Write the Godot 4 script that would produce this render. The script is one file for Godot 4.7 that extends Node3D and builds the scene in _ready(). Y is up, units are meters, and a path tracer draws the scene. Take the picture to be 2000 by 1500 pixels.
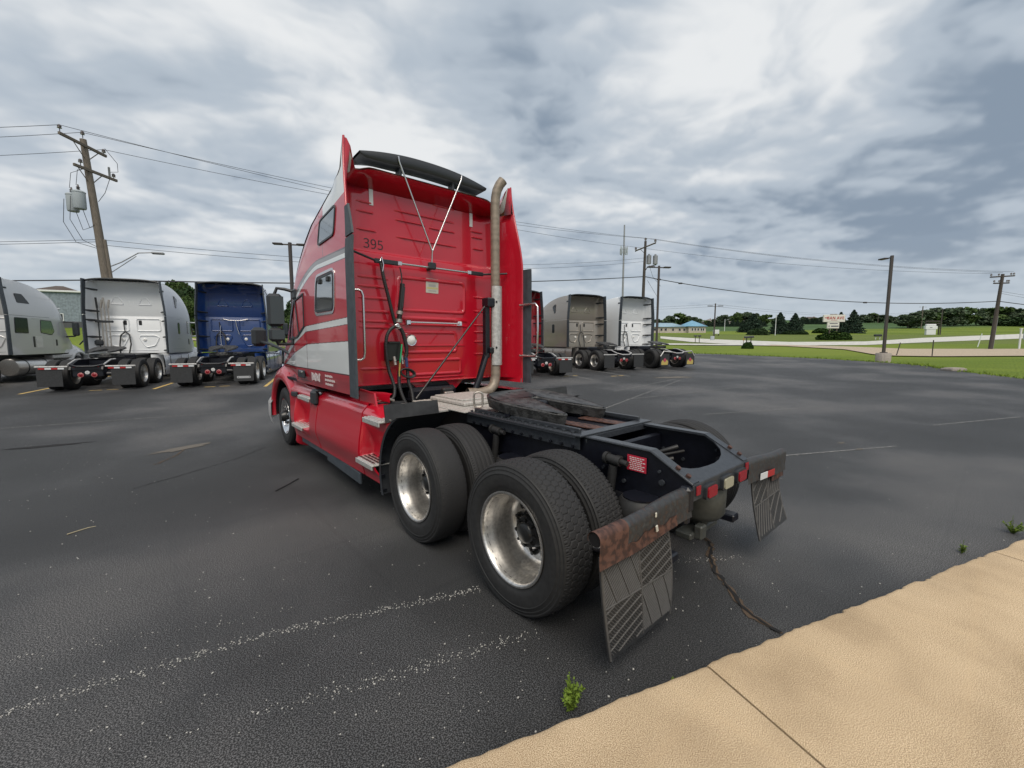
extends Node3D

# ---------------------------------------------------------------- mesh building
class MB:
	var st := SurfaceTool.new()
	var g := 0
	var n := 0
	var uvmap = null
	func _init():
		st.begin(Mesh.PRIMITIVE_TRIANGLES)
	func flat():
		g = -1
		return self
	func smooth(k := 0):
		g = k
		return self
	func vt(p: Vector3, uv: Vector2):
		st.set_smooth_group(g)
		st.set_uv(uv)
		st.add_vertex(p)
		n += 1
	func tri(a, b, c):
		var m = (b - a).cross(c - a).abs()
		for p in [a, b, c]:
			if uvmap != null:
				vt(p, uvmap.call(p))
				continue
			vt(p, Vector2(p.z, p.y) if m.x >= m.y and m.x >= m.z else Vector2(p.x, p.z) if m.y >= m.z else Vector2(p.x, p.y))
	func quad(a, b, c, d):
		tri(a, b, c)
		tri(a, c, d)
	func box(c: Vector3, s: Vector3, bev := 0.0, q := Basis()):
		# a box with chamfered edges
		var h = s * 0.5
		var keep = g
		g = -1
		if bev <= 0.0:
			var p = []
			for k in 8:
				p.append(c + q * Vector3(h.x if k & 1 else -h.x, h.y if k & 2 else -h.y, h.z if k & 4 else -h.z))
			quad(p[0], p[2], p[3], p[1]); quad(p[4], p[5], p[7], p[6]); quad(p[0], p[1], p[5], p[4])
			quad(p[2], p[6], p[7], p[3]); quad(p[0], p[4], p[6], p[2]); quad(p[1], p[3], p[7], p[5])
			g = keep
			return
		var b = minf(bev, minf(h.x, minf(h.y, h.z)) * 0.9)
		var f = func(sx, sy, sz, ax):
			var v = Vector3(sx * h.x, sy * h.y, sz * h.z)
			if ax != 0: v.x -= sx * b
			if ax != 1: v.y -= sy * b
			if ax != 2: v.z -= sz * b
			return c + q * v
		var sg = [-1.0, 1.0]
		for ax in 3:
			for s0 in sg:
				var r = []
				for t in [[-1.0, -1.0], [1.0, -1.0], [1.0, 1.0], [-1.0, 1.0]]:
					var v = [0.0, 0.0, 0.0]
					v[ax] = s0
					v[(ax + 1) % 3] = t[0]
					v[(ax + 2) % 3] = t[1]
					r.append(f.call(v[0], v[1], v[2], ax))
				if s0 > 0: quad(r[0], r[3], r[2], r[1])
				else: quad(r[0], r[1], r[2], r[3])
		for ax in 3:
			var a1 = (ax + 1) % 3
			var a2 = (ax + 2) % 3
			for s1 in sg:
				for s2 in sg:
					var lo = [0.0, 0.0, 0.0]
					lo[a1] = s1; lo[a2] = s2; lo[ax] = -1.0
					var hi = lo.duplicate()
					hi[ax] = 1.0
					var A = f.call(lo[0], lo[1], lo[2], a1)
					var B_ = f.call(hi[0], hi[1], hi[2], a1)
					var C_ = f.call(hi[0], hi[1], hi[2], a2)
					var D = f.call(lo[0], lo[1], lo[2], a2)
					if s1 * s2 > 0: quad(A, B_, C_, D)
					else: quad(D, C_, B_, A)
		for sx in sg:
			for sy in sg:
				for sz in sg:
					var a = f.call(sx, sy, sz, 0)
					var b2 = f.call(sx, sy, sz, 1)
					var c2 = f.call(sx, sy, sz, 2)
					if sx * sy * sz > 0: tri(a, c2, b2)
					else: tri(a, b2, c2)
		g = keep
	func tube(pts: Array, r, sides := 8, caps := true):
		# r: a number or one radius per point
		var rings = []
		var up = Vector3.UP
		for i in pts.size():
			var d = (pts[mini(i + 1, pts.size() - 1)] - pts[maxi(i - 1, 0)]).normalized()
			if absf(d.dot(up)) > 0.95 and i == 0: up = Vector3.RIGHT
			var x = up.cross(d).normalized()
			if x.length() < 0.1: x = Vector3.RIGHT.cross(d).normalized()
			var y = d.cross(x).normalized()
			up = y
			var rr = r[i] if r is Array else r
			var ring = []
			for k in sides:
				var a = TAU * k / sides
				ring.append(pts[i] + x * cos(a) * rr + y * sin(a) * rr)
			rings.append(ring)
		var keep = g
		if g < 0: g = 0
		for i in pts.size() - 1:
			for k in sides:
				var k2 = (k + 1) % sides
				quad(rings[i][k], rings[i][k2], rings[i + 1][k2], rings[i + 1][k])
		if caps:
			g = -1
			for e in [0, pts.size() - 1]:
				for k in range(1, sides - 1):
					if e == 0: tri(rings[e][0], rings[e][k + 1], rings[e][k])
					else: tri(rings[e][0], rings[e][k], rings[e][k + 1])
		g = keep
	func cyl(a: Vector3, b: Vector3, r, sides := 12, r2 := -1.0):
		tube([a, b], [r, r if r2 < 0 else r2], sides)
	func lathe(prof: Array, sides := 32, xf := Transform3D(), crease := 0.7):
		# profile of (radius, x) turned round the x axis
		var keep = g
		g = 100
		for i in prof.size() - 1:
			if i > 0:
				var d0 = (prof[i] - prof[i - 1]).normalized()
				var d1 = (prof[i + 1] - prof[i]).normalized()
				if d0.dot(d1) < crease: g += 1
			for k in sides:
				var a = TAU * k / sides
				var b = TAU * (k + 1) / sides
				var P = func(q, t): return xf * Vector3(q.y, q.x * cos(t), q.x * sin(t))
				quad(P.call(prof[i], a), P.call(prof[i], b), P.call(prof[i + 1], b), P.call(prof[i + 1], a))
		g = keep
	func rows(r: Array, closed := false):
		# quads between rows of points
		for i in r.size() - 1:
			var m = r[i].size()
			for k in (m if closed else m - 1):
				var k2 = (k + 1) % m
				quad(r[i][k], r[i][k2], r[i + 1][k2], r[i + 1][k])
	func prism(poly: PackedVector2Array, o: Vector3, U: Vector3, V: Vector3, N: Vector3, back := true):
		# a plate: outline in the plane of U and V, thickness N
		var keep = g
		g = -1
		var idx = Geometry2D.triangulate_polygon(poly)
		for i in range(0, idx.size(), 3):
			var p = []
			for j in 3: p.append(o + U * poly[idx[i + j]].x + V * poly[idx[i + j]].y)
			tri(p[0] + N, p[1] + N, p[2] + N)
			if back: tri(p[0], p[2], p[1])
		for i in poly.size():
			var a = poly[i]
			var b = poly[(i + 1) % poly.size()]
			var A = o + U * a.x + V * a.y
			var B_ = o + U * b.x + V * b.y
			quad(A, B_, B_ + N, A + N)
		g = keep
	func ring(outer: PackedVector2Array, inner: PackedVector2Array, o: Vector3, U: Vector3, V: Vector3, N: Vector3):
		# a flat frame between two outlines of equal point count, thickness N
		var keep = g
		g = -1
		var m = outer.size()
		for i in m:
			var j = (i + 1) % m
			var P = func(q): return o + U * q.x + V * q.y
			var a = P.call(outer[i]); var b = P.call(outer[j]); var c = P.call(inner[j]); var d = P.call(inner[i])
			quad(a + N, b + N, c + N, d + N)
			quad(a, b, b + N, a + N)
			quad(d + N, c + N, c, d)
		g = keep
	func done() -> ArrayMesh:
		st.generate_normals()
		st.index()
		return st.commit()

func v3(x, y, z) -> Vector3: return Vector3(x, y, z)
func sst(a, b, x) -> float: return smoothstep(a, b, x)

func poly(a: Array) -> PackedVector2Array:
	var p := PackedVector2Array()
	for q in a: p.append(Vector2(q[0], q[1]))
	return p

func rounded(a: Array, r: float, n := 4) -> PackedVector2Array:
	# outline with rounded corners
	var out := PackedVector2Array()
	var m = a.size()
	for i in m:
		var p = Vector2(a[i][0], a[i][1])
		var q0 = Vector2(a[(i + m - 1) % m][0], a[(i + m - 1) % m][1])
		var q1 = Vector2(a[(i + 1) % m][0], a[(i + 1) % m][1])
		var rr = minf(r, minf((p - q0).length(), (p - q1).length()) * 0.45)
		var s = p + (q0 - p).normalized() * rr
		var e = p + (q1 - p).normalized() * rr
		for k in n + 1:
			var t = float(k) / n
			out.append(s.lerp(p, t).lerp(p.lerp(e, t), t))
	return out

func inset(p: PackedVector2Array, k: float) -> PackedVector2Array:
	# outline moved inwards by k, same point count
	var out := PackedVector2Array()
	var m = p.size()
	var area = 0.0
	for i in m: area += p[i].cross(p[(i + 1) % m])
	var sg = 1.0 if area > 0 else -1.0
	for i in m:
		var d = (p[(i + 1) % m] - p[(i + m - 1) % m]).normalized()
		out.append(p[i] + Vector2(-d.y, d.x) * sg * k)
	return out

func rect(x0, y0, x1, y1) -> Array: return [[x0, y0], [x1, y0], [x1, y1], [x0, y1]]

# ---------------------------------------------------------------- scene tree
var used := {}
func numbered(called: String) -> String:
	var k = used.get(called, 0)
	used[called] = k + 1
	return called if k == 0 else "%s_%03d" % [called, k]

func thing(called, label, category, at := Vector3.ZERO, turn := 0.0, group := "") -> Node3D:
	var o := Node3D.new()
	o.name = numbered(called)
	add_child(o)
	o.position = at
	o.rotation.y = turn
	return tag(o, label, category, group)

func tag(o, label, category := "", group := "", kind := ""):
	if label: o.set_meta("label", label)
	if category: o.set_meta("category", category)
	if group: o.set_meta("group", group)
	if kind: o.set_meta("kind", kind)
	return o

func obj(called: String, b, m: Material, parent: Node = null, at := Transform3D()) -> MeshInstance3D:
	var o := MeshInstance3D.new()
	o.mesh = b.done() if b is MB else b
	o.material_override = m
	o.transform = at
	if parent == null:
		o.name = numbered(called)
		add_child(o)
	else:
		o.name = called
		parent.add_child(o, true)
	return o

func struct(called: String, b, m: Material, parent: Node = null) -> MeshInstance3D:
	var o = obj(called, b, m, parent)
	if parent == null: o.set_meta("kind", "structure")
	return o

func group_node(called: String, parent: Node, at := Transform3D()) -> Node3D:
	var o := Node3D.new()
	o.name = called
	o.transform = at
	parent.add_child(o, true)
	return o

func dup(o: Node3D, label := "", group := "") -> Node3D:
	var r = o.duplicate()
	r.name = numbered(String(o.name).trim_suffix("_001"))
	add_child(r)
	if label: r.set_meta("label", label)
	if group: r.set_meta("group", group)
	return r

# ---------------------------------------------------------------- materials
var M := {}
func lin(r, g_, b) -> Color: return Color(r, g_, b).linear_to_srgb()

func noise(freq, kind := FastNoiseLite.TYPE_SIMPLEX_SMOOTH, oct := 4, sd := 1) -> FastNoiseLite:
	var f := FastNoiseLite.new()
	f.seed = sd
	f.noise_type = kind
	f.frequency = freq
	f.fractal_octaves = oct
	f.fractal_type = FastNoiseLite.FRACTAL_FBM if oct > 1 else FastNoiseLite.FRACTAL_NONE
	return f

func ntex(f: FastNoiseLite, size: int, stops := [], bump := 0.0) -> NoiseTexture2D:
	var t := NoiseTexture2D.new()
	t.width = size
	t.height = size
	t.seamless = true
	t.noise = f
	if bump > 0:
		t.as_normal_map = true
		t.bump_strength = bump
	if stops:
		var gr := Gradient.new()
		gr.offsets = PackedFloat32Array(stops.map(func(s): return s[0]))
		gr.colors = PackedColorArray(stops.map(func(s): return s[1]))
		t.color_ramp = gr
	return t

func grey(v, a := 1.0) -> Color: return Color(v, v, v, a)

func mat(key: String, c: Color, rough := 0.5, metal := 0.0, spec := 0.5) -> StandardMaterial3D:
	if M.has(key): return M[key]
	var m := StandardMaterial3D.new()
	m.resource_name = key
	m.albedo_color = c
	m.roughness = rough
	m.metallic = metal
	m.metallic_specular = spec
	M[key] = m
	return m

func tri(m: StandardMaterial3D, t: Texture2D, scale: float, height: Texture2D = null, hs := 1.0, world := false):
	# colour texture (and relief, in centimetres) laid on from three sides
	m.uv1_triplanar = true
	m.uv1_world_triplanar = world
	m.uv1_scale = Vector3.ONE * scale
	if t: m.albedo_texture = t
	if height:
		m.heightmap_enabled = true
		m.heightmap_texture = height
		m.heightmap_scale = hs
	return m

# ---------------------------------------------------------------- the lie of the land
const EYE := Vector3(-2.9648, 1.7838, 2.0188)
const AHEAD := Vector2(0.65562, -0.75509)
const ASIDE := Vector2(0.75509, 0.65562)
func soft(x: float) -> float:
	return 0.0 if x < -2.0 else ((x + 2.0) * (x + 2.0) / 8.0 if x < 2.0 else x)
func ground_ds(d: float, s: float) -> float:
	# the ground rises gently away from the yard, more on the left, to a field on a hill
	var dd := minf(d, 520.0)
	var h := 0.025 * soft(dd - 7.5)
	if dd > 90.0:
		h += 0.0001 * (dd - 90.0) * (dd - 90.0) if dd < 400.0 else 9.61 + 0.062 * (dd - 400.0) * (1.0 - (dd - 400.0) / 480.0)
	if d > 1.0: h += 2.7 * sst(35.0, 75.0, d) * sst(-0.55, -0.85, s / d)
	return h
func to_ds(x: float, z: float) -> Vector2:
	var q := Vector2(x - EYE.x, z - EYE.z)
	return Vector2(q.dot(AHEAD), q.dot(ASIDE))
func from_ds(d: float, s: float) -> Vector2:
	return Vector2(EYE.x, EYE.z) + AHEAD * d + ASIDE * s
func ground(x: float, z: float) -> float:
	var q := to_ds(x, z)
	return ground_ds(q.x, q.y)
func on_ground(x: float, z: float, up := 0.0) -> Vector3:
	return Vector3(x, ground(x, z) + up, z)

var T := {}
func make_materials():
	# shared computed textures
	T.grime = ntex(noise(0.012, FastNoiseLite.TYPE_SIMPLEX_SMOOTH, 6, 3), 512, [[0.0, grey(0.80)], [0.45, grey(0.93)], [0.7, grey(1.0)], [1.0, grey(1.0)]])
	T.fine = ntex(noise(0.09, FastNoiseLite.TYPE_SIMPLEX, 4, 5), 512, [[0.0, grey(0.6)], [1.0, grey(1.0)]])
	T.bump = ntex(noise(0.06, FastNoiseLite.TYPE_SIMPLEX, 4, 6), 512)
	T.cells = ntex(noise(0.05, FastNoiseLite.TYPE_CELLULAR, 2, 8), 512)
	# paint
	var p
	p = mat("red_paint", lin(0.46, 0.004, 0.020), 0.34)
	p.clearcoat_enabled = true; p.clearcoat = 0.9; p.clearcoat_roughness = 0.04
	p = mat("white_paint", lin(0.66, 0.68, 0.70), 0.38)
	p.clearcoat_enabled = true; p.clearcoat = 0.8; p.clearcoat_roughness = 0.05
	p = mat("white_body", lin(0.74, 0.76, 0.78), 0.42)
	p.clearcoat_enabled = true; p.clearcoat = 0.25; p.clearcoat_roughness = 0.2
	p = mat("blue_paint", lin(0.006, 0.034, 0.15), 0.32)
	p.clearcoat_enabled = true; p.clearcoat = 1.0; p.clearcoat_roughness = 0.03
	p = mat("tan_paint", lin(0.30, 0.27, 0.235), 0.36, 0.35)
	p.clearcoat_enabled = true; p.clearcoat = 0.8; p.clearcoat_roughness = 0.05
	p = mat("silver_paint", lin(0.50, 0.50, 0.50), 0.36, 0.3)
	p.clearcoat_enabled = true; p.clearcoat = 0.8; p.clearcoat_roughness = 0.05
	p = mat("deep_red_paint", lin(0.25, 0.004, 0.012), 0.35)
	p.clearcoat_enabled = true; p.clearcoat = 1.0; p.clearcoat_roughness = 0.04
	# metals
	tri(mat("frame_black", lin(0.0065, 0.0075, 0.013), 0.36), T.grime, 2.0)
	tri(mat("rail_worn", lin(0.052, 0.058, 0.068), 0.34, 0.25), T.grime, 4.0)
	tri(mat("alu", lin(0.72, 0.70, 0.67), 0.36, 1.0), T.grime, 5.0)
	tri(mat("alu_step", lin(0.74, 0.73, 0.70), 0.42, 0.7), T.grime, 5.0)
	tri(mat("alu_dirty", lin(0.50, 0.46, 0.42), 0.45, 0.8), T.grime, 5.0)
	tri(mat("deck_metal", lin(0.50, 0.48, 0.45), 0.6, 0.15), T.grime, 4.0)
	mat("chrome", lin(0.75, 0.75, 0.76), 0.14, 1.0)
	mat("steel_bar", lin(0.62, 0.60, 0.60), 0.25, 1.0)
	tri(mat("stack_pipe", lin(0.30, 0.25, 0.20), 0.5, 0.3), T.grime, 1.6)
	tri(mat("guard_metal", lin(0.60, 0.59, 0.58), 0.5, 0.55), T.grime, 2.5)
	tri(mat("rust", lin(0.105, 0.062, 0.050), 0.65), ntex(noise(0.012, FastNoiseLite.TYPE_SIMPLEX, 6, 12), 512, [[0.0, Color(0.50, 0.50, 0.54)], [0.36, Color(0.66, 0.56, 0.54)], [0.5, Color(0.88, 0.78, 0.74)], [0.75, Color(1.0, 0.88, 0.82)], [1.0, Color(0.92, 0.95, 1.0)]]), 2.5, T.bump, 0.05)
	tri(mat("hanger_paint", lin(0.055, 0.058, 0.062), 0.5), ntex(noise(0.014, FastNoiseLite.TYPE_SIMPLEX, 6, 14), 512, [[0.0, Color(1.0, 0.80, 0.72)], [0.30, Color(0.85, 0.70, 0.64)], [0.42, Color(0.66, 0.66, 0.68)], [0.7, Color(0.8, 0.8, 0.8)], [1.0, Color(1, 1, 1)]]), 2.2, T.bump, 0.05)
	# rubber and plastic
	tri(mat("rubber", lin(0.022, 0.022, 0.0225), 0.6, 0.0, 0.45), T.grime, 3.0, T.bump, 0.02)
	tri(mat("tread_rubber", lin(0.040, 0.040, 0.042), 0.7, 0.0, 0.4), T.fine, 4.0, T.bump, 0.08)
	tri(mat("tread_edge", lin(0.16, 0.155, 0.15), 0.85, 0.0, 0.3), T.fine, 6.0)
	tri(mat("groove_rubber", lin(0.014, 0.014, 0.015), 0.85, 0.0, 0.2), null, 1.0)
	tri(mat("flap_rubber", lin(0.030, 0.031, 0.033), 0.55), T.grime, 2.0)
	tri(mat("flap_ridge", lin(0.085, 0.082, 0.080), 0.6), T.grime, 4.0)
	mat("black_plastic", lin(0.022, 0.025, 0.030), 0.45)
	tri(mat("trim_rubber", lin(0.050, 0.062, 0.075), 0.62), T.grime, 1.0)
	mat("hose", lin(0.020, 0.020, 0.021), 0.5)
	mat("cable_green", lin(0.02, 0.33, 0.13), 0.4)
	mat("cable_yellow", lin(0.45, 0.36, 0.10), 0.5)
	mat("cable_blue", lin(0.03, 0.05, 0.14), 0.4)
	mat("grease", lin(0.014, 0.014, 0.014), 0.3)
	tri(mat("fifth_plate", lin(0.075, 0.075, 0.076), 0.5, 0.2), ntex(noise(0.011, FastNoiseLite.TYPE_SIMPLEX, 6, 21), 512, [[0.0, grey(0.5)], [0.42, grey(0.65)], [0.55, grey(0.95)], [1.0, grey(1.0)]]), 1.3, T.bump, 0.5)
	mat("dark_glass", lin(0.020, 0.026, 0.032), 0.06)
	p = mat("side_glass", lin(0.34, 0.36, 0.37), 0.04, 0.85)
	p = mat("mirror_glass", lin(0.055, 0.065, 0.068), 0.08, 0.3)
	p = mat("screen_glass", lin(0.30, 0.36, 0.36), 0.06, 0.8)
	mat("red_lens", lin(0.26, 0.010, 0.018), 0.22)
	mat("pink_lens", lin(0.42, 0.12, 0.12), 0.3)
	mat("clear_lens", lin(0.36, 0.34, 0.25), 0.18)
	mat("lamp_white", lin(0.72, 0.72, 0.70), 0.2)
	mat("reflect_white", lin(0.62, 0.63, 0.65), 0.45)
	mat("reflect_red", lin(0.38, 0.02, 0.02), 0.45)
	mat("sticker_red", lin(0.42, 0.02, 0.045), 0.45)
	mat("print_white", lin(0.62, 0.55, 0.55), 0.5)
	mat("label_grey", lin(0.50, 0.48, 0.42), 0.4)
	mat("label_yellow", lin(0.50, 0.45, 0.22), 0.4)
	mat("label_print", lin(0.36, 0.35, 0.34), 0.4)
	mat("ink_black", lin(0.030, 0.012, 0.016), 0.5)
	tri(mat("flame_yellow", lin(0.52, 0.40, 0.12), 0.5), T.grime, 3.0)
	mat("flame_pink", lin(0.40, 0.06, 0.10), 0.5)
	# the yard
	var wood = ntex(noise(0.03, FastNoiseLite.TYPE_SIMPLEX, 5, 30), 256, [[0.0, grey(0.6)], [1.0, grey(1.0)]])
	p = tri(mat("pole_wood", lin(0.24, 0.205, 0.165), 0.85), wood, 1.0)
	p.uv1_scale = Vector3(6, 0.35, 6)
	p = tri(mat("pole_wood_dark", lin(0.10, 0.085, 0.075), 0.85), wood, 1.0)
	p.uv1_scale = Vector3(6, 0.35, 6)
	mat("transformer_grey", lin(0.36, 0.40, 0.42), 0.45)
	mat("insulator", lin(0.07, 0.06, 0.06), 0.25)
	mat("wire", lin(0.03, 0.03, 0.035), 0.6)
	mat("bronze_pole", lin(0.055, 0.045, 0.042), 0.5)
	mat("galvanised", lin(0.28, 0.29, 0.30), 0.5, 0.4)
	var agg = ntex(noise(0.10, FastNoiseLite.TYPE_SIMPLEX, 5, 40), 1024, [[0.0, grey(0.22)], [0.40, grey(0.42)], [0.56, grey(0.66)], [0.68, grey(0.95)], [1.0, grey(1.0)]])
	var big = ntex(noise(0.0045, FastNoiseLite.TYPE_SIMPLEX, 7, 41), 1024, [[0.0, grey(0.50)], [0.36, grey(0.60)], [0.5, grey(0.70)], [0.66, Color(0.84, 0.83, 0.82)], [1.0, Color(1, 0.98, 0.95)]])
	p = tri(mat("asphalt", lin(0.25, 0.253, 0.265), 0.60, 0.0, 0.5), agg, 0.85, ntex(noise(0.17, FastNoiseLite.TYPE_SIMPLEX, 3, 42), 1024), 0.45, true)
	p.detail_enabled = true
	p.detail_blend_mode = BaseMaterial3D.BLEND_MODE_MUL
	p.detail_albedo = big
	p.detail_uv_layer = BaseMaterial3D.DETAIL_UV_2
	p.uv2_triplanar = true
	p.uv2_world_triplanar = true
	p.uv2_scale = Vector3.ONE * 0.043
	tri(mat("old_paint", lin(0.48, 0.47, 0.44), 0.8), T.grime, 1.0)
	tri(mat("yellow_line", lin(0.58, 0.40, 0.13), 0.75), T.grime, 2.0, null, 1.0, true)
	tri(mat("white_line", lin(0.26, 0.26, 0.255), 0.8), ntex(noise(0.03, FastNoiseLite.TYPE_SIMPLEX, 5, 44), 512, [[0.0, grey(0.45)], [0.5, grey(0.75)], [1.0, grey(1.0)]]), 0.8, null, 1.0, true)
	tri(mat("crack_dark", lin(0.008, 0.008, 0.009), 0.95), null, 1.0)
	tri(mat("crack_soil", lin(0.13, 0.09, 0.06), 0.95), T.fine, 3.0, null, 1.0, true)
	tri(mat("patch_worn", lin(0.20, 0.18, 0.155), 0.9), T.fine, 1.5, T.bump, 0.6, true)
	var conc = ntex(noise(0.12, FastNoiseLite.TYPE_SIMPLEX, 4, 46), 1024, [[0.0, Color(0.50, 0.43, 0.36)], [0.33, Color(0.74, 0.67, 0.58)], [0.5, Color(0.90, 0.84, 0.75)], [0.68, Color(1.0, 0.95, 0.86)], [1.0, Color(1, 1, 0.97)]])
	p = tri(mat("concrete", lin(0.74, 0.655, 0.545), 0.85, 0.0, 0.3), conc, 1.25, null, 0.1, true)
	p.detail_enabled = true
	p.detail_blend_mode = BaseMaterial3D.BLEND_MODE_MUL
	p.detail_albedo = ntex(noise(0.008, FastNoiseLite.TYPE_SIMPLEX, 6, 48), 512, [[0.0, Color(0.86, 0.85, 0.84)], [0.5, Color(0.95, 0.945, 0.94)], [1.0, Color(1, 1, 1)]])
	p.detail_uv_layer = BaseMaterial3D.DETAIL_UV_2
	p.uv2_triplanar = true
	p.uv2_world_triplanar = true
	p.uv2_scale = Vector3.ONE * 0.3
	tri(mat("base_concrete", lin(0.34, 0.30, 0.27), 0.9), T.grime, 1.2, T.bump, 0.3)
	# land
	p = tri(mat("land", Color.WHITE, 0.95, 0.0, 0.2), ntex(noise(0.05, FastNoiseLite.TYPE_SIMPLEX, 5, 50), 512, [[0.0, grey(0.62)], [0.5, grey(0.85)], [1.0, Color(1, 1, 0.92)]]), 0.25, null, 1.0, true)
	p.vertex_color_use_as_albedo = true
	tri(mat("road_pale", lin(0.58, 0.57, 0.53), 0.9), T.grime, 0.15, null, 1.0, true)
	tri(mat("gravel", lin(0.64, 0.52, 0.38), 0.95), T.fine, 0.3, null, 1.0, true)
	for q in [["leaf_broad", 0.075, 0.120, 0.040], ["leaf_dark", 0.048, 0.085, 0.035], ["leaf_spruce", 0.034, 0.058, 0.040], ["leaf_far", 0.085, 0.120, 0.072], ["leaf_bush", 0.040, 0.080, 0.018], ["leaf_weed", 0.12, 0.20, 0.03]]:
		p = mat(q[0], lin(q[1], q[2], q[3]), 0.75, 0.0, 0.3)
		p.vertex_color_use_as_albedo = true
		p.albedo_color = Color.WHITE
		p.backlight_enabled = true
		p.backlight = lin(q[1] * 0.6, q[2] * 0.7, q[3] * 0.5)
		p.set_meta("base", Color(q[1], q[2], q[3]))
	mat("bark", lin(0.10, 0.08, 0.065), 0.9)
	tri(mat("siding_blue", lin(0.235, 0.285, 0.325), 0.7), T.grime, 0.3)
	mat("siding_dark", lin(0.07, 0.075, 0.08), 0.7)
	tri(mat("roof_brown", lin(0.14, 0.11, 0.095), 0.9), T.fine, 1.0)
	tri(mat("wall_cream", lin(0.52, 0.46, 0.41), 0.8), T.grime, 0.3)
	tri(mat("roof_blue", lin(0.17, 0.36, 0.50), 0.5), T.grime, 0.2)
	tri(mat("roof_blue_pale", lin(0.28, 0.41, 0.50), 0.5), T.grime, 0.2)
	tri(mat("roof_grey", lin(0.24, 0.22, 0.21), 0.9), T.grime, 0.2)
	tri(mat("brick_tan", lin(0.33, 0.235, 0.175), 0.9), T.grime, 0.6)
	mat("window_dark", lin(0.03, 0.035, 0.04), 0.1)
	mat("window_white", lin(0.66, 0.68, 0.68), 0.5)
	mat("sign_white", lin(0.62, 0.60, 0.55), 0.5)
	mat("sign_red", lin(0.34, 0.03, 0.025), 0.5)
	mat("sign_ink", lin(0.06, 0.07, 0.10), 0.5)
	mat("straw", lin(0.45, 0.40, 0.26), 0.8)
	mat("orange_tag", lin(0.55, 0.20, 0.04), 0.6)

func make_sky() -> PanoramaSkyMaterial:
	# layered cloud deck seen from below, computed for every direction
	var W := 2048
	var H := 1024
	var px := PackedFloat32Array()
	px.resize(W * H * 3)
	var n1 := noise(1.0, FastNoiseLite.TYPE_SIMPLEX_SMOOTH, 6, 61)
	var n2 := noise(1.0, FastNoiseLite.TYPE_SIMPLEX_SMOOTH, 5, 62)
	var n3 := noise(1.0, FastNoiseLite.TYPE_SIMPLEX_SMOOTH, 4, 63)
	# broad bright and dark parts of the deck: direction, reach, strength
	var spots = [[v3(0.81, 0.496, -0.314), 0.20, 0.30], [v3(0.87, 0.465, -0.167), 0.12, 0.20], [v3(0.664, 0.512, -0.546), 0.20, -0.20], [v3(0.411, 0.553, -0.725), 0.26, -0.17],
		[v3(0.391, 0.425, -0.817), 0.20, 0.27], [v3(0.287, 0.44, -0.851), 0.16, 0.14], [v3(0.043, 0.47, -0.882), 0.35, 0.10], [v3(0.227, 0.351, -0.908), 0.12, -0.20], [v3(0.004, 0.332, -0.943), 0.20, -0.15],
		[v3(0.968, 0.235, -0.10), 0.27, -0.30], [v3(0.947, 0.079, -0.312), 0.13, 0.05], [v3(0.766, 0.168, -0.62), 0.13, -0.16], [v3(0.93, 0.408, 0.05), 0.25, -0.17], [v3(0.829, 0.30, -0.444), 0.20, 0.10], [v3(0.901, 0.175, -0.397), 0.14, -0.18], [v3(-0.011, 0.128, -0.992), 0.30, 0.06]]
	var dark := Color(0.25, 0.315, 0.40)
	var mid := Color(0.47, 0.535, 0.61)
	var lightc := Color(0.82, 0.84, 0.855)
	for y in H:
		var el = PI * (0.5 - (y + 0.5) / H)
		var sy = sin(el)
		var cy = cos(el)
		for x in W:
			var c := Color(0.46, 0.49, 0.52)
			if el > -0.03:
				var a = TAU * (x + 0.5) / W
				var d = Vector3(sin(a) * cy, sy, -cos(a) * cy)
				var k = 1.0 / (maxf(sy, 0.0) + 0.10)
				var p = Vector2(d.x, d.z) * k
				# streets of cloud run from ahead left to right
				var q = Vector2(p.x * 0.93 + p.y * 0.36, -p.x * 0.36 + p.y * 0.93)
				var w1 = n2.get_noise_2d(q.x * 0.7 + 7.0, q.y * 0.9)
				var b = n1.get_noise_2d(q.x * 1.25 + w1 * 0.5, q.y * 1.7 + w1 * 0.4)
				var f = n3.get_noise_2d(q.x * 5.0 + w1, q.y * 6.5 - b)
				var t = 0.60 + b * 0.50 + f * 0.17
				for s in spots:
					var e = (d - s[0]).length_squared() / (s[1] * s[1])
					if e < 6.0: t += s[2] * exp(-e) * 1.25
				var low = smoothstep(0.20, 0.02, sy)
				t = lerpf(t, 0.50 + (t - 0.5) * 0.45, low)
				t = clampf(t, 0.0, 1.15)
				c = dark.lerp(mid, smoothstep(0.05, 0.48, t)) if t < 0.48 else mid.lerp(lightc, smoothstep(0.44, 1.05, t))
				c = c.lerp(Color(0.56, 0.63, 0.68), low * 0.45)
			var i = (y * W + x) * 3
			px[i] = c.r
			px[i + 1] = c.g
			px[i + 2] = c.b
	var img := Image.create_from_data(W, H, false, Image.FORMAT_RGBF, px.to_byte_array())
	var m := PanoramaSkyMaterial.new()
	m.panorama = ImageTexture.create_from_image(img)
	return m

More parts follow.
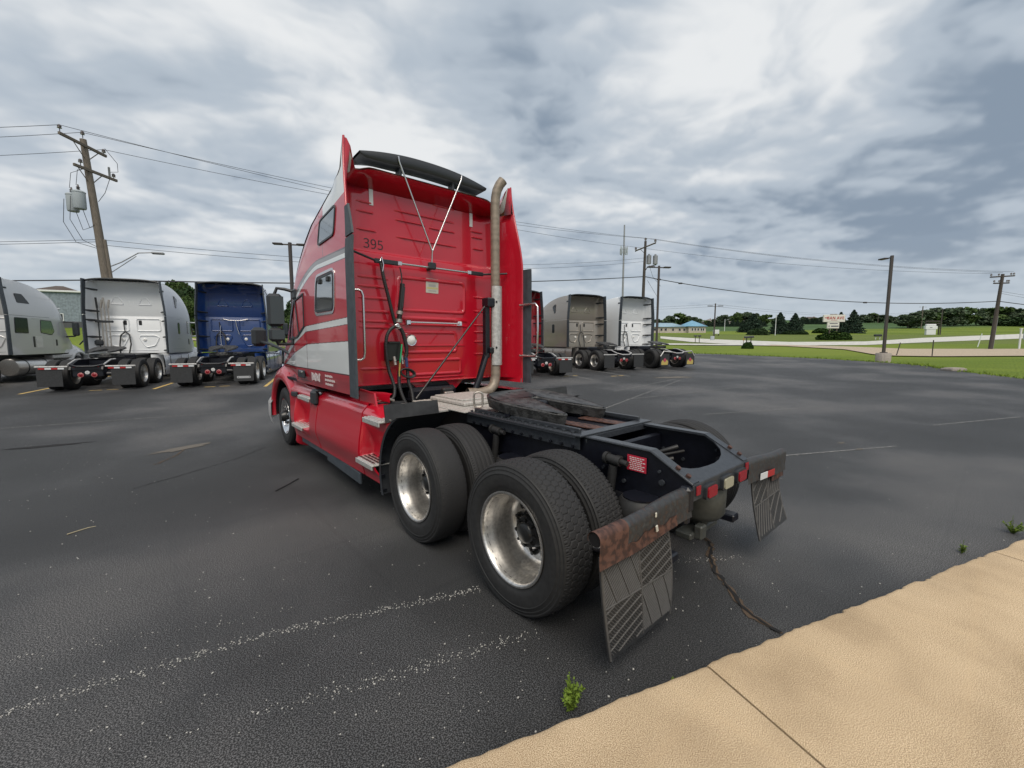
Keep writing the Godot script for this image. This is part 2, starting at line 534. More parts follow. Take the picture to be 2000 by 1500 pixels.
func _ready():
	# camera
	var cam := Camera3D.new()
	cam.name = "camera"
	cam.keep_aspect = Camera3D.KEEP_HEIGHT
	cam.fov = 84.42
	cam.near = 0.05
	cam.far = 2500.0
	cam.transform = Transform3D(Basis(Vector3(0.75513, 0.0005, 0.65558), Vector3(0.06501, 0.99501, -0.07564), Vector3(-0.65235, 0.09973, 0.75133)).orthonormalized(), EYE)
	add_child(cam)
	# sky and sun behind the clouds
	var env := Environment.new()
	env.background_mode = Environment.BG_SKY
	var sky := Sky.new()
	sky.sky_material = make_sky()
	env.sky = sky
	env.background_energy_multiplier = 0.55
	env.tonemap_mode = Environment.TONE_MAPPER_LINEAR
	env.tonemap_exposure = 1.8
	env.sdfgi_enabled = true
	env.ssao_enabled = true
	env.ssil_enabled = true
	var we := WorldEnvironment.new()
	we.name = "world_environment"
	we.environment = env
	add_child(we)
	var sun := DirectionalLight3D.new()
	sun.name = "sun"
	sun.light_energy = 0.5
	sun.light_color = Color(1.0, 0.96, 0.9)
	sun.light_angular_distance = 40.0
	sun.shadow_enabled = true
	add_child(sun)
	sun.look_at_from_position(Vector3(-5, 12, 7), Vector3.ZERO)
	make_materials()
	build_land()
	build_yard()
	build_far()
	build_poles()
	build_main_truck()
	build_parked_trucks()
	build_small()

func strip(called: String, far_pts: Array, near_pts: Array, m: Material, up := 0.04, n := 40) -> MeshInstance3D:
	# a road or path between its two edges, laid on the ground
	var along = func(p: Array, t: float):
		var k = t * (p.size() - 1)
		var i = mini(int(k), p.size() - 2)
		return Vector2(p[i][0], p[i][1]).lerp(Vector2(p[i + 1][0], p[i + 1][1]), k - i)
	var r := []
	for i in n + 1:
		var a = along.call(far_pts, float(i) / n)
		var b = along.call(near_pts, float(i) / n)
		var row := []
		for k in 7:
			var q = a.lerp(b, k / 6.0)
			row.append(on_ground(q.x, q.y, up))
		r.append(row)
	var b := MB.new()
	b.rows(r)
	return struct(called, b, m)

const LOT = [[-48.0, -15.0], [-2.19, 0.70], [0.17, 1.47], [2.57, 2.25], [18.5, 7.45], [20.6, 5.9], [22.6, 4.35], [24.61, 2.74], [25.96, 1.72], [27.6, 0.5], [29.4, -0.4], [30.8, -0.91], [31.37, -1.4], [32.14, -2.6], [32.7, -3.73], [34.0, -6.58], [34.2, -10.69], [34.1, -12.63], [33.8, -16.02], [6.55, -39.23], [-7.36, -50.64], [-34.0, -70.0], [-52.0, -60.0]]

func lot_outline() -> PackedVector2Array:
	var out := PackedVector2Array()
	var nz := noise(0.5, FastNoiseLite.TYPE_SIMPLEX, 3, 77)
	for i in LOT.size():
		var a = Vector2(LOT[i][0], LOT[i][1])
		var c = LOT[(i + 1) % LOT.size()]
		var b = Vector2(c[0], c[1])
		var n = maxi(1, int((b - a).length() / 1.2))
		for k in n:
			var p = a.lerp(b, float(k) / n)
			if i > 4: p += Vector2(nz.get_noise_2d(p.x, p.y), nz.get_noise_2d(p.y + 50, p.x)) * 0.22
			out.append(p)
	return out

func build_land():
	# the ground: lawn near, crop on the rise
	var dl := []
	var d := -60.0
	while d < 1200:
		dl.append(d)
		d += 10.0 if d < -1 else (2.0 if d < 70 else (4.0 if d < 130 else (8.0 if d < 300 else (16.0 if d < 560 else 90.0))))
	var sl := []
	var s := -900.0
	while s <= 900:
		sl.append(s)
		var q = absf(s + 0.1)
		s += 2.5 if q < 60 else (5.0 if q < 140 else (12.0 if q < 320 else 60.0))
	var pv := PackedVector3Array()
	var pc := PackedColorArray()
	var nz := noise(0.02, FastNoiseLite.TYPE_SIMPLEX, 5, 71)
	var ns := noise(0.11, FastNoiseLite.TYPE_SIMPLEX, 3, 72)
	for dd in dl:
		for ss in sl:
			var p = from_ds(dd, ss)
			pv.append(v3(p.x, ground_ds(dd, ss) - 0.03, p.y))
			var a = nz.get_noise_2d(p.x, p.y)
			var mow = ns.get_noise_2d((p.x * 0.95 + p.y * 0.31) * 0.25, (p.y * 0.95 - p.x * 0.31) * 2.2)
			var lawn = Color(0.235, 0.300, 0.055).lerp(Color(0.165, 0.235, 0.042), clampf(0.5 + a * 1.2 + mow * 0.7, 0, 1))
			if dd > 66 and dd < 170: lawn = lawn.lerp(Color(0.175, 0.215, 0.075), 0.65)
			var edge = 224.0 + (ss - 108.0) * (0.385 if ss > 108 else 0.3)
			var crop = Color(0.110, 0.185, 0.085).lerp(Color(0.090, 0.155, 0.065), clampf(0.5 + a * 1.5, 0, 1))
			pc.append(lawn.lerp(crop, smoothstep(edge - 4, edge + 4, dd)))
	var ix := PackedInt32Array()
	var w = sl.size()
	for i in dl.size() - 1:
		for k in w - 1:
			var a = i * w + k
			ix.append_array([a, a + w, a + 1, a + 1, a + w, a + w + 1])
	var nv := PackedVector3Array()
	nv.resize(pv.size())
	for i in dl.size():
		for k in w:
			var e1 = pv[mini(i + 1, dl.size() - 1) * w + k] - pv[maxi(i - 1, 0) * w + k]
			var e2 = pv[i * w + mini(k + 1, w - 1)] - pv[i * w + maxi(k - 1, 0)]
			var nn = e2.cross(e1).normalized()
			nv[i * w + k] = nn if nn.y > 0 else -nn
	var ar := []
	ar.resize(Mesh.ARRAY_MAX)
	ar[Mesh.ARRAY_VERTEX] = pv
	ar[Mesh.ARRAY_NORMAL] = nv
	ar[Mesh.ARRAY_COLOR] = pc
	ar[Mesh.ARRAY_INDEX] = ix
	var am := ArrayMesh.new()
	am.add_surface_from_arrays(Mesh.PRIMITIVE_TRIANGLES, ar)
	struct("ground", am, M.land)
	# roads and drives
	strip("road", [[123.3, -70.35], [97.98, -41.54], [84.91, -23.2], [90.0, -20.0], [100.5, -15.0], [130.0, -13.9], [160.5, -12.7], [213.95, -4.75], [279.9, 7.9], [330.0, 18.0]],
		[[98.44, -56.08], [71.34, -34.53], [60.0, -20.0], [66.0, -15.5], [74.1, -10.6], [86.0, -8.9], [98.9, -7.1], [129.6, -2.05], [173.0, 5.77], [205.0, 11.6]], M.road_pale, 0.02, 90)
	strip("gravel_drive", [[62.0, -25.0], [64.5, -19.0], [65.0, -14.0], [63.99, -11.48], [62.69, -8.24], [60.14, -4.8], [65.78, 0.0], [70.12, 3.67], [76.0, 9.0]],
		[[55.81, -23.3], [58.5, -20.5], [60.0, -16.5], [53.37, -8.88], [43.5, -5.1], [41.7, -3.5], [43.14, -1.18], [49.33, 3.24], [56.0, 9.0]], M.gravel, 0.05, 70)
	strip("concrete_drive", [[48.0, -46.0], [58.0, -33.0], [62.0, -25.0], [64.5, -20.0]], [[44.0, -40.0], [51.86, -29.35], [55.81, -23.3], [60.5, -18.2]], M.road_pale, 0.065, 40)
	strip("gravel_lane", [[-6.0, -72.0], [8.0, -61.0], [24.0, -50.0]], [[-2.0, -66.0], [11.0, -55.5], [26.0, -45.0]], M.gravel, 0.05, 30)

func build_yard():
	# asphalt lot
	var outline = lot_outline()
	var pts := PackedVector2Array(outline)
	var x := -52.0
	while x < 36:
		var z := -72.0
		while z < 10:
			var near = absf(x) < 14 and absf(z + 2) < 14
			for k in (4 if near else 1):
				var p = Vector2(x + (k % 2) * 0.8 + (0.013 * fmod(z * 7, 3)), z + int(k / 2.0) * 0.8)
				if Geometry2D.is_point_in_polygon(p, outline): pts.append(p)
			z += 1.6
		x += 1.6
	var tris = Geometry2D.triangulate_delaunay(pts)
	var b := MB.new()
	b.smooth(1)
	var P = func(i): return on_ground(pts[i].x, pts[i].y)
	for i in range(0, tris.size(), 3):
		var c = (pts[tris[i]] + pts[tris[i + 1]] + pts[tris[i + 2]]) / 3.0
		if not Geometry2D.is_point_in_polygon(c, outline): continue
		var a1 = P.call(tris[i]); var a2 = P.call(tris[i + 1]); var a3 = P.call(tris[i + 2])
		if (a2 - a1).cross(a3 - a1).y > 0: b.tri(a1, a3, a2)
		else: b.tri(a1, a2, a3)
	var lot = struct("asphalt_lot", b, M.asphalt)
	# painted bay lines, parallel to the parked trucks
	var fw := Vector2(0.318, -0.948)
	var line = func(called, at, length, wide, m, dir := fw):
		var q := MB.new()
		var side = Vector2(-dir.y, dir.x) * wide * 0.5
		var r := []
		var n = maxi(2, int(length / 0.5))
		for i in n + 1:
			var c = at + dir * (length * i / n)
			var e = 1.0 + 0.10 * sin(i * 2.7 + at.x)
			var l = c - side * e
			var rr = c + side * e
			r.append([on_ground(l.x, l.y, 0.004), on_ground(rr.x, rr.y, 0.004)])
		q.smooth(0)
		q.rows(r)
		obj(called, q, m, lot)
	for p in [[-5.98, -17.96], [-2.79, -16.76], [0.22, -15.04]]:
		line.call("painted_line", Vector2(p[0], p[1]), 6.5, 0.11, M.yellow_line)
	for p in [[10.74, -8.71], [13.0, -8.5], [16.68, -7.83], [23.28, -8.34], [25.56, -6.9], [29.75, -6.13]]:
		line.call("painted_line", Vector2(p[0], p[1]), 6.0, 0.11, M.white_line)
	# little painted crosses that mark bay ends
	for p in [[-4.40, -17.66], [-1.42, -16.27], [12.4, -9.08], [10.82, -10.44]]:
		line.call("painted_mark", Vector2(p[0], p[1]), 0.32, 0.1, M.yellow_line, Vector2(0.95, 0.31))
		line.call("painted_mark", Vector2(p[0] + 0.42, p[1] + 0.1), 0.32, 0.1, M.yellow_line, Vector2(0.95, 0.25))
	# faint, half worn lines
	for p in [[3.6, -1.15, 2.2, 0.8, -0.6], [4.6, -4.2, 9.0, 0.80, -0.20], [7.5, -5.0, 5.5, 0.97, 0.2], [4.3, -0.2, 2.6, 0.9, 0.45], [7.0, -2.5, 3.6, 0.86, 0.4], [-5.5, -11.2, 5.0, 0.97, 0.24], [8.6, -6.2, 5.0, 0.99, -0.1], [9.5, 1.2, 3.0, 0.9, 0.4], [-10.5, -6.4, 6.0, 0.93, 0.36]]:
		line.call("worn_line", Vector2(p[0], p[1]), p[2], 0.045, M.white_line, Vector2(p[3], p[4]).normalized())
	# cracks
	var rng := RandomNumberGenerator.new()
	rng.seed = 5
	var crack = func(called, path, wide, m, up := 0.005):
		var q := MB.new()
		var r := []
		for i in path.size() - 1:
			var a = Vector2(path[i][0], path[i][1])
			var c = Vector2(path[i + 1][0], path[i + 1][1])
			var n = maxi(3, int((c - a).length() / 0.035))
			for k in n:
				var p = a.lerp(c, float(k) / n) + Vector2(rng.randf_range(-1, 1), rng.randf_range(-1, 1)) * 0.012
				var s = (c - a).normalized().orthogonal() * wide * rng.randf_range(0.25, 1.0)
				r.append([on_ground(p.x - s.x, p.y - s.y, up), on_ground(p.x + s.x, p.y + s.y, up)])
		q.smooth(0)
		q.rows(r)
		obj(called, q, m, lot)
	crack.call("crack_edge", [[1.15, -0.2], [0.95, 0.1], [0.74, 0.45], [0.5, 0.55], [0.27, 0.71], [0.14, 0.85], [0.02, 0.96], [-0.08, 1.08], [-0.13, 1.30]], 0.032, M.crack_soil, 0.004)
	crack.call("crack", [[1.15, -0.2], [0.95, 0.1], [0.74, 0.45], [0.5, 0.55], [0.27, 0.71], [0.14, 0.85], [0.02, 0.96], [-0.08, 1.08], [-0.13, 1.30]], 0.017, M.crack_dark, 0.008)
	crack.call("crack", [[-3.17, -4.77], [-2.6, -5.1], [-2.0, -5.5], [-1.5, -6.0]], 0.008, M.crack_dark)
	crack.call("crack", [[-2.95, -5.9], [-2.7, -6.3], [-2.5, -6.9]], 0.018, M.crack_soil)
	# worn places where the surface has broken up
	var blotch = func(called, c, rx, rz, turn, m, up := 0.006):
		var q := MB.new()
		q.smooth(0)
		var n = 26
		var e := []
		for i in n:
			var t = TAU * i / n
			var k = rng.randf_range(0.55, 1.1)
			var v = Vector2(cos(t) * rx * k, sin(t) * rz * k).rotated(turn)
			e.append(on_ground(c.x + v.x, c.y + v.y, up))
		var o = on_ground(c.x, c.y, up)
		for i in n: q.tri(o, e[(i + 1) % n], e[i])
		obj(called, q, m, lot)
	blotch.call("worn_patch", Vector2(14.0, -7.1), 1.2, 0.36, 0.5, M.patch_worn)
	blotch.call("worn_patch", Vector2(-2.6, -6.8), 0.5, 0.14, -0.3, M.patch_worn)
	blotch.call("broken_patch", Vector2(-4.3, -8.5), 0.6, 0.10, 0.2, M.crack_dark)
	for p in [[2.9, -0.75, 0.17], [2.75, -0.55, 0.15], [3.4, -0.2, 0.10], [3.2, 0.0, 0.08], [6.2, 0.3, 0.12], [5.9, 0.6, 0.1]]:
		blotch.call("worn_patch", Vector2(p[0], p[1]), p[2], p[2] * 0.35, 0.3, M.patch_worn)
	# pale grit: two trails of flecks left of old paint, and loose bits everywhere
	var fl := MB.new()
	fl.flat()
	var bit = func(p: Vector2, sz: float):
		var c = on_ground(p.x, p.y, 0.002 + sz * 0.2)
		fl.box(c, v3(sz * rng.randf_range(0.7, 1.5), sz * 0.5, sz * rng.randf_range(0.6, 1.2)), 0.0, Basis(Vector3.UP, rng.randf() * TAU))
	for t in [[-3.6, -1.0, -2.56, -0.81, 210], [-2.56, -0.81, -1.23, -0.32, 300], [-2.69, -0.2, -1.24, 0.28, 230], [-4.6, -1.9, -2.3, -0.95, 70], [0.2, 0.4, 0.7, 0.75, 60]]:
		for i in t[4]:
			var q = pow(rng.randf(), 1.0)
			var c = Vector2(t[0], t[1]).lerp(Vector2(t[2], t[3]), q)
			var dirn = Vector2(t[2] - t[0], t[3] - t[1]).normalized().orthogonal()
			bit.call(c + dirn * rng.randfn(0.0, 0.022), rng.randf_range(0.0025, 0.0065))
	for i in 900:
		var dd = pow(rng.randf(), 1.6) * 9.0 + 1.2
		var p = from_ds(dd, rng.randf_range(-1.25, 1.25) * dd)
		if Geometry2D.is_point_in_polygon(p, outline): bit.call(p, rng.randf_range(0.003, 0.008))
	tag(obj("loose_grit", fl, M.old_paint), "pale paint flecks and loose grit scattered over the dark asphalt", "grit", "", "stuff")
	# pavement in front: concrete slabs with tooled joints
	var walk := Node3D.new()
	walk.name = "pavement"
	add_child(walk)
	walk.set_meta("kind", "structure")
	var e := Vector2(0.9503, 0.3113)
	var nrm := Vector2(-0.3113, 0.9503)
	var j0 := Vector2(-0.885, 1.145)
	var ez := noise(3.0, FastNoiseLite.TYPE_SIMPLEX, 4, 81)
	for k in range(-4, 6):
		var q := MB.new()
		q.smooth(1)
		var n = 80 if k in [-1, 0] else 30
		var r := []
		var wob = func(t): return ez.get_noise_1d(t) * 0.010 + ez.get_noise_1d(t * 4.0) * 0.006
		var len = 3.05
		for i in n + 1:
			var t = 0.006 + (len - 0.012) * i / n
			var dn = 0.0
			var ed = minf(t, len - t)
			var drop = 0.008 * (1.0 - smoothstep(0.0, 0.02, ed - 0.006))
			var row := []
			for w in [[0.0, -0.02], [0.0, 0.120], [0.004, 0.131], [0.012, 0.137], [0.03, 0.140], [0.3, 0.140], [0.8, 0.140], [1.6, 0.140], [2.6, 0.140]]:
				var off = wob.call(k * len + t) if w[0] < 0.05 else 0.0
				if w[0] < 0.02 and ez.get_noise_1d((k * len + t) * 1.7 + 40.0) > 0.42: off += 0.012
				var p = j0 + e * (k * len + t) + nrm * (w[0] + off)
				row.append(v3(p.x, w[1] - (drop if w[1] > 0 else 0.0), p.y))
			r.append(row)
		q.rows(r)
		# ends of the slab, down into the joint
		for s in [0, n]:
			for i in r[s].size() - 1:
				var lo0 = Vector3(r[s][i].x, -0.02, r[s][i].z)
				var lo1 = Vector3(r[s][i + 1].x, -0.02, r[s][i + 1].z)
				q.smooth(2 + s)
				q.quad(r[s][i], r[s][i + 1], lo1, lo0)
		obj("concrete_slab", q, M.concrete, walk)
	var jb := MB.new()
	var jp = j0 + nrm * 1.3 + e * 3.0
	jb.box(v3(jp.x, 0.05, jp.y), v3(34.0, 0.10, 2.5), 0.0, Basis(Vector3.UP, -0.3166))
	obj("joint_filler", jb, M.crack_soil, walk)

const NTH = ["first", "second", "third", "fourth", "fifth", "sixth", "seventh", "eighth", "ninth", "tenth", "eleventh", "twelfth", "thirteenth", "fourteenth", "fifteenth"]

func crown(kind: String, m: StandardMaterial3D, count: int, leaf: float, sd: int) -> ArrayMesh:
	# leaf faces through a crown one unit high and one unit wide
	var rng := RandomNumberGenerator.new()
	rng.seed = sd
	var pl := []
	var base: Color = m.get_meta("base")
	var lobes := []
	if kind == "broad":
		for i in 15:
			var y = rng.randf_range(0.16, 0.88)
			var rad = 0.36 * sqrt(maxf(0.05, 1.0 - pow((y - 0.48) / 0.56, 2)))
			var a = rng.randf() * TAU
			lobes.append([v3(cos(a) * rad * rng.randf_range(0.3, 1), y, sin(a) * rad * rng.randf_range(0.3, 1)), rng.randf_range(0.13, 0.23), rng.randf_range(0.75, 1.25)])
	for i in count:
		var p: Vector3
		var tone = 1.0
		if kind == "broad":
			var l = lobes[rng.randi() % lobes.size()]
			var dv = Vector3(rng.randfn(), rng.randfn(), rng.randfn()).normalized()
			p = l[0] + dv * l[1] * pow(rng.randf(), 0.35) * v3(1, 0.8, 1)
			tone = l[2]
		elif kind == "spruce":
			var y = pow(rng.randf(), 1.35)
			var tier = 0.80 + 0.20 * sin(y * 58.0)
			var rad = (0.5 * pow(1.0 - y, 0.80) + 0.012) * tier * sqrt(rng.randf_range(0.25, 1.0))
			var a = rng.randf() * TAU
			rad *= 1.0 + 0.18 * sin(a * 5.0 + y * 21.0)
			p = v3(cos(a) * rad, y - rad * 0.12 + 0.02, sin(a) * rad)
			tone = rng.randf_range(0.7, 1.2)
		else:
			var dv = Vector3(rng.randfn(), absf(rng.randfn()), rng.randfn()).normalized()
			p = dv * v3(0.48, 0.93, 0.48) * pow(rng.randf(), 0.25)
			p += v3(1, 1, 1) * 0.05 * sin(p.x * 17.0 + p.z * 11.0)
			p.y = maxf(p.y, 0.02)
			tone = rng.randf_range(0.8, 1.15)
		pl.append([p, tone * rng.randf_range(0.72, 1.3)])
	var pv := PackedVector3Array()
	var pc := PackedColorArray()
	for q in pl:
		for n in 3:
			var bs = Basis.from_euler(v3(rng.randf() * TAU, rng.randf() * TAU, rng.randf() * TAU)).scaled(Vector3.ONE * leaf * rng.randf_range(0.7, 1.35))
			var k = q[1] * rng.randf_range(0.85, 1.15)
			var c = Color(base.r * k * rng.randf_range(0.9, 1.15), base.g * k, base.b * k)
			var A = q[0] + bs * v3(-0.45, 0, 0.2)
			var B_ = q[0] + bs * v3(0, 0.12, 0.75)
			var C_ = q[0] + bs * v3(0.45, 0, 0.3)
			var D = q[0] + bs * v3(0, -0.1, -0.3)
			pv.append_array([A, B_, C_, A, C_, D])
			for i in 6: pc.append(c)
	var ar := []
	ar.resize(Mesh.ARRAY_MAX)
	ar[Mesh.ARRAY_VERTEX] = pv
	ar[Mesh.ARRAY_COLOR] = pc
	var am := ArrayMesh.new()
	am.add_surface_from_arrays(Mesh.PRIMITIVE_TRIANGLES, ar)
	am.surface_set_material(0, m)
	return am

func trunk_mesh(h: float, r: float, sd: int) -> MB:
	var rng := RandomNumberGenerator.new()
	rng.seed = sd
	var b := MB.new()
	b.tube([v3(0, -0.2, 0), v3(0.03 * h, h * 0.3, 0), v3(0.01 * h, h * 0.6, 0.02 * h), v3(0, h * 0.88, 0)], [r * 1.3, r, r * 0.65, r * 0.15], 7)
	for i in 5:
		var a = i * 2.4 + rng.randf()
		var y = h * (0.28 + 0.09 * i)
		b.tube([v3(0.02 * h, y, 0), v3(cos(a) * h * 0.14, y + h * 0.12, sin(a) * h * 0.14), v3(cos(a) * h * 0.24, y + h * 0.28, sin(a) * h * 0.24)], [r * 0.5, r * 0.3, r * 0.08], 5)
	return b

func tree(called, label, cat, group, x, z, h, w, cr: ArrayMesh, turn: float, lift := 0.12, bark := true):
	var o = thing(called, label, cat, on_ground(x, z, -0.05), turn, group)
	if bark: obj("trunk", trunk_mesh(h, h * 0.022 + 0.05, int(x * 7)), M.bark, o)
	var c := MeshInstance3D.new()
	c.name = "crown"
	c.mesh = cr
	c.position.y = h * lift
	c.scale = v3(w, h * (1.0 - lift), w)
	o.add_child(c, true)
	return o

func build_far():
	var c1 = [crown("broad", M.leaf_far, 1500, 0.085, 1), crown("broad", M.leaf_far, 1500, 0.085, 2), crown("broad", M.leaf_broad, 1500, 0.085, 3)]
	var c2 = [crown("broad", M.leaf_dark, 5200, 0.050, 11), crown("broad", M.leaf_broad, 5200, 0.050, 12)]
	var sp = [crown("spruce", M.leaf_spruce, 4200, 0.055, 21), crown("spruce", M.leaf_spruce, 4200, 0.055, 22)]
	var bu = [crown("bush", M.leaf_bush, 2600, 0.075, 31), crown("bush", M.leaf_dark, 2600, 0.075, 32)]
	var sets = [
		["behind the blue roofed building", [[270.88, -157.52, 6.2, 7.8], [295.48, -162.65, 7.8, 11.5], [311.98, -161.56, 9.7, 13.6], [317.34, -156.9, 8.1, 10.5], [311.73, -148.54, 5.6, 6.3], [336.89, -153.17, 4.0, 6.7], [341.83, -148.89, 5.6, 7.6]]],
		["above the hillside houses left of the sign", [[351.25, -147.33, 7.9, 11.3], [364.63, -142.33, 9.9, 10.7], [373.09, -137.63, 11.2, 12.7], [377.93, -130.79, 9.1, 10.0], [377.5, -124.54, 8.4, 11.7], [388.7, -121.43, 6.2, 8.3], [442.85, -114.15, 6.0, 7.3], [454.98, -110.24, 4.9, 7.4], [455.24, -103.39, 6.9, 8.5]]],
		["on the skyline between sign and lamp post", [[508.99, -83.21, 7.4, 14.1], [521.97, -78.56, 8.7, 15.6], [521.63, -72.24, 7.8, 13.2], [528.53, -66.24, 5.5, 9.7], [526.54, -61.35, 4.2, 8.4]]],
		["on the hill right of the lamp post", [[383.2, -40.13, 9.6, 14.9], [394.69, -36.78, 11.3, 17.1], [402.18, -32.92, 10.3, 15.6], [461.98, -31.32, 14.9, 24.2], [478.11, -23.93, 13.4, 19.6], [490.82, -19.52, 13.8, 19.0], [506.18, -12.81, 10.5, 16.1], [520.5, -7.0, 13.0, 20.1], [519.29, -1.43, 14.2, 21.2], [524.93, 3.47, 11.4, 15.5], [525.29, 10.41, 13.4, 23.9]]]]
	var k := 0
	for s in sets:
		for i in s[1].size():
			var t = s[1][i]
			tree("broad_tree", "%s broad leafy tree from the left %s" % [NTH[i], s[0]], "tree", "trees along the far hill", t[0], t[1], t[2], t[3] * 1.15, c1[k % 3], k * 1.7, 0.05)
			k += 1
	var hedge = [[316.09, -142.1, 4.1, 4.3], [318.97, -139.6, 5.2, 4.4], [321.84, -137.1, 4.9, 4.4], [324.72, -134.61, 4.5, 4.4], [326.46, -133.09, 4.1, 4.4], [329.34, -130.6, 5.2, 4.4], [332.21, -128.1, 4.9, 4.5], [335.09, -125.61, 4.5, 4.5], [336.83, -124.09, 4.1, 4.5], [339.7, -121.6, 5.3, 4.5], [342.58, -119.1, 4.9, 4.5], [345.45, -116.6, 4.5, 4.6], [347.2, -115.09, 4.1, 4.6]]
	for i in hedge.size():
		var t = hedge[i]
		tree("evergreen", "%s small dark evergreen from the left in the row below the hillside houses" % NTH[i], "tree", "row of evergreens at the far field edge", t[0], t[1], t[2], t[3] * 1.2, sp[i % 2], i * 1.3, 0.0, false)
	var hedge2 = [[429.13, -112.82, 4.0, 5.5], [432.47, -109.92, 5.4, 5.6], [435.82, -107.01, 4.9, 5.6], [439.16, -104.11, 4.5, 5.6], [441.19, -102.35, 4.0, 5.7], [444.54, -99.44, 5.4, 5.7]]
	for i in hedge2.size():
		var t = hedge2[i]
		tree("evergreen", "%s small dark evergreen from the left in the row just left of the sign" % NTH[i], "tree", "row of evergreens at the far field edge", t[0], t[1], t[2], t[3] * 1.2, sp[i % 2], i * 1.3, 0.0, false)
	var spl = ["broad dark spruce on the lawn left of the sign", "lower spruce touching the broad dark spruce", "reddish topped spruce left of the pair by the bushes", "right hand spruce of the pair left of the sign", "tall pointed spruce just right of the sign", "spruce half hidden behind the sign"]
	var spt = [[219.88, -77.31, 8.6, 10.2], [214.94, -78.95, 5.6, 7.4], [191.24, -57.15, 8.4, 7.9], [194.62, -52.89, 8.1, 7.7], [236.19, -41.96, 9.9, 8.6], [234.35, -46.2, 9.0, 7.6]]
	for i in 6: tree("spruce", spl[i], "tree", "spruces along the far road", spt[i][0], spt[i][1], spt[i][2], spt[i][3] * 1.1, sp[i % 2], i * 1.1, 0.0)
	var bul = ["rounded dark bush in front of the broad spruce", "small dark bush right of the paired spruces", "green bush on the lawn left of the sign", "large clipped bush at the foot of the sign", "smaller bush at the right foot of the sign", "low dark bush at the foot of the paired spruces"]
	var but = [[171.61, -58.3, 2.7, 6.7], [192.83, -50.47, 1.9, 5.0], [225.67, -51.09, 2.4, 6.3], [112.99, -23.11, 2.0, 4.8], [116.56, -21.34, 1.8, 2.7], [189.93, -52.99, 1.7, 5.4]]
	for i in 6: tree("bush", bul[i], "bush", "bushes on the far lawn", but[i][0], but[i][1], but[i][2], but[i][3] * 1.1, bu[1 if i in [0, 1, 5] else 0], i * 1.9, 0.0, false)
	tree("thicket", "wide low thicket at the field edge by the right side of the photo", "bush", "", 508.43, 2.39, 5.5, 26.0, bu[1], 0.4, 0.0, false)
	tree("thicket", "thicket furthest right on the far field edge", "bush", "", 507.67, 10.35, 7.0, 28.0, bu[1], 1.4, 0.0, false)
	tree("bush", "leafy bush round the twin mailboxes by the yard", "bush", "", 48.9, -16.9, 0.85, 1.25, bu[0], 0.3, 0.0, false)
	var lt = [[-0.24, -83.03, 6.6, 4.6], [0.7, -79.56, 7.6, 5.0], [1.58, -76.14, 6.5, 5.0], [2.29, -72.88, 5.6, 4.2], [3.78, -79.53, 5.6, 5.4], [5.56, -77.99, 5.2, 5.0], [15.11, -77.64, 5.6, 4.6], [15.69, -74.49, 4.8, 3.8], [18.1, -77.69, 7.3, 5.2], [13.02, -76.81, 5.0, 5.0]]
	for i in lt.size():
		var s = "behind the white and blue trucks" if i < 6 else "seen past the mirror of the red truck"
		tree("broad_tree", "%s leafy tree from the left %s" % [NTH[i if i < 6 else i - 6], s], "tree", "trees behind the parked trucks", lt[i][0], lt[i][1], lt[i][2], lt[i][3] * 1.2, c2[i % 2], i * 1.37, 0.08)
	build_far_houses()

func hip_roof(b: MB, x0, x1, z0, z1, y, rise, over := 0.4):
	x0 -= over; x1 += over; z0 -= over; z1 += over
	var r = minf(x1 - x0, z1 - z0) * 0.5
	var A; var B_
	if x1 - x0 >= z1 - z0:
		A = v3(x0 + r, y + rise, (z0 + z1) / 2); B_ = v3(x1 - r, y + rise, (z0 + z1) / 2)
		b.quad(v3(x0, y, z1), A, B_, v3(x1, y, z1)); b.quad(v3(x1, y, z0), B_, A, v3(x0, y, z0))
		b.tri(v3(x0, y, z0), A, v3(x0, y, z1)); b.tri(v3(x1, y, z1), B_, v3(x1, y, z0))
	else:
		A = v3((x0 + x1) / 2, y + rise, z0 + r); B_ = v3((x0 + x1) / 2, y + rise, z1 - r)
		b.quad(v3(x0, y, z0), A, B_, v3(x0, y, z1)); b.quad(v3(x1, y, z1), B_, A, v3(x1, y, z0))
		b.tri(v3(x1, y, z0), A, v3(x0, y, z0)); b.tri(v3(x0, y, z1), B_, v3(x1, y, z1))
	b.quad(v3(x0, y, z0), v3(x0, y, z1), v3(x1, y, z1), v3(x1, y, z0))

func pane_window(parent, c: Vector3, w, h, frame: Material, panes := 1):
	# a window in a wall that faces +z: frame with its glass
	var b := MB.new()
	b.ring(poly(rect(-w / 2 - 0.1, -h / 2 - 0.1, w / 2 + 0.1, h / 2 + 0.1)), poly(rect(-w / 2, -h / 2, w / 2, h / 2)), c, Vector3.RIGHT, Vector3.UP, v3(0, 0, 0.06))
	for i in range(1, panes): b.box(c + v3(-w / 2 + w * i / panes, 0, 0.025), v3(0.09, h, 0.05))
	var f = obj("window", b, frame, parent)
	var g := MB.new()
	g.box(c + v3(0, 0, 0.01), v3(w, h, 0.02))
	obj("pane", g, M.window_dark, f)

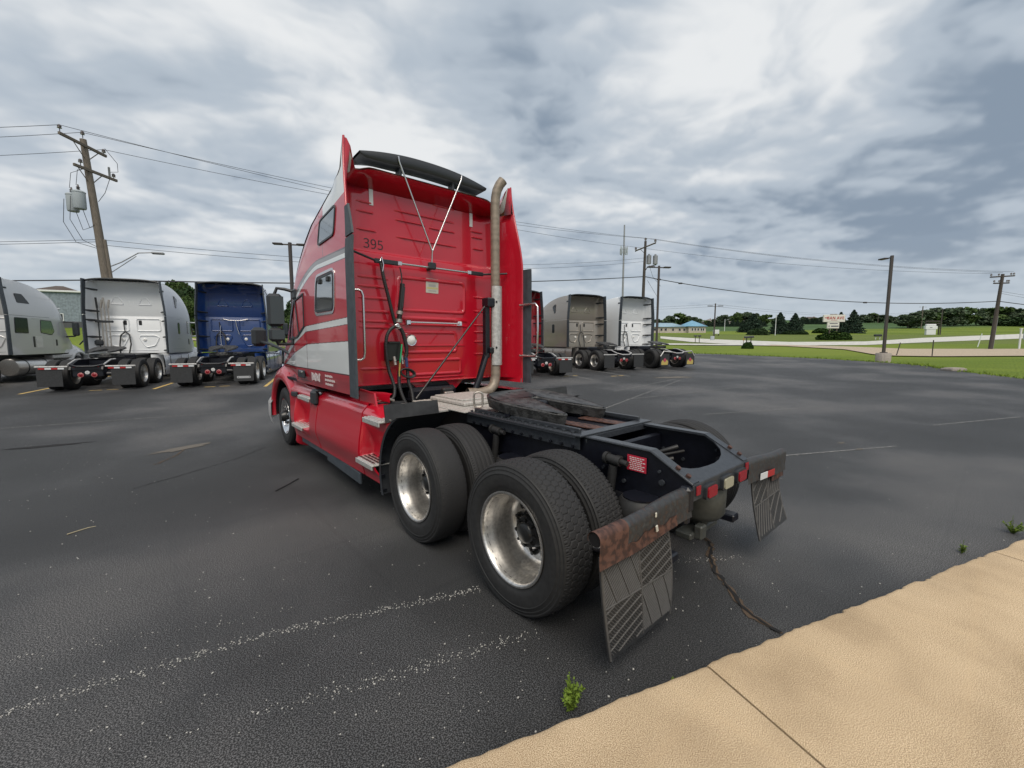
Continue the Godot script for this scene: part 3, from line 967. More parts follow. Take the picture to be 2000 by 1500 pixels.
func build_far_houses():
	var turn := -0.3166
	# long metal building behind the parked trucks on the left
	var o = thing("metal_building", "long blue grey metal building behind the trucks on the left", "building", on_ground(-13.06, -95.48, -0.1), turn)
	var b := MB.new()
	b.box(v3(1, 2.85, -8), v3(32, 5.7, 16))
	for i in 106: b.box(v3(-14.85 + i * 0.3, 3.4, 0.012), v3(0.05, 4.6, 0.024))
	obj("wall", b, M.siding_blue, o)
	b = MB.new()
	b.box(v3(1, 5.78, -8), v3(32.5, 0.28, 16.6), 0.03)
	obj("eave", b, M.window_white, o)
	b = MB.new()
	b.quad(v3(-15.2, 5.9, 0.25), v3(-15.2, 6.5, -8), v3(17.2, 6.5, -8), v3(17.2, 5.9, 0.25))
	b.quad(v3(17.2, 5.9, -16.3), v3(17.2, 6.5, -8), v3(-15.2, 6.5, -8), v3(-15.2, 5.9, -16.3))
	obj("roof", b, M.roof_grey, o)
	b = MB.new()
	b.box(v3(1, 0.55, 0.05), v3(32.1, 1.1, 0.1))
	obj("base_band", b, M.siding_dark, o)
	for x in [-5.6, 0.15, 4.2, 9.5]: pane_window(o, v3(x, 1.75, 0.03), 1.6, 1.0, M.window_white, 3 if x < 1 else 2)
	o = thing("house", "house with a low brown hip roof rising behind the metal building", "house", on_ground(-13.43, -108.0, 0), turn)
	b = MB.new()
	b.box(v3(0, 2.6, 0), v3(9, 5.2, 8))
	obj("wall", b, M.wall_cream, o)
	b = MB.new()
	hip_roof(b, -4.5, 4.5, -4, 4, 5.2, 1.9)
	var rf = obj("roof", b, M.roof_brown, o)
	b = MB.new()
	b.cyl(v3(3.3, 5.4, 1), v3(3.3, 7.3, 1), 0.12, 8)
	obj("vent_pipe", b, M.galvanised, rf)
	# low building with a blue roof beyond the road
	o = thing("blue_roofed_building", "low cream building with a blue metal hip roof beyond the road", "building", on_ground(189.87, -90.12, -0.1), -0.55)
	b = MB.new()
	b.box(v3(-0.4, 1.5, -4), v3(8.6, 3.0, 9))
	b.box(v3(-14.2, 1.35, -5.5), v3(19, 2.7, 9))
	obj("wall", b, M.wall_cream, o)
	b = MB.new()
	hip_roof(b, -4.7, 3.9, -8.5, 0.5, 3.0, 2.9, 0.7)
	obj("roof", b, M.roof_blue, o)
	b = MB.new()
	hip_roof(b, -23.7, -4.9, -10, -1, 2.7, 2.0, 0.6)
	obj("lower_roof", b, M.roof_blue_pale, o)
	for x in [-2.9, -1.5, 0.0, 1.6, 2.6]: pane_window(o, v3(x, 1.6, 0.52), 0.7, 1.1, M.window_white)
	for x in [-20.5, -17.3, -15.2, -11.6, -8.3, -6.0]: pane_window(o, v3(x, 1.5, -0.98), 1.0, 1.0, M.wall_cream)
	# houses on the hill
	var hs = [["tan brick house with a wide dark garage window on the far hill", 610.69, -34.63, 17.0, 4.2, 2.9, "brick_tan", "roof_brown"], ["dark roofed house with a white dormer right of the brick house", 640.47, -22.02, 14.0, 5.2, 3.2, "window_white", "roof_grey"],
		["grey roofed house among the trees above the evergreen row", 365.27, -141.78, 15.0, 3.2, 2.7, "wall_cream", "roof_grey"], ["grey house on the hill right of the blue roofed building", 349.09, -155.82, 8.5, 3.0, 2.3, "roof_grey", "roof_grey"], ["low roofed house on the skyline left of the sign", 466.15, -113.78, 16.0, 3.4, 2.6, "wall_cream", "roof_brown"]]
	for h in hs:
		o = thing("house", h[0], "house", on_ground(h[1], h[2], -0.2), -0.8, "houses on the far hill")
		b = MB.new()
		b.box(v3(0, h[4] / 2, -4), v3(h[3], h[4], 9))
		b.box(v3(-h[3] * 0.25, h[4] / 2 - 0.2, 1.2), v3(h[3] * 0.35, h[4] - 0.4, 1.6))
		obj("wall", b, M[h[6]], o)
		b = MB.new()
		hip_roof(b, -h[3] / 2, h[3] / 2, -8.5, 0.5, h[4], h[5], 0.6)
		hip_roof(b, -h[3] * 0.43, -h[3] * 0.07, -3, 2.0, h[4] - 0.4, 1.8, 0.4)
		rf = obj("roof", b, M[h[7]], o)
		b = MB.new()
		b.box(v3(h[3] * 0.2, h[4] + h[5] * 0.8, -5), v3(0.9, 1.8, 0.9))
		obj("chimney", b, M.brick_tan, rf)
		pane_window(o, v3(-h[3] * 0.25, h[4] * 0.62, 2.02), h[3] * 0.22, 0.9, M.window_white)
		for x in [0.08, 0.26, 0.40]: pane_window(o, v3(h[3] * x, h[4] * 0.6, 0.52), 1.2, 1.2, M.window_white)
	# shop sign on two posts
	o = thing("roadside_sign", "white roadside sign with red lettering on two posts among bushes", "sign", on_ground(112.12, -22.55, 0), -0.85)
	for x in [-0.72, 0.72]:
		b = MB.new()
		b.box(v3(x, 1.75, -0.1), v3(0.2, 3.5, 0.2))
		obj("post", b, M.roof_brown, o)
	b = MB.new()
	b.box(v3(-0.05, 4.72, 0), v3(4.35, 1.58, 0.4), 0.05)
	var pn = obj("upper_panel", b, M.sign_white, o)
	b = MB.new()
	b.box(v3(-0.15, 5.6, 0), v3(1.4, 0.18, 0.3), 0.05)
	obj("cap", b, M.roof_grey, pn)
	b = MB.new()
	b.box(v3(-0.15, 3.22, 0), v3(2.4, 1.38, 0.3), 0.04)
	var p2 = obj("lower_panel", b, M.sign_white, o)
	text(pn, "lettering", "GAN AVE", 0.62, M.sign_red, Transform3D(Basis(), v3(0.15, 4.78, 0.205)), 0.015)
	for r in [[pn, -1.55, 4.85, 0.9, 0.16], [pn, -0.1, 4.32, 1.3, 0.07], [p2, 0.15, 3.02, 1.5, 0.24], [p2, -0.1, 3.62, 1.6, 0.16], [p2, -1.0, 3.0, 0.16, 0.4]]:
		b = MB.new()
		b.box(v3(r[1], r[2], 0.155 if r[0] == p2 else 0.205), v3(r[3], r[4], 0.02))
		obj("print", b, M.sign_ink if r[0] == p2 else M.sign_red, r[0])
	# white stepped cabinet across the road
	o = thing("white_monument", "white stepped monument sign across the road right of the lamp post", "sign", on_ground(224.58, -16.28, 0), -0.9)
	b = MB.new()
	b.box(v3(0, 1.05, 0), v3(3.1, 2.1, 1.0), 0.05)
	b.box(v3(0, 2.7, 0), v3(3.9, 1.25, 1.2), 0.08)
	b.box(v3(0, 3.65, 0), v3(3.3, 0.75, 1.0), 0.2)
	pn = obj("body", b, M.window_white, o)
	b = MB.new()
	b.box(v3(-0.2, 2.75, 0.61), v3(0.8, 0.2, 0.03))
	obj("print", b, M.sign_ink, pn)
	o = thing("timber_rack", "rack of two dark horizontal beams behind the white monument", "rack", on_ground(229.0, -16.0, 0), -0.9)
	for y in [4.3, 5.2]:
		b = MB.new()
		b.box(v3(0, y, 0), v3(5.2, 0.35, 0.3))
		obj("beam", b, M.pole_wood_dark, o)
	for x in [-2.2, 2.2]:
		b = MB.new()
		b.box(v3(x, 2.6, -0.3), v3(0.3, 5.2, 0.3))
		obj("post", b, M.pole_wood_dark, o)
	# mailboxes
	var box_at = func(x, z, turn2, label, grp, hh, m):
		var q = thing("mailbox", label, "mailbox", on_ground(x, z, 0), turn2, grp)
		var bb := MB.new()
		bb.box(v3(0, hh * 0.45, 0), v3(0.09, hh * 0.9, 0.09), 0.01)
		obj("post", bb, M.pole_wood_dark if m == M.black_plastic else M.pole_wood, q)
		bb = MB.new()
		var prof := PackedVector2Array()
		for i in 9: prof.append(Vector2(cos(PI * i / 8.0) * 0.12, 0.11 + sin(PI * i / 8.0) * 0.12))
		prof.append(Vector2(-0.12, 0)); prof.append(Vector2(0.12, 0))
		bb.prism(prof, v3(0, hh * 0.88, -0.25), Vector3.RIGHT, Vector3.UP, v3(0, 0, 0.52))
		obj("box", bb, m, q)
	box_at.call(68.75, -32.55, 0.9, "left of the two dark mailboxes beside the far drive", "mailboxes by the road", 1.15, M.black_plastic)
	box_at.call(69.15, -32.05, 0.9, "right of the two dark mailboxes beside the far drive", "mailboxes by the road", 1.15, M.black_plastic)
	box_at.call(49.62, -17.3, 0.7, "left of the two mailboxes in the bush by the yard edge", "mailboxes by the road", 1.3, M.black_plastic)
	box_at.call(49.95, -16.95, 0.7, "right of the two mailboxes in the bush by the yard edge", "mailboxes by the road", 1.35, M.black_plastic)
	o = thing("orange_marker", "small orange marker tag beside the mailboxes in the bush", "marker", on_ground(49.4, -17.55, 0))
	b = MB.new()
	b.box(v3(0, 0.5, 0), v3(0.04, 1.0, 0.04))
	obj("stake", b, M.pole_wood, o)
	b = MB.new()
	b.box(v3(0, 1.0, 0.02), v3(0.16, 0.3, 0.02))
	obj("tag", b, M.orange_tag, o)
	o = thing("newspaper_box", "dark box on white legs beside the far road", "box", on_ground(127.44, -17.19, 0), -0.8)
	b = MB.new()
	b.box(v3(0, 0.95, 0), v3(1.6, 0.5, 0.6), 0.1)
	obj("box", b, M.black_plastic, o)
	for x in [-0.45, 0.45]:
		b = MB.new()
		b.box(v3(x, 0.36, 0), v3(0.1, 0.72, 0.1))
		obj("leg", b, M.window_white, o)
	# posts along the drive
	b = MB.new()
	b.tube([v3(0, -0.1, 0), v3(0.19, 1.05, 0.17)], 0.035, 8)
	tag(obj("leaning_stake", b, M.bronze_pole, null, Transform3D(Basis(), on_ground(42.58, -3.47))), "dark leaning stake beside the gravel drive right of the lamp post", "stake")
	b = MB.new()
	b.cyl(v3(0, -0.1, 0), v3(0.0, 1.28, 0), 0.035, 8)
	tag(obj("metal_stake", b, M.bronze_pole, null, Transform3D(Basis(), on_ground(43.35, -1.47))), "dark upright stake standing on the edge of the gravel drive", "stake")
	b = MB.new()
	b.tube([v3(0, -0.1, 0), v3(0.30, 1.65, 0.26)], 0.05, 8)
	tag(obj("marker_post", b, M.window_white, null, Transform3D(Basis(), on_ground(77.1, 0.02))), "white leaning marker post on the strip of lawn between road and drive", "post")
	o = thing("entrance_sign", "pale entrance sign on a white post at the right edge", "sign", on_ground(69.74, 3.3), -0.9)
	b = MB.new()
	b.cyl(v3(0, -0.1, 0), v3(0, 2.2, 0), 0.09, 10)
	b.box(v3(0, 2.22, 0), v3(0.22, 0.08, 0.22), 0.02)
	obj("post", b, M.window_white, o)
	b = MB.new()
	b.cyl(v3(2.2, -0.1, 0), v3(2.2, 2.2, 0), 0.09, 10)
	obj("post", b, M.window_white, o)
	b = MB.new()
	b.box(v3(1.15, 1.55, 0), v3(1.8, 1.0, 0.06), 0.01)
	obj("panel", b, M.siding_blue, o)
	# white trailer far off and a green utility cabinet
	o = thing("trailer", "small white enclosed trailer on the far lawn behind a pole", "trailer", on_ground(149.55, -64.21), 0.5)
	b = MB.new()
	b.box(v3(0, 1.25, 0), v3(3.0, 1.5, 1.8), 0.1)
	obj("body", b, M.window_white, o)
	for x in [-0.4, 0.4]:
		b = MB.new()
		b.cyl(v3(x, 0.33, 0.8), v3(x, 0.33, 1.0), 0.33, 14)
		obj("wheel", b, M.rubber, o)
	b = MB.new()
	b.box(v3(0, 0.42, 0), v3(0.8, 0.9, 0.7), 0.04)
	tag(obj("utility_cabinet", b, M.transformer_grey, null, Transform3D(Basis(Vector3.UP, 0.6), on_ground(90.03, -39.08))), "pale green utility cabinet at the foot of the far pole", "cabinet")
	b = MB.new()
	b.box(v3(0, 0.05, 0), v3(0.78, 0.14, 0.6), 0.03)
	b.box(v3(0.02, 0.13, 0), v3(0.62, 0.05, 0.46), 0.02)
	tag(obj("drain_slab", b, M.base_concrete, null, Transform3D(Basis(Vector3.UP, -0.7), on_ground(27.65, 0.53))), "weathered concrete drain slab at the edge of the asphalt", "slab")

func text(parent, called, s: String, h: float, m: Material, at: Transform3D, depth := 0.004, fontname := "Droid Sans", bold := true):
	var t := TextMesh.new()
	var f := SystemFont.new()
	f.font_names = PackedStringArray([fontname])
	f.font_weight = 700 if bold else 400
	t.font = f
	t.text = s
	t.font_size = 64
	t.pixel_size = h / 47.0
	t.depth = depth
	return obj(called, t, m, parent, at)

func sag(a: Vector3, b: Vector3, k: float, n := 24) -> Array:
	var p := []
	for i in n + 1:
		var t = float(i) / n
		p.append(a.lerp(b, t) - v3(0, 4.0 * k * t * (1.0 - t), 0))
	return p

func wire(label, group, a, b, k, r := 0.012, n := 24):
	var q := MB.new()
	q.tube(sag(a, b, k, n), r, 6)
	tag(obj("overhead_wire", q, M.wire), label, "wire", group)

func pin(parent, p: Vector3, s := 1.0):
	var b := MB.new()
	var xf = Transform3D(Basis(v3(0, 1, 0), v3(-1, 0, 0), v3(0, 0, 1)), p)
	b.lathe([Vector2(0.015, -0.14) * s, Vector2(0.015, 0) * s, Vector2(0.075, 0.0) * s, Vector2(0.05, 0.05) * s, Vector2(0.07, 0.06) * s, Vector2(0.045, 0.12) * s, Vector2(0.001, 0.14) * s], 10, xf)
	obj("insulator", b, M.insulator, parent)

func build_poles():
	var A = on_ground(-3.99, -30.66, 0)
	var B_ = on_ground(36.9, -22.96, 0)
	var C_ = on_ground(66.31, 1.25, 0)
	# the near wooden pole
	var o = thing("utility_pole", "leaning grey wooden utility pole with transformers behind the white truck", "utility pole", A, 0.0, "wooden utility poles")
	var lean = v3(-0.055, 1, 0.0)
	var at = func(y): return lean * y
	var b := MB.new()
	b.tube([at.call(-0.5), at.call(3), at.call(8), at.call(12.0)], [0.24, 0.22, 0.18, 0.14], 14)
	obj("pole", b, M.pole_wood, o)
	b = MB.new()
	b.tube([at.call(0.0) + v3(0.22, 0, 0.1), at.call(6.9) + v3(0.19, 0, 0.1)], 0.085, 8)
	obj("riser_conduit", b, M.pole_wood, o)
	var arm1 = v3(0.80, -0.05, -1.10)
	var arm2 = v3(0.81, -0.05, -0.85)
	var t1 = at.call(11.65) + v3(0, 0, 0.2)
	var t2 = at.call(10.45) + v3(0, 0, 0.2)
	for q in [[t1, arm1, 1.0, 1.0, 0.075], [t2, arm2, 0.6, 1.35, 0.06]]:
		b = MB.new()
		var bz = q[1].normalized()
		var bs = Basis(bz.cross(Vector3.UP).normalized(), Vector3.UP, -bz).orthonormalized()
		b.box(q[0] + q[1] * (q[3] - q[2]) * 0.5, v3(0.11, 0.14, q[1].length() * (q[2] + q[3])), 0.012, bs)
		obj("crossarm", b, M.pole_wood, o)
		b = MB.new()
		b.tube([q[0] + q[1] * 0.65, at.call(q[0].y - 0.75)], 0.022, 6)
		b.tube([q[0] - q[1] * 0.5, at.call(q[0].y - 0.75)], 0.022, 6)
		obj("brace", b, M.pole_wood, o)
	for p in [t1 - arm1 * 0.95, t1 + arm1 * 0.9, at.call(12.05), t2 + arm2 * 1.2, t2 - arm2 * 0.3]: pin(o, p + v3(0, 0.2, 0), 1.3)
	b = MB.new()
	b.box(t2 + arm2 * 1.0 + v3(0, 0.35, 0), v3(0.10, 0.55, 0.12), 0.02, Basis(Vector3.RIGHT, 0.3))
	obj("fuse_cutout", b, M.galvanised, o)
	# two transformer cans
	for q in [[v3(-0.56, 8.35, 0.12), 0.27], [v3(-0.86, 8.28, -0.42), 0.25]]:
		b = MB.new()
		var xf = Transform3D(Basis(v3(0, 1, 0), v3(-1, 0, 0), v3(0, 0, 1)), at.call(q[0].y) + v3(q[0].x, 0, q[0].z))
		b.lathe([Vector2(0.01, 0), Vector2(q[1] * 0.9, 0.0), Vector2(q[1], 0.05), Vector2(q[1], 0.82), Vector2(q[1] * 1.06, 0.83), Vector2(q[1] * 1.06, 0.87), Vector2(q[1] * 0.8, 0.93), Vector2(0.01, 0.97)], 20, xf)
		var can = obj("transformer", b, M.transformer_grey, o)
		b = MB.new()
		b.lathe([Vector2(0.05, 0.92), Vector2(0.05, 1.0), Vector2(0.09, 1.02), Vector2(0.05, 1.06), Vector2(0.09, 1.10), Vector2(0.05, 1.14), Vector2(0.03, 1.25), Vector2(0.01, 1.26)], 10, xf)
		obj("bushing", b, M.insulator, can)
		b = MB.new()
		b.tube([at.call(q[0].y + 1.2) + v3(q[0].x, 0, q[0].z), at.call(q[0].y + 2.0) + v3(q[0].x + 0.15, 0, q[0].z), t2 - arm2 * 0.1], 0.012, 5)
		b.tube([at.call(q[0].y + 0.6) + v3(q[0].x - 0.28, 0, q[0].z), at.call(q[0].y - 0.6) + v3(q[0].x - 0.45, 0, q[0].z), at.call(q[0].y - 1.6) + v3(q[0].x - 0.1, 0, q[0].z), at.call(q[0].y - 1.9) + v3(-0.1, 0, 0.1)], 0.014, 5)
		b.tube([at.call(q[0].y) + v3(q[0].x + 0.1, 0, q[0].z), at.call(q[0].y - 0.9) + v3(q[0].x + 0.25, 0, q[0].z), at.call(q[0].y - 0.7) + v3(-0.05, 0, 0.15)], 0.014, 5)
		obj("drop_wire", b, M.wire, can)
	b = MB.new()
	b.tube([t1 + arm1 * 0.6 + v3(0.3, 0.3, 0), t1 + arm1 * 0.8 + v3(0.6, -0.3, 0), t2 + arm2 * 1.2 + v3(0.2, 0.5, 0), t2 + arm2 * 1.0 + v3(0, 0.35, 0)], 0.014, 5)
	b.tube([t2 + arm2 * 1.0, t2 + arm2 * 0.7 + v3(0, -0.9, 0), at.call(8.9) + v3(0.2, 0, 0)], 0.014, 5)
	obj("jumper_wire", b, M.wire, o)
	# street lamp bracket
	b = MB.new()
	b.tube([at.call(5.35), at.call(5.75) + v3(0.75, 0, 0.3), at.call(6.1) + v3(1.5, 0.2, 0.55), at.call(6.15) + v3(2.1, 0.22, 0.75)], 0.03, 7)
	b.tube([at.call(4.95), at.call(6.02) + v3(1.4, 0.1, 0.5)], 0.022, 6)
	var ar = obj("lamp_bracket", b, M.galvanised, o)
	b = MB.new()
	b.box(at.call(6.15) + v3(2.35, 0.2, 0.85), v3(0.6, 0.12, 0.26), 0.05, Basis(Vector3.UP, -0.35))
	obj("lamp_head", b, M.galvanised, ar)
	# the pole beyond the right hand trucks
	o = thing("utility_pole", "wooden utility pole with a crossarm and twin transformers behind the right trucks", "utility pole", B_, 0.0, "wooden utility poles")
	b = MB.new()
	b.tube([v3(0, -0.5, 0), v3(0, 6, 0), v3(0.12, 11.2, 0)], [0.18, 0.155, 0.12], 10)
	obj("pole", b, M.pole_wood_dark, o)
	var armB = v3(-0.42, 0.12, 1.45)
	b = MB.new()
	b.tube([v3(0.1, 10.6, 0) - armB, v3(0.1, 10.6, 0) + armB], 0.075, 4)
	obj("crossarm", b, M.pole_wood, o)
	b = MB.new()
	b.tube([v3(0.1, 10.6, 0) - armB * 0.5, v3(0.1, 9.9, 0)], 0.025, 5)
	obj("brace", b, M.pole_wood_dark, o)
	for p in [v3(0.1, 10.75, 0) - armB * 0.95, v3(0.12, 11.3, 0), v3(0.1, 10.75, 0) + armB * 0.95]: pin(o, p, 1.8)
	for q in [v3(0.45, 8.9, 0.25), v3(0.85, 8.85, 0.75)]:
		b = MB.new()
		b.cyl(q, q + v3(0, 0.85, 0), 0.24, 12)
		b.cyl(q + v3(0, 0.85, 0), q + v3(0, 1.0, 0), 0.1, 8)
		obj("transformer", b, M.galvanised, o)
	b = MB.new()
	b.tube([v3(0.1, 8.1, 0), v3(0.35, 8.6, 0.2), v3(1.0, 8.8, 0.8)], 0.05, 6)
	b.tube([v3(0.45, 8.9, 0.25), v3(0.9, 7.6, 0.5), v3(1.3, 6.6, 1.2)], 0.016, 5)
	b.tube([v3(0.3, 7.2, 0.25), v3(1.2, 5.4, 1.0), v3(0.9, 3.5, 1.2), v3(1.3, 1.5, 1.3)], 0.016, 5)
	obj("bracket", b, M.wire, o)
	# the pole on the right
	o = thing("utility_pole", "leaning utility pole with two crossarms on the lawn at the right", "utility pole", C_, 0.0, "wooden utility poles")
	var lc = v3(0.045, 1, 0.035)
	b = MB.new()
	b.tube([lc * -0.5, lc * 4, lc * 8.0], [0.19, 0.165, 0.13], 10)
	obj("pole", b, M.pole_wood_dark, o)
	b = MB.new()
	b.tube([lc * 3.6 + v3(0.16, 0, 0.14), v3(0.17, -0.2, 0.15)], 0.05, 6)
	obj("riser_conduit", b, M.galvanised, o)
	for q in [[7.75, v3(1.0, 0.08, 0.85)], [7.05, v3(0.6, 0.02, 0.55)]]:
		b = MB.new()
		b.tube([lc * q[0] - q[1], lc * q[0] + q[1]], 0.07, 4)
		obj("crossarm", b, M.pole_wood_dark, o)
		for k in [-0.93, -0.3, 0.7, 0.93]: pin(o, lc * q[0] + q[1] * k + v3(0, 0.15, 0), 1.3)
	# wires
	var Z = from_ds(23.0, -64.0)
	var zl = v3(Z.x, 0, Z.y)
	var a1 = [A + t1 - arm1 * 0.95 + v3(0, 0.35, 0), A + at.call(12.35), A + t1 + arm1 * 0.9 + v3(0, 0.35, 0)]
	var b1 = [B_ + v3(0.1, 10.98, 0) - armB * 0.95, B_ + v3(0.12, 11.5, 0), B_ + v3(0.1, 10.98, 0) + armB * 0.95]
	var nm = ["nearest", "middle", "furthest"]
	for i in 3:
		wire("%s of the three top wires running right from the transformer pole" % nm[i], "overhead wires over the yard", a1[i], b1[i], 0.7)
		wire("%s of the three top wires running left from the transformer pole" % nm[i], "overhead wires over the yard", a1[i], zl + v3(0, 13.4 - i * 0.35, 0) + v3(arm1.x, 0, arm1.z) * (i - 1), 0.8)
		wire("%s of the three top wires between the two right hand poles" % nm[i], "overhead wires over the yard", b1[i], C_ + lc * 8.15 + v3(0.9, 0.1, 0.75) * (i - 1), 0.6)
	for i in 2:
		wire("%s low wire running right from the transformer pole" % ["upper", "lower"][i], "overhead wires over the yard", A + at.call(6.9 - i * 0.28) + v3(0.2, 0, 0), B_ + v3(0.1, 9.5 - i * 0.35, 0), 1.0)
		wire("%s low wire running left from the transformer pole" % ["upper", "lower"][i], "overhead wires over the yard", A + at.call(6.9 - i * 0.12), zl + v3(0, 7.9 - i * 0.2, 0), 0.5)
		wire("%s wire running off to the right from the right hand pole" % ["upper", "lower"][i], "overhead wires over the yard", C_ + lc * (6.2 - i * 0.2), on_ground(150.0, 30.0, 7.0 - i * 1.4), 1.2)
	wire("thick cable sagging between the two right hand poles", "thick cables over the yard", B_ + v3(0.1, 7.6, 0), C_ + lc * 5.15, 1.15, 0.04)
	wire("thick cable from the middle pole running left behind the red truck", "thick cables over the yard", B_ + v3(0.1, 7.6, 0), A + at.call(4.75) + v3(0.2, 0, 0), 0.4, 0.04)
	wire("thick cable running left past the grey building", "thick cables over the yard", A + at.call(4.75), zl + v3(0, 5.55, 0), 0.25, 0.035)
	wire("thick cable running off to the right from the right hand pole", "thick cables over the yard", C_ + lc * 5.15, on_ground(130.0, 28.0, 5.2), 1.0, 0.04)
	var b2 := MB.new()
	for q in [0.04, 0.10, 0.62]:
		var p = (B_ + v3(0.1, 7.6, 0)).lerp(C_ + lc * 5.15, q) - v3(0, 4.6 * q * (1 - q), 0)
		b2.box(p - v3(0, 0.02, 0), v3(0.45, 0.16, 0.14), 0.05, Basis(Vector3.UP, -0.7))
	tag(obj("cable_splice_case", b2, M.wire), "dark splice cases hung on the thick cable", "splice cases", "", "stuff")
	# lamp posts of the yard
	var lamp = func(called_at, h, label, arms, arm_turn, base_r):
		var q = thing("lamp_post", label, "lamp post", called_at, 0.0, "square bronze lamp posts")
		var bb := MB.new()
		bb.box(v3(0, h / 2, 0), v3(0.15, h, 0.15), 0.012, Basis(Vector3.UP, 0.6))
		bb.box(v3(0, 0.03 + base_r[1], 0), v3(0.30, 0.05, 0.30), 0.01, Basis(Vector3.UP, 0.6))
		obj("pole", bb, M.bronze_pole, q)
		bb = MB.new()
		var xf = Transform3D(Basis(v3(0, 1, 0), v3(-1, 0, 0), v3(0, 0, 1)), Vector3.ZERO)
		bb.lathe([Vector2(base_r[0], -0.3), Vector2(base_r[0], base_r[1] - 0.03), Vector2(base_r[0] - 0.03, base_r[1]), Vector2(0.01, base_r[1] + 0.002)], 20, xf)
		obj("concrete_base", bb, M.base_concrete, q)
		for s in arms:
			var dv = v3(cos(arm_turn), 0, -sin(arm_turn)) * s
			bb = MB.new()
			bb.box(v3(0, h - 0.12, 0) + dv * 0.22, v3(0.34, 0.07, 0.07), 0.01, Basis(Vector3.UP, arm_turn))
			var ob = obj("arm", bb, M.bronze_pole, q)
			bb = MB.new()
			bb.box(v3(0, h - 0.10, 0) + dv * 0.62, v3(0.52, 0.09, 0.32), 0.03, Basis(Vector3.UP, arm_turn))
			obj("lamp_head", bb, M.bronze_pole, ob)
	lamp.call(on_ground(3.65, -24.68, 0), 6.9, "twin headed lamp post just left of the red truck", [-1.0, 1.0], -0.5, [0.3, 0.6])
	lamp.call(on_ground(25.31, -14.49, 0), 6.6, "twin headed lamp post standing beside the white truck on the right", [-1.0, 1.0], -0.55, [0.3, 0.6])
	lamp.call(on_ground(33.24, -2.96, 0), 6.72, "tall lamp post on a round concrete base at the lawn edge", [1.0], 0.86, [0.40, 0.56])
	# far poles
	o = thing("cell_tower", "tall grey cell tower with a cluster of antennas behind the right trucks", "cell tower", on_ground(90.52, -62.49, 0))
	b = MB.new()
	b.tube([v3(0, -0.5, 0), v3(0, 14, 0), v3(0, 28.4, 0)], [0.30, 0.24, 0.17], 12)
	obj("mast", b, M.galvanised, o)
	for i in 9:
		var a = TAU * i / 9.0
		b = MB.new()
		var p = v3(cos(a) * 0.85, 21.9 + (i % 3) * 0.15, sin(a) * 0.85)
		b.box(p, v3(0.26, 1.5 + (i % 2) * 0.5, 0.16), 0.03, Basis(Vector3.UP, -a))
		b.tube([v3(0, p.y + 0.4, 0), p + v3(0, 0.4, 0)], 0.04, 5)
		b.tube([v3(0, p.y - 0.4, 0), p + v3(0, -0.4, 0)], 0.04, 5)
		obj("antenna", b, M.transformer_grey, o)
	var far_pole = func(p, h, r, m, label, arms):
		var q = thing("far_pole", label, "pole", p, 0.0, "poles along the far road")
		var bb := MB.new()
		bb.tube([v3(0, -0.3, 0), v3(0, h, 0)], [r * 1.2, r], 8)
		obj("pole", bb, m, q)
		for s in arms:
			bb = MB.new()
			var dv = v3(0.755, 0, 0.656) * s
			bb.tube([v3(0, h - 0.75, 0), v3(0, h - 0.55, 0) + dv * 0.6], 0.04, 5)
			bb.box(v3(0, h - 0.55, 0) + dv * 1.15, v3(1.1, 0.16, 0.35), 0.05, Basis(Vector3.UP, -0.7155))
			obj("lamp_arm", bb, m, q)
	far_pole.call(on_ground(92.3, -39.75, 0), 7.95, 0.14, M.pole_wood_dark, "dark pole with two lamp arms by the green cabinet", [-1.0, 1.0])
	far_pole.call(on_ground(383.0, -33.5, 0), 14.5, 0.28, M.pole_wood, "pale lamp pole with white arms among the trees right of the lamp post", [-1.6, 1.6])
	far_pole.call(on_ground(230.35, -13.92, 0), 10.0, 0.16, M.pole_wood_dark, "dark pole right behind the white monument", [])
	far_pole.call(on_ground(233.0, -96.0, 0), 6.3, 0.12, M.window_white, "thin pale post just right of the dark far pole", [])
	far_pole.call(on_ground(170.0, -52.0, 0), 7.5, 0.10, M.window_white, "thin pale post in front of the paired spruces", [])
	far_pole.call(on_ground(507.0, -74.0, 0), 6.0, 0.16, M.pole_wood, "small far pole on the skyline left of the lamp post", [])
	for i in 2:
		wire("%s wire from the dark far pole to the skyline" % ["upper", "lower"][i], "wires along the far road", on_ground(92.3, -39.75, 7.8 - i * 0.5), on_ground(232.0, -41.0, 8.2 - i * 0.6), 0.6, 0.02)
		wire("%s wire running left from the dark far pole" % ["upper", "lower"][i], "wires along the far road", on_ground(92.3, -39.75, 7.8 - i * 0.5), on_ground(70.0, -72.0, 7.6 - i * 0.5), 0.5, 0.02)
		wire("%s wire crossing behind the lamp post towards the monument" % ["upper", "lower"][i], "wires along the far road", on_ground(232.0, -41.0, 8.2 - i * 0.6), on_ground(230.35, -13.92, 9.6 - i * 0.6), 0.5, 0.025)

# ---------------------------------------------------------------- wheels (axle along x, outside towards -x)
var W := {}

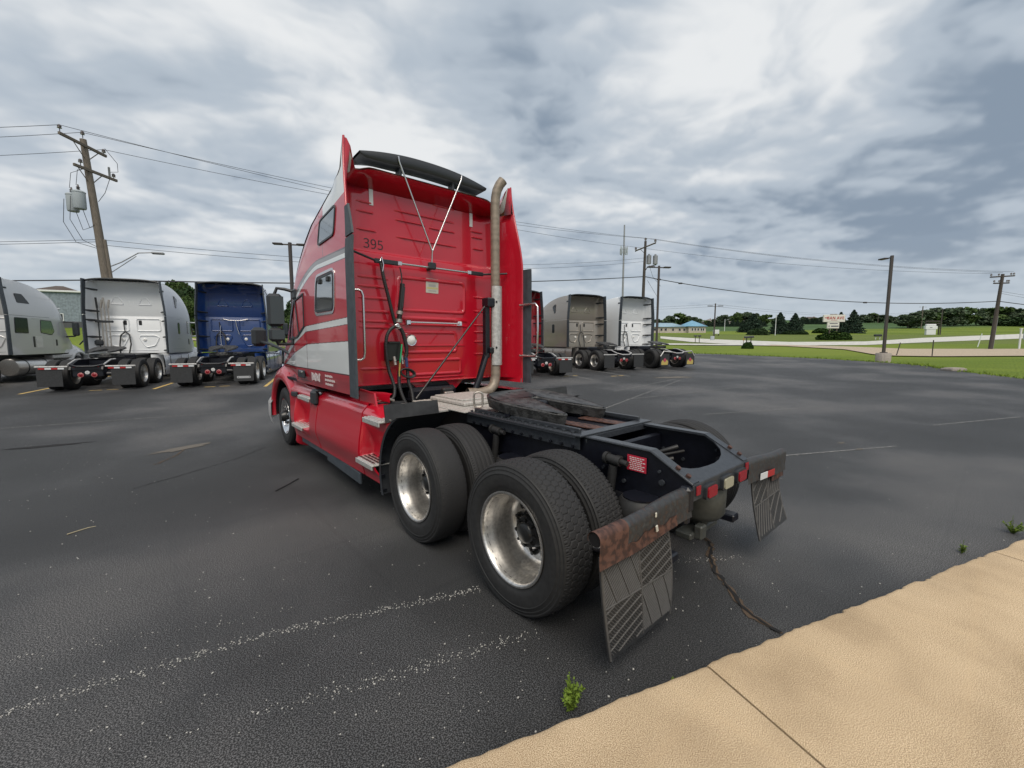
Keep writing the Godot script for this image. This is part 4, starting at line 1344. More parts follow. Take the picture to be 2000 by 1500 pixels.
func tyre_mesh(kind: String, detail := true) -> Array:
	# sidewalls by lathe; tread as a finely divided band with its grooves cut in
	var side = [Vector2(0.286, -0.098), Vector2(0.292, -0.112), Vector2(0.305, -0.119), Vector2(0.318, -0.123), Vector2(0.322, -0.127), Vector2(0.330, -0.127), Vector2(0.334, -0.131), Vector2(0.36, -0.137), Vector2(0.39, -0.1395), Vector2(0.41, -0.1392), Vector2(0.425, -0.1385), Vector2(0.428, -0.1415), Vector2(0.434, -0.141), Vector2(0.437, -0.1375), Vector2(0.452, -0.1335), Vector2(0.455, -0.1355), Vector2(0.460, -0.1345), Vector2(0.463, -0.131), Vector2(0.474, -0.127), Vector2(0.477, -0.129), Vector2(0.482, -0.128), Vector2(0.484, -0.1245), Vector2(0.4915, -0.119)]
	var b := MB.new()
	b.lathe(side, 96 if detail else 40)
	var other = []
	for p in side: other.append(Vector2(p.x, -p.y))
	other.reverse()
	b.lathe(other, 96 if detail else 40)
	b.lathe([Vector2(0.286, 0.098), Vector2(0.28, 0.0), Vector2(0.286, -0.098)], 32)
	var wall = b.done()
	var nu = 840 if detail else 120
	var nw = 44 if detail else 20
	var rng := RandomNumberGenerator.new()
	rng.seed = kind.hash()
	var pits := {}
	if kind == "worn":
		for i in 900: pits[Vector2i(rng.randi() % nu, rng.randi() % (nw + 1))] = rng.randf_range(0.001, 0.004)
	var pv := PackedVector3Array()
	var nz := noise(0.9, FastNoiseLite.TYPE_SIMPLEX, 3, 9)
	for i in nu:
		var a = TAU * i / nu
		for k in nw + 1:
			var w = -1.0 + 2.0 * k / nw
			var x = w * 0.119
			var r = 0.505 - 0.0135 * pow(absf(w), 3.0)
			var arc = a * 0.505
			var gd = 0.0
			if kind == "hex":
				# interlocking six sided blocks between narrow sipes
				var u = x / 0.050
				var v = a / TAU * 64.0
				var best = 9.0
				var nxt = 9.0
				for ci in range(-1, 2):
					for cj in range(-1, 2):
						var cu = roundf(u) + ci
						var cv = roundf(v - 0.5 * posmod(int(cu), 2)) + cj + 0.5 * posmod(int(cu), 2)
						var dx = (u - cu) * 1.0
						var dy = (v - cv) * 1.05
						var dd = maxf(absf(dy), absf(dy) * 0.5 + absf(dx) * 0.9)
						if dd < best: nxt = best; best = dd
						elif dd < nxt: nxt = dd
				gd = 0.008 * smoothstep(0.12, 0.05, nxt - best)
				if absf(w) > 0.86: gd = maxf(gd, 0.006 * smoothstep(0.72, 0.9, absf(sin(a * 64.0))))
			elif kind == "block":
				for gx in [-0.55, -0.05, 0.45]:
					gd = maxf(gd, 0.012 * smoothstep(0.05, 0.025, absf(w - gx - 0.03 * sin(a * 66.0))))
				var ph = fmod(a * 10.5 + (0.5 if w > -0.05 else 0.0) + w * 0.28 + 20.0, 0.5)
				gd = maxf(gd, 0.008 * smoothstep(0.035, 0.012, absf(ph - 0.25)))
				if absf(w) > 0.80: gd = maxf(gd, 0.008 * smoothstep(0.5, 0.75, sin(a * 100.0)))
			elif kind == "worn":
				gd = 0.0012 * absf(nz.get_noise_2d(arc * 30.0, x * 50.0)) + pits.get(Vector2i(i, k), 0.0)
				gd += 0.002 * smoothstep(0.55, 0.8, nz.get_noise_2d(arc * 18.0 + 9.0, x * 60.0))
				if absf(w) > 0.93: gd += 0.004 * absf(sin(a * 71.0) * sin(a * 29.0))
			else:
				for gx in [-0.62, -0.22, 0.22, 0.62]:
					gd = maxf(gd, 0.011 * smoothstep(0.06, 0.03, absf(w - gx)))
				if detail and absf(w) > 0.90: gd = maxf(gd, 0.004 * smoothstep(0.4, 0.8, sin(a * 140.0)))
			r -= gd
			pv.append(v3(x, r * cos(a), r * sin(a)))
	var ix := PackedInt32Array()
	var m = nw + 1
	for i in nu:
		var i2 = (i + 1) % nu
		for k in nw:
			ix.append_array([i * m + k, i * m + k + 1, i2 * m + k, i * m + k + 1, i2 * m + k + 1, i2 * m + k])
	var nv := PackedVector3Array()
	nv.resize(pv.size())
	for i in nu:
		for k in m:
			var e1 = pv[((i + 1) % nu) * m + k] - pv[((i + nu - 1) % nu) * m + k]
			var e2 = pv[i * m + mini(k + 1, nw)] - pv[i * m + maxi(k - 1, 0)]
			var q = e2.cross(e1).normalized()
			nv[i * m + k] = q if q.dot(v3(0, pv[i * m + k].y, pv[i * m + k].z)) > 0 else -q
	# the patch that stands on the ground is pressed flat
	for i in pv.size():
		if pv[i].y < -0.496: pv[i].y = -0.496
	var ar := []
	ar.resize(Mesh.ARRAY_MAX)
	ar[Mesh.ARRAY_VERTEX] = pv
	ar[Mesh.ARRAY_NORMAL] = nv
	ar[Mesh.ARRAY_INDEX] = ix
	var am := ArrayMesh.new()
	am.add_surface_from_arrays(Mesh.PRIMITIVE_TRIANGLES, ar)
	return [wall, am]

func rim_parts(kind: String) -> Array:
	# rim with its disc, the hub, one nut; kind "dual" has the disc deep inside, "steer" near the outside
	var b := MB.new()
	var xd = 0.135 if kind == "dual" else -0.055
	if kind == "dual":
		b.lathe([Vector2(0.284, 0.10), Vector2(0.292, -0.100), Vector2(0.296, -0.112), Vector2(0.306, -0.119), Vector2(0.314, -0.127), Vector2(0.313, -0.132), Vector2(0.303, -0.1335), Vector2(0.294, -0.128), Vector2(0.288, -0.114), Vector2(0.284, -0.09), Vector2(0.275, -0.065), Vector2(0.268, -0.03), Vector2(0.263, 0.05), Vector2(0.258, 0.10), Vector2(0.245, 0.125), Vector2(0.232, 0.135)], 72)
	else:
		b.lathe([Vector2(0.284, 0.10), Vector2(0.292, -0.100), Vector2(0.306, -0.119), Vector2(0.314, -0.127), Vector2(0.313, -0.132), Vector2(0.303, -0.1335), Vector2(0.292, -0.124), Vector2(0.284, -0.10), Vector2(0.270, -0.078), Vector2(0.250, -0.062), Vector2(0.232, xd)], 64)
	# disc: ten round hand holes, each cut out of its own sector
	var r0 = 0.145
	var r1 = 0.232
	var rh = 0.195
	var hole = 0.026
	for k in 10:
		var ac = TAU * (k + 0.5) / 10
		var half = PI / 10
		var n = 24
		var pin_ = []
		var pout = []
		for i in n:
			var t = TAU * i / n
			var dr = cos(t)
			var da = sin(t)
			var hr = rh + dr * hole
			var ha = da * hole / rh
			# to the edge of the sector along the same ray
			var kr = ((r1 - rh) if dr > 0 else (rh - r0)) / maxf(absf(dr) * hole, 1e-5)
			var ka = half / maxf(absf(da) * hole / rh, 1e-5)
			var kk = minf(kr, ka)
			var er = rh + dr * hole * kk
			var ea = da * hole / rh * kk
			var dish = func(r): return xd - (0.012 * smoothstep(0.232, 0.17, r) if kind == "dual" else 0.045 * smoothstep(0.225, 0.15, r))
			pin_.append(v3(dish.call(hr), hr * cos(ac + ha), hr * sin(ac + ha)))
			pout.append(v3(dish.call(er), er * cos(ac + ea), er * sin(ac + ea)))
		b.smooth(7)
		for i in n:
			var j = (i + 1) % n
			b.quad(pout[i], pout[j], pin_[j], pin_[i])
		b.smooth(8)
		for i in n:
			var j = (i + 1) % n
			b.quad(pin_[i], pin_[j], pin_[j] + v3(0.016, 0, 0), pin_[i] + v3(0.016, 0, 0))
	var rim = b.done()
	b = MB.new()
	if kind == "dual":
		b.lathe([Vector2(0.147, 0.14), Vector2(0.146, 0.118), Vector2(0.118, 0.112), Vector2(0.112, 0.06), Vector2(0.105, 0.035), Vector2(0.102, 0.022), Vector2(0.078, 0.02), Vector2(0.072, 0.0), Vector2(0.055, -0.012), Vector2(0.001, -0.014)], 36)
		for k in 8:
			var a = TAU * k / 8
			b.cyl(v3(0.03, cos(a) * 0.088, sin(a) * 0.088), v3(0.002, cos(a) * 0.088, sin(a) * 0.088), 0.011, 6)
	else:
		b.lathe([Vector2(0.147, -0.05), Vector2(0.145, -0.103), Vector2(0.10, -0.108), Vector2(0.095, -0.16), Vector2(0.075, -0.20), Vector2(0.001, -0.205)], 32)
	var hub = b.done()
	b = MB.new()
	b.cyl(v3(0.0, 0, 0), v3(-0.028, 0, 0), 0.021, 6)
	b.cyl(v3(-0.028, 0, 0), v3(-0.05, 0, 0), 0.013, 8)
	return [rim, hub, b.done(), xd]

func wheel(parent, at: Vector3, turn: float, tread: String, rimk: String, rim_mat: Material, hub_mat: Material, detail := true) -> Node3D:
	var tk = tread + str(detail)
	if not W.has(tk): W[tk] = tyre_mesh(tread, detail)
	if not W.has(rimk): W[rimk] = rim_parts(rimk)
	var w = group_node("wheel", parent, Transform3D(Basis(Vector3.UP, turn), at))
	obj("tyre", W[tk][0], M.rubber, w)
	obj("tread", W[tk][1], M.tread_rubber, w)
	obj("rim", W[rimk][0], rim_mat, w)
	obj("hub", W[rimk][1], hub_mat, w)
	if detail:
		for k in 10:
			var a = TAU * k / 10
			var r = 0.1675 if rimk == "dual" else 0.168
			obj("lug_nut", W[rimk][2], M.grease if rimk == "dual" else M.chrome, w, Transform3D(Basis(), v3(W[rimk][3] - (0.012 if rimk == "dual" else 0.04), cos(a) * r, sin(a) * r)))
	return w

# ---------------------------------------------------------------- the red tractor unit in front
const XC := -0.04
func lerp_list(l: Array, x: float) -> float:
	# piecewise linear through [x, y] pairs given with falling x
	for i in l.size() - 1:
		if x >= l[i + 1][0]:
			return lerpf(l[i][1], l[i + 1][1], clampf((x - l[i][0]) / (l[i + 1][0] - l[i][0]), 0, 1))
	return l[-1][1]

const ROOFLINE = [[-2.78, 3.985], [-2.825, 3.67], [-2.91, 3.60], [-3.31, 3.555], [-3.71, 3.42], [-4.05, 3.305], [-4.30, 3.15], [-4.53, 2.95], [-4.73, 2.72], [-4.85, 2.58], [-5.2, 2.2], [-5.55, 1.86], [-5.9, 1.72]]
func half_w(y: float, s := -1.0) -> float: return 1.26 - maxf(0.0, y - 2.7) * (0.072 if s < 0 else 0.028)
func edge_z(y: float) -> float: return -2.555 - 0.225 * smoothstep(2.75, 4.0, y)
func roof_y(u: float, z: float) -> float:
	# u: share of the half width
	var s = lerp_list(ROOFLINE, z)
	var ear = smoothstep(-3.2, -2.90, z)
	var lip = 3.775
	var tip = lerpf(3.985, s, smoothstep(-2.785, -2.835, z))
	var a = lip + (tip - lip) * smoothstep(0.66, 1.0, absf(u))
	var c = s + 0.13 * (1.0 - pow(absf(u), 4.0)) + 0.16 * (1.0 - pow(absf(u), 6.0))
	return lerpf(c, a, ear)

func livery() -> ImageTexture:
	# paint scheme of the cab side: u along the length, v down
	var img := Image.create(1100, 825, false, Image.FORMAT_RGB8)
	var red = lin(0.46, 0.004, 0.020)
	var white = lin(0.66, 0.68, 0.70)
	var grey_ = lin(0.15, 0.14, 0.14)
	var seam = lin(0.05, 0.004, 0.008)
	for i in 1100:
		var z = -6.6 + 4.4 * (i + 0.5) / 1100.0
		var yv = 2.712 if z > -3.5 else 2.712 - 0.16 * pow((-3.5 - z) / 0.7, 1.6)
		var yl = lerpf(1.913, 1.968, (z + 4.12) / 1.57) if z > -4.12 else 1.913 - (-4.12 - z) * 0.27
		var yb = lerpf(1.749, 1.789, (z + 4.1) / 1.55) if z > -4.1 else 1.749 - (-4.1 - z) * 0.2
		var yr = 3.374 + 0.18 * (z + 2.589) if z > -2.95 else (3.31 + 0.29 * (z + 2.95) if z > -3.35 else 3.194 + (-3.35 - z) * 1.2)
		for j in 825:
			var y = 4.2 - 3.3 * (j + 0.5) / 825.0
			var c = red
			if y > yr: c = white
			elif y > yv and y < yv + 0.052: c = grey_
			elif y > yv - 0.048 and y <= yv: c = white
			elif y > yl and y < yl + 0.075: c = white
			elif y > 1.418 and y < yb: c = white
			var dark = false
			if absf(y - yv - 0.056) < 0.006 or absf(y - yv + 0.052) < 0.004: dark = true
			if absf(z + 4.112) < 0.006 and y < 2.6: dark = true
			if absf(y - yl) < 0.003 or absf(y - yl - 0.075) < 0.003 or absf(y - 1.418) < 0.005 or absf(y - yb) < 0.004: dark = true
			if absf(z + 3.42 + (y - 3.2) * 0.25) < 0.006 and y > 2.78 and y < 3.35: dark = true
			if z < -4.14 and z > -5.06 and absf(y - 1.24) < 0.006: dark = true
			if absf(z + 5.06) < 0.007 and y < 1.95: dark = true
			if dark: c = seam
			img.set_pixel(i, j, c)
	return ImageTexture.create_from_image(img)

func build_main_truck():
	var o = thing("red_truck", "red and white sleeper cab tractor unit in the foreground, number 395 on its rear wall", "truck")
	var lv = mat("livery", Color.WHITE, 0.38)
	lv.albedo_texture = livery()
	lv.clearcoat_enabled = true; lv.clearcoat = 0.9; lv.clearcoat_roughness = 0.04
	var b: MB
	# --- cab and sleeper sides
	for s in [-1.0, 1.0]:
		b = MB.new()
		b.uvmap = func(p): return Vector2((p.z + 6.6) / 4.4, (4.2 - p.y) / 3.3)
		var r := []
		for i in 61:
			var q = i / 60.0
			var zt = lerpf(-2.78, -5.9, q)
			var yt = lerp_list(ROOFLINE, zt)
			var row := []
			for k in 41:
				var t = k / 40.0
				var y = lerpf(1.19, yt, t)
				var z = lerpf(edge_z(y), -5.9, q)
				var x = half_w(y, s) - maxf(0.0, -4.7 - z) * 0.10 - 0.05 * smoothstep(1.42, 1.19, y) - 0.06 * pow(t, 14.0) * smoothstep(-2.9, -3.3, z)
				row.append(v3(XC + s * x, y, z))
			r.append(row)
		b.smooth(1)
		b.rows(r)
		# rounded rear edge
		var e := []
		for k in 31:
			var y = lerpf(1.19, 3.985, k / 30.0)
			var x = half_w(y, s)
			e.append([v3(XC + s * x, y, edge_z(y)), v3(XC + s * (x - 0.006), y, edge_z(y) + 0.012), v3(XC + s * (x - 0.018), y, edge_z(y) + 0.012), v3(XC + s * (x - 0.026), y, edge_z(y))])
		obj("cab_side", b, lv, o)
		b = MB.new()
		b.smooth(2)
		b.rows(e)
		obj("side_edge", b, M.red_paint, o)
	# --- roof
	b = MB.new()
	var r := []
	for i in 41:
		var row := []
		for k in 41:
			var u = -1.0 + k / 20.0
			var z = lerpf(-2.88 + 0.10 * smoothstep(0.75, 1.0, absf(u)), -5.13, i / 40.0)
			var y = roof_y(u, z)
			var hx = half_w(lerp_list(ROOFLINE, z), u) - maxf(0.0, -4.7 - z) * 0.10 - 0.06 * smoothstep(-2.9, -3.3, z)
			row.append(v3(XC + u * hx, y, z))
		r.append(row)
	b.smooth(1)
	b.rows(r)
	obj("roof", b, M.white_paint, o)
	# --- windscreen
	b = MB.new()
	b.smooth(1)
	r = []
	for i in 9:
		var z = lerpf(-5.13, -5.9, i / 8.0)
		var row := []
		for k in 17:
			var u = -1.0 + k / 8.0
			var yt = lerp_list(ROOFLINE, z)
			var hx = half_w(yt) - maxf(0.0, -4.7 - z) * 0.10 - 0.06
			row.append(v3(XC + u * hx, yt + 0.13 * (1.0 - pow(absf(u), 4.0)), z - 0.30 * (1.0 - u * u)))
		r.append(row)
	b.rows(r)
	obj("windscreen", b, M.dark_glass, o)
	# --- rear wall with its side returns, ledge and overhang
	b = MB.new()
	var plan = [[-1.234, -2.556], [-1.20, -2.75], [-1.15, -2.94], [-1.08, -3.04], [-0.99, -3.085], [-0.90, -3.10]]
	var cols := []
	for q in plan: cols.append(q)
	for i in range(1, 12): cols.append([-0.90 + 1.8 * i / 12.0, -3.10])
	for i in 6: cols.append([-plan[5 - i][0], plan[5 - i][1]])
	r = []
	for y in [1.25, 1.262, 1.5, 1.9, 2.3, 2.66, 2.70, 2.72, 2.84, 2.862, 2.872, 2.9, 3.2, 3.5, 3.70, 3.745, 3.78, 3.795]:
		var row := []
		for q in cols:
			var flatness = smoothstep(1.18, 1.05, absf(q[0]))
			var z = q[1]
			if y < 2.71: z += 0.050 * flatness
			elif y < 2.868: z += lerpf(0.050, 0.022, (y - 2.72) / 0.14) * flatness
			if y > 3.73: z += (0.03 if y < 3.76 else (0.08 if y < 3.79 else 0.14)) * flatness
			z = maxf(z, -3.2)
			var x = q[0] * half_w(y, q[0]) / 1.26
			if absf(q[0]) > 1.2: z = edge_z(y)
			if y > 3.69 and absf(q[0]) > 0.8: y = minf(y, roof_y(q[0] / 1.234, z) - 0.02) if absf(q[0]) < 1.17 else y
			row.append(v3(XC + x, y, z))
		r.append(row)
	var top := []
	for q in cols:
		var u = q[0] / 1.234
		var z = -2.885 + 0.10 * smoothstep(0.75, 1.0, absf(u))
		top.append(v3(XC + u * (half_w(roof_y(u, z), u) - 0.02), roof_y(u, z) - 0.012, z))
	r.append(top)
	b.smooth(3)
	b.rows(r)
	# pressed ribs in the sheet
	var rib = func(x0, x1, y, z, h := 0.018, out := 0.008):
		var rr := []
		for i in 9:
			var t = i / 8.0
			var k = smoothstep(0.0, 0.12, t) * smoothstep(1.0, 0.88, t)
			var x = lerpf(x0, x1, t)
			rr.append([v3(XC + x, y + h, z), v3(XC + x, y + h * 0.4, z + out * k), v3(XC + x, y - h * 0.4, z + out * k), v3(XC + x, y - h, z)])
		b.smooth(5)
		b.rows(rr)
	for q in [[-0.95, -0.74, 3.63], [-0.95, -0.72, 3.44], [-0.95, -0.71, 3.33], [-0.96, -0.68, 3.12], [-0.40, -0.05, 3.62], [0.12, 0.45, 3.60], [-0.44, 0.45, 3.42], [-0.43, 0.0, 3.31], [0.05, 0.46, 3.29], [-0.42, 0.48, 3.10], [0.72, 0.92, 3.66], [0.72, 0.95, 3.36], [0.74, 0.95, 3.28], [0.76, 0.97, 3.12]]:
		rib.call(q[0], q[1], q[2], -3.099, 0.013, 0.014)
	for y in [2.56, 2.45, 2.31, 2.15, 2.03, 1.96, 1.45]: rib.call(-1.0, -0.56, y, -3.048, 0.020, 0.011)
	for y in [2.42, 2.22, 2.02, 1.92, 1.78, 1.6]: rib.call(0.72, 1.0, y, -3.052, 0.018, 0.010)
	for y in [1.73, 1.30]: rib.call(-0.42, 0.58, y, -3.048, 0.012, 0.010)
	rib.call(-0.50, 0.62, 2.085, -3.048, 0.03, 0.016)
	rib.call(-0.50, 0.62, 2.005, -3.048, 0.02, 0.016)
	# raised frames pressed round the locker panels
	for q in [[-0.46, 2.16, 0.60, 2.62, 0.10], [-0.42, 1.62, 0.45, 1.93, 0.08], [-0.40, 1.32, 0.52, 1.56, 0.06]]:
		var a0 = rounded(rect(q[0], q[1], q[2], q[3]), q[4], 5)
		var a1 = inset(a0, 0.016)
		var a2 = inset(a0, 0.034)
		var a3 = inset(a0, 0.050)
		var P = func(p, z): return v3(XC + p.x, p.y, z)
		b.smooth(6)
		for i in a0.size():
			var j = (i + 1) % a0.size()
			b.quad(P.call(a0[i], -3.05), P.call(a0[j], -3.05), P.call(a1[j], -3.034), P.call(a1[i], -3.034))
			b.quad(P.call(a1[i], -3.034), P.call(a1[j], -3.034), P.call(a2[j], -3.034), P.call(a2[i], -3.034))
			b.quad(P.call(a2[i], -3.034), P.call(a2[j], -3.034), P.call(a3[j], -3.05), P.call(a3[i], -3.05))
	# lower lip and two triangular hangers below it
	b.box(v3(XC, 1.252, -3.07), v3(2.0, 0.02, 0.08), 0.006)
	for x in [-0.12, 0.42]: b.prism(poly([[x - 0.16, 1.25], [x, 1.10], [x + 0.16, 1.25]]), v3(XC, 0, -3.11), Vector3.RIGHT, Vector3.UP, v3(0, 0, 0.02))
	obj("rear_wall", b, M.red_paint, o)
	# underside of the cab
	b = MB.new()
	b.box(v3(XC, 1.20, -4.35), v3(2.36, 0.04, 2.5))
	obj("cab_floor", b, M.frame_black, o)
	# --- rubber extenders behind the side panels
	for s in [-1.0, 1.0]:
		for part in ([[1.19, 2.855], [2.875, 3.20]] if s < 0 else [[1.19, 2.80]]):
			b = MB.new()
			r = []
			for k in 13:
				var y = lerpf(part[0], part[1], k / 12.0)
				var ze = edge_z(y)
				var back = ze + (0.225 if s < 0 else 0.15) - (0.10 * (y - 2.875) / 0.325 if y > 2.87 else 0.0)
				var x = half_w(y, s)
				r.append([v3(XC + s * (x + 0.006), y, ze - 0.012), v3(XC + s * (x + 0.016), y, ze + 0.1), v3(XC + s * (x + 0.024), y, back), v3(XC + s * (x + 0.004), y, back + 0.004), v3(XC + s * (x - 0.012), y, ze + 0.1), v3(XC + s * (x - 0.016), y, ze - 0.005)])
			b.smooth(0)
			b.flat()
			b.rows(r, true)
			for k in [0, 12]:
				b.quad(r[k][0], r[k][1], r[k][4], r[k][5])
				b.quad(r[k][1], r[k][2], r[k][3], r[k][4])
			obj("extender", b, M.trim_rubber, o)
	# --- spoiler over the rear edge of the roof
	b = MB.new()
	r = []
	for i in 25:
		var u = -1.0 + i / 12.0
		var tp = 4.04 - 0.10 * pow(absf(u), 2.2)
		var th = 0.145 * (1.0 - 0.55 * pow(absf(u), 3.0))
		if i == 0 or i == 24: th = 0.035
		var x = XC - 0.03 + u * 0.90
		r.append([v3(x, tp, -2.915), v3(x, tp - 0.01, -2.90), v3(x, tp - th + 0.01, -2.905), v3(x, tp - th, -2.92), v3(x, tp - th - 0.01, -3.08), v3(x, tp - 0.06, -3.25), v3(x, tp - 0.01, -3.1)])
	b.smooth(0)
	b.rows(r, true)
	var sp = obj("roof_spoiler", b, M.black_plastic, o)
	for x in [-0.42, 0.34]:
		b = MB.new()
		b.box(v3(XC + x, 3.83, -2.99), v3(0.035, 0.14, 0.12), 0.008)
		obj("bracket", b, M.black_plastic, sp)
	b = MB.new()
	var vj = v3(-0.045, 2.955, -2.93)
	b.tube([v3(-0.51, 3.99, -2.885), v3(-0.50, 3.93, -2.885), vj, v3(-0.045, 2.77, -2.945)], 0.011, 8)
	b.tube([v3(0.40, 3.99, -2.885), v3(0.39, 3.93, -2.885), vj + v3(0.008, 0, 0)], 0.011, 8)
	obj("strut", b, M.steel_bar, sp)
	# --- bar across the rear wall
	b = MB.new()
	b.cyl(v3(-0.50, 2.745, -2.955), v3(0.55, 2.745, -2.955), 0.014, 10)
	var bar = obj("hose_bar", b, M.steel_bar, o)
	for q in [[-0.50, -0.82], [0.55, 0.80]]:
		b = MB.new()
		b.box(v3((q[0] + q[1]) / 2, 2.745, -2.955), v3(absf(q[1] - q[0]), 0.055, 0.035), 0.008)
		obj("bar_end", b, M.black_plastic, bar)
		b = MB.new()
		b.box(v3(q[0], 2.745, -2.935), v3(0.06, 0.05, 0.012), 0.004)
		obj("clip", b, M.steel_bar, bar)
	b = MB.new()
	b.cyl(v3(-0.80, 2.745, -2.955), v3(-1.17, 2.80, -2.80), 0.014, 8)
	b.cyl(v3(0.80, 2.745, -2.955), v3(1.12, 2.77, -2.80), 0.014, 8)
	b.box(v3(-0.045, 2.765, -2.94), v3(0.11, 0.09, 0.05), 0.012)
	b.box(v3(-0.045, 2.745, -3.0), v3(0.05, 0.05, 0.11), 0.01)
	obj("bar_stay", b, M.black_plastic, bar)
	# --- small fittings on the wall
	var zt = -3.012
	b = MB.new()
	b.cyl(v3(-0.345, 2.03, zt + 0.03), v3(0.40, 2.03, zt + 0.03), 0.013, 10)
	for x in [-0.37, 0.42]: b.box(v3(x, 2.03, zt), v3(0.075, 0.07, 0.05), 0.012)
	obj("grab_bar", b, M.chrome, o)
	b = MB.new()
	b.prism(rounded(rect(-0.085, -0.095, 0.105, 0.095), 0.008, 2), v3(0.005, 2.525, -3.049), v3(1, -0.02, 0), v3(0.02, 1, 0), v3(0, 0, 0.004))
	var lab = obj("paper_label", b, M.label_grey, o)
	for q in [[2.53, 0.03, "label_print", 0.11], [2.575, 0.02, "label_print", 0.13], [2.495, 0.024, "label_yellow", 0.17], [2.46, 0.014, "label_print", 0.12]]:
		b = MB.new()
		b.box(v3(0.015, q[0], -3.0445), v3(q[3], q[1], 0.002))
		obj("print", b, M[q[2]], lab)
	b = MB.new()
	b.lathe([Vector2(0.01, 0.0), Vector2(0.075, 0.0), Vector2(0.078, 0.05), Vector2(0.07, 0.062), Vector2(0.06, 0.058)], 28, Transform3D(Basis(v3(0, 0, 1), v3(0, 1, 0), v3(-1, 0, 0)), v3(-0.335, 1.80, -3.05)))
	var wl = obj("work_lamp", b, M.chrome, o)
	b = MB.new()
	b.lathe([Vector2(0.06, 0.055), Vector2(0.04, 0.070), Vector2(0.001, 0.075)], 24, Transform3D(Basis(v3(0, 0, 1), v3(0, 1, 0), v3(-1, 0, 0)), v3(-0.335, 1.80, -3.05)))
	obj("lens", b, M.lamp_white, wl)
	text(o, "fleet_number", "395", 0.115, M.ink_black, Transform3D(Basis(), v3(-0.76, 2.965, -3.0985)), 0.002, "Droid Sans", false)
	# corner reflectors
	for s in [-1.0, 1.0]:
		b = MB.new()
		b.box(v3(XC + s * 0.735, 3.585, -3.094), v3(0.05, 0.33, 0.004))
		b.box(v3(XC + s * 0.585, 3.725, -3.0935), v3(0.35, 0.05, 0.005))
		obj("corner_reflector", b, M.reflect_white, o)
	# --- exhaust
	b = MB.new()
	b.smooth(0)
	b.tube([v3(0.40, 1.07, -2.80), v3(0.60, 1.06, -2.76), v3(0.74, 1.09, -2.74), v3(0.83, 1.17, -2.745), v3(0.862, 1.30, -2.75), v3(0.862, 2.0, -2.75), v3(0.862, 3.0, -2.75), v3(0.862, 3.66, -2.75), v3(0.868, 3.78, -2.745), v3(0.885, 3.87, -2.735), v3(0.915, 3.945, -2.715), v3(0.955, 4.005, -2.69)], [0.072, 0.072, 0.072, 0.072, 0.07, 0.064, 0.064, 0.064, 0.064, 0.066, 0.067, 0.068], 20, false)
	var ex = obj("exhaust_stack", b, M.stack_pipe, o)
	b = MB.new()
	b.tube([v3(0.952, 4.0, -2.692), v3(0.93, 3.96, -2.705), v3(0.90, 3.89, -2.725)], [0.063, 0.060, 0.02], 20)
	obj("pipe_mouth", b, M.groove_rubber, ex)
	b = MB.new()
	r = []
	for k in 15:
		var a = lerpf(-1.35, 1.5, k / 14.0)
		r.append([v3(0.868 + sin(a) * 0.088, 1.45, -2.75 + cos(a) * 0.088), v3(0.868 + sin(a) * 0.088, 2.56, -2.75 + cos(a) * 0.088)])
	b.smooth(0)
	b.rows(r)
	r = []
	for k in 15:
		var a = lerpf(-1.35, 1.5, k / 14.0)
		r.append([v3(0.868 + sin(a) * 0.084, 1.45, -2.75 + cos(a) * 0.084), v3(0.868 + sin(a) * 0.084, 2.56, -2.75 + cos(a) * 0.084)])
	b.rows(r)
	var hg = obj("heat_guard", b, M.guard_metal, ex)
	for y in [1.70, 2.34]:
		b = MB.new()
		b.box(v3(0.82, y, -2.672), v3(0.03, 0.03, 0.02), 0.008)
		obj("bolt", b, M.grease, hg)
	b = MB.new()
	b.box(v3(0.735, 1.95, -2.80), v3(0.075, 0.80, 0.09), 0.012)
	b.box(v3(0.77, 2.33, -2.77), v3(0.16, 0.13, 0.16), 0.015)
	b.box(v3(0.79, 1.66, -2.77), v3(0.11, 0.09, 0.14), 0.015)
	b.tube([v3(0.735, 1.62, -2.80), v3(0.62, 1.30, -2.80), v3(0.50, 1.02, -2.80)], 0.055, 4)
	obj("stack_bracket", b, M.frame_black, ex)
	# diagonal stay
	b = MB.new()
	b.tube([v3(0.66, 2.27, -2.74), v3(-0.36, 1.20, -2.66), v3(-0.47, 1.08, -2.65)], [0.011, 0.013, 0.02], 8)
	obj("stay_rod", b, M.grease, o)
	# --- grab handles on the rear edges
	b = MB.new()
	b.tube([v3(-1.20, 2.355, -2.78), v3(-1.10, 2.36, -2.75), v3(-1.075, 2.345, -2.74), v3(-1.06, 2.30, -2.735), v3(-1.06, 2.0, -2.735), v3(-1.06, 1.66, -2.735), v3(-1.07, 1.60, -2.74), v3(-1.10, 1.575, -2.75), v3(-1.20, 1.57, -2.78)], 0.016, 10)
	obj("grab_handle", b, M.steel_bar, o)
	b = MB.new()
	b.tube([v3(1.16, 2.30, -2.56), v3(1.20, 2.31, -2.40), v3(1.225, 2.31, -2.31), v3(1.235, 2.27, -2.275), v3(1.235, 1.95, -2.27), v3(1.235, 1.62, -2.275), v3(1.225, 1.585, -2.31), v3(1.20, 1.58, -2.40), v3(1.16, 1.58, -2.56)], 0.016, 10)
	obj("grab_handle", b, M.steel_bar, o)
	# --- air and power lines hanging from the bar
	var hz = -2.93
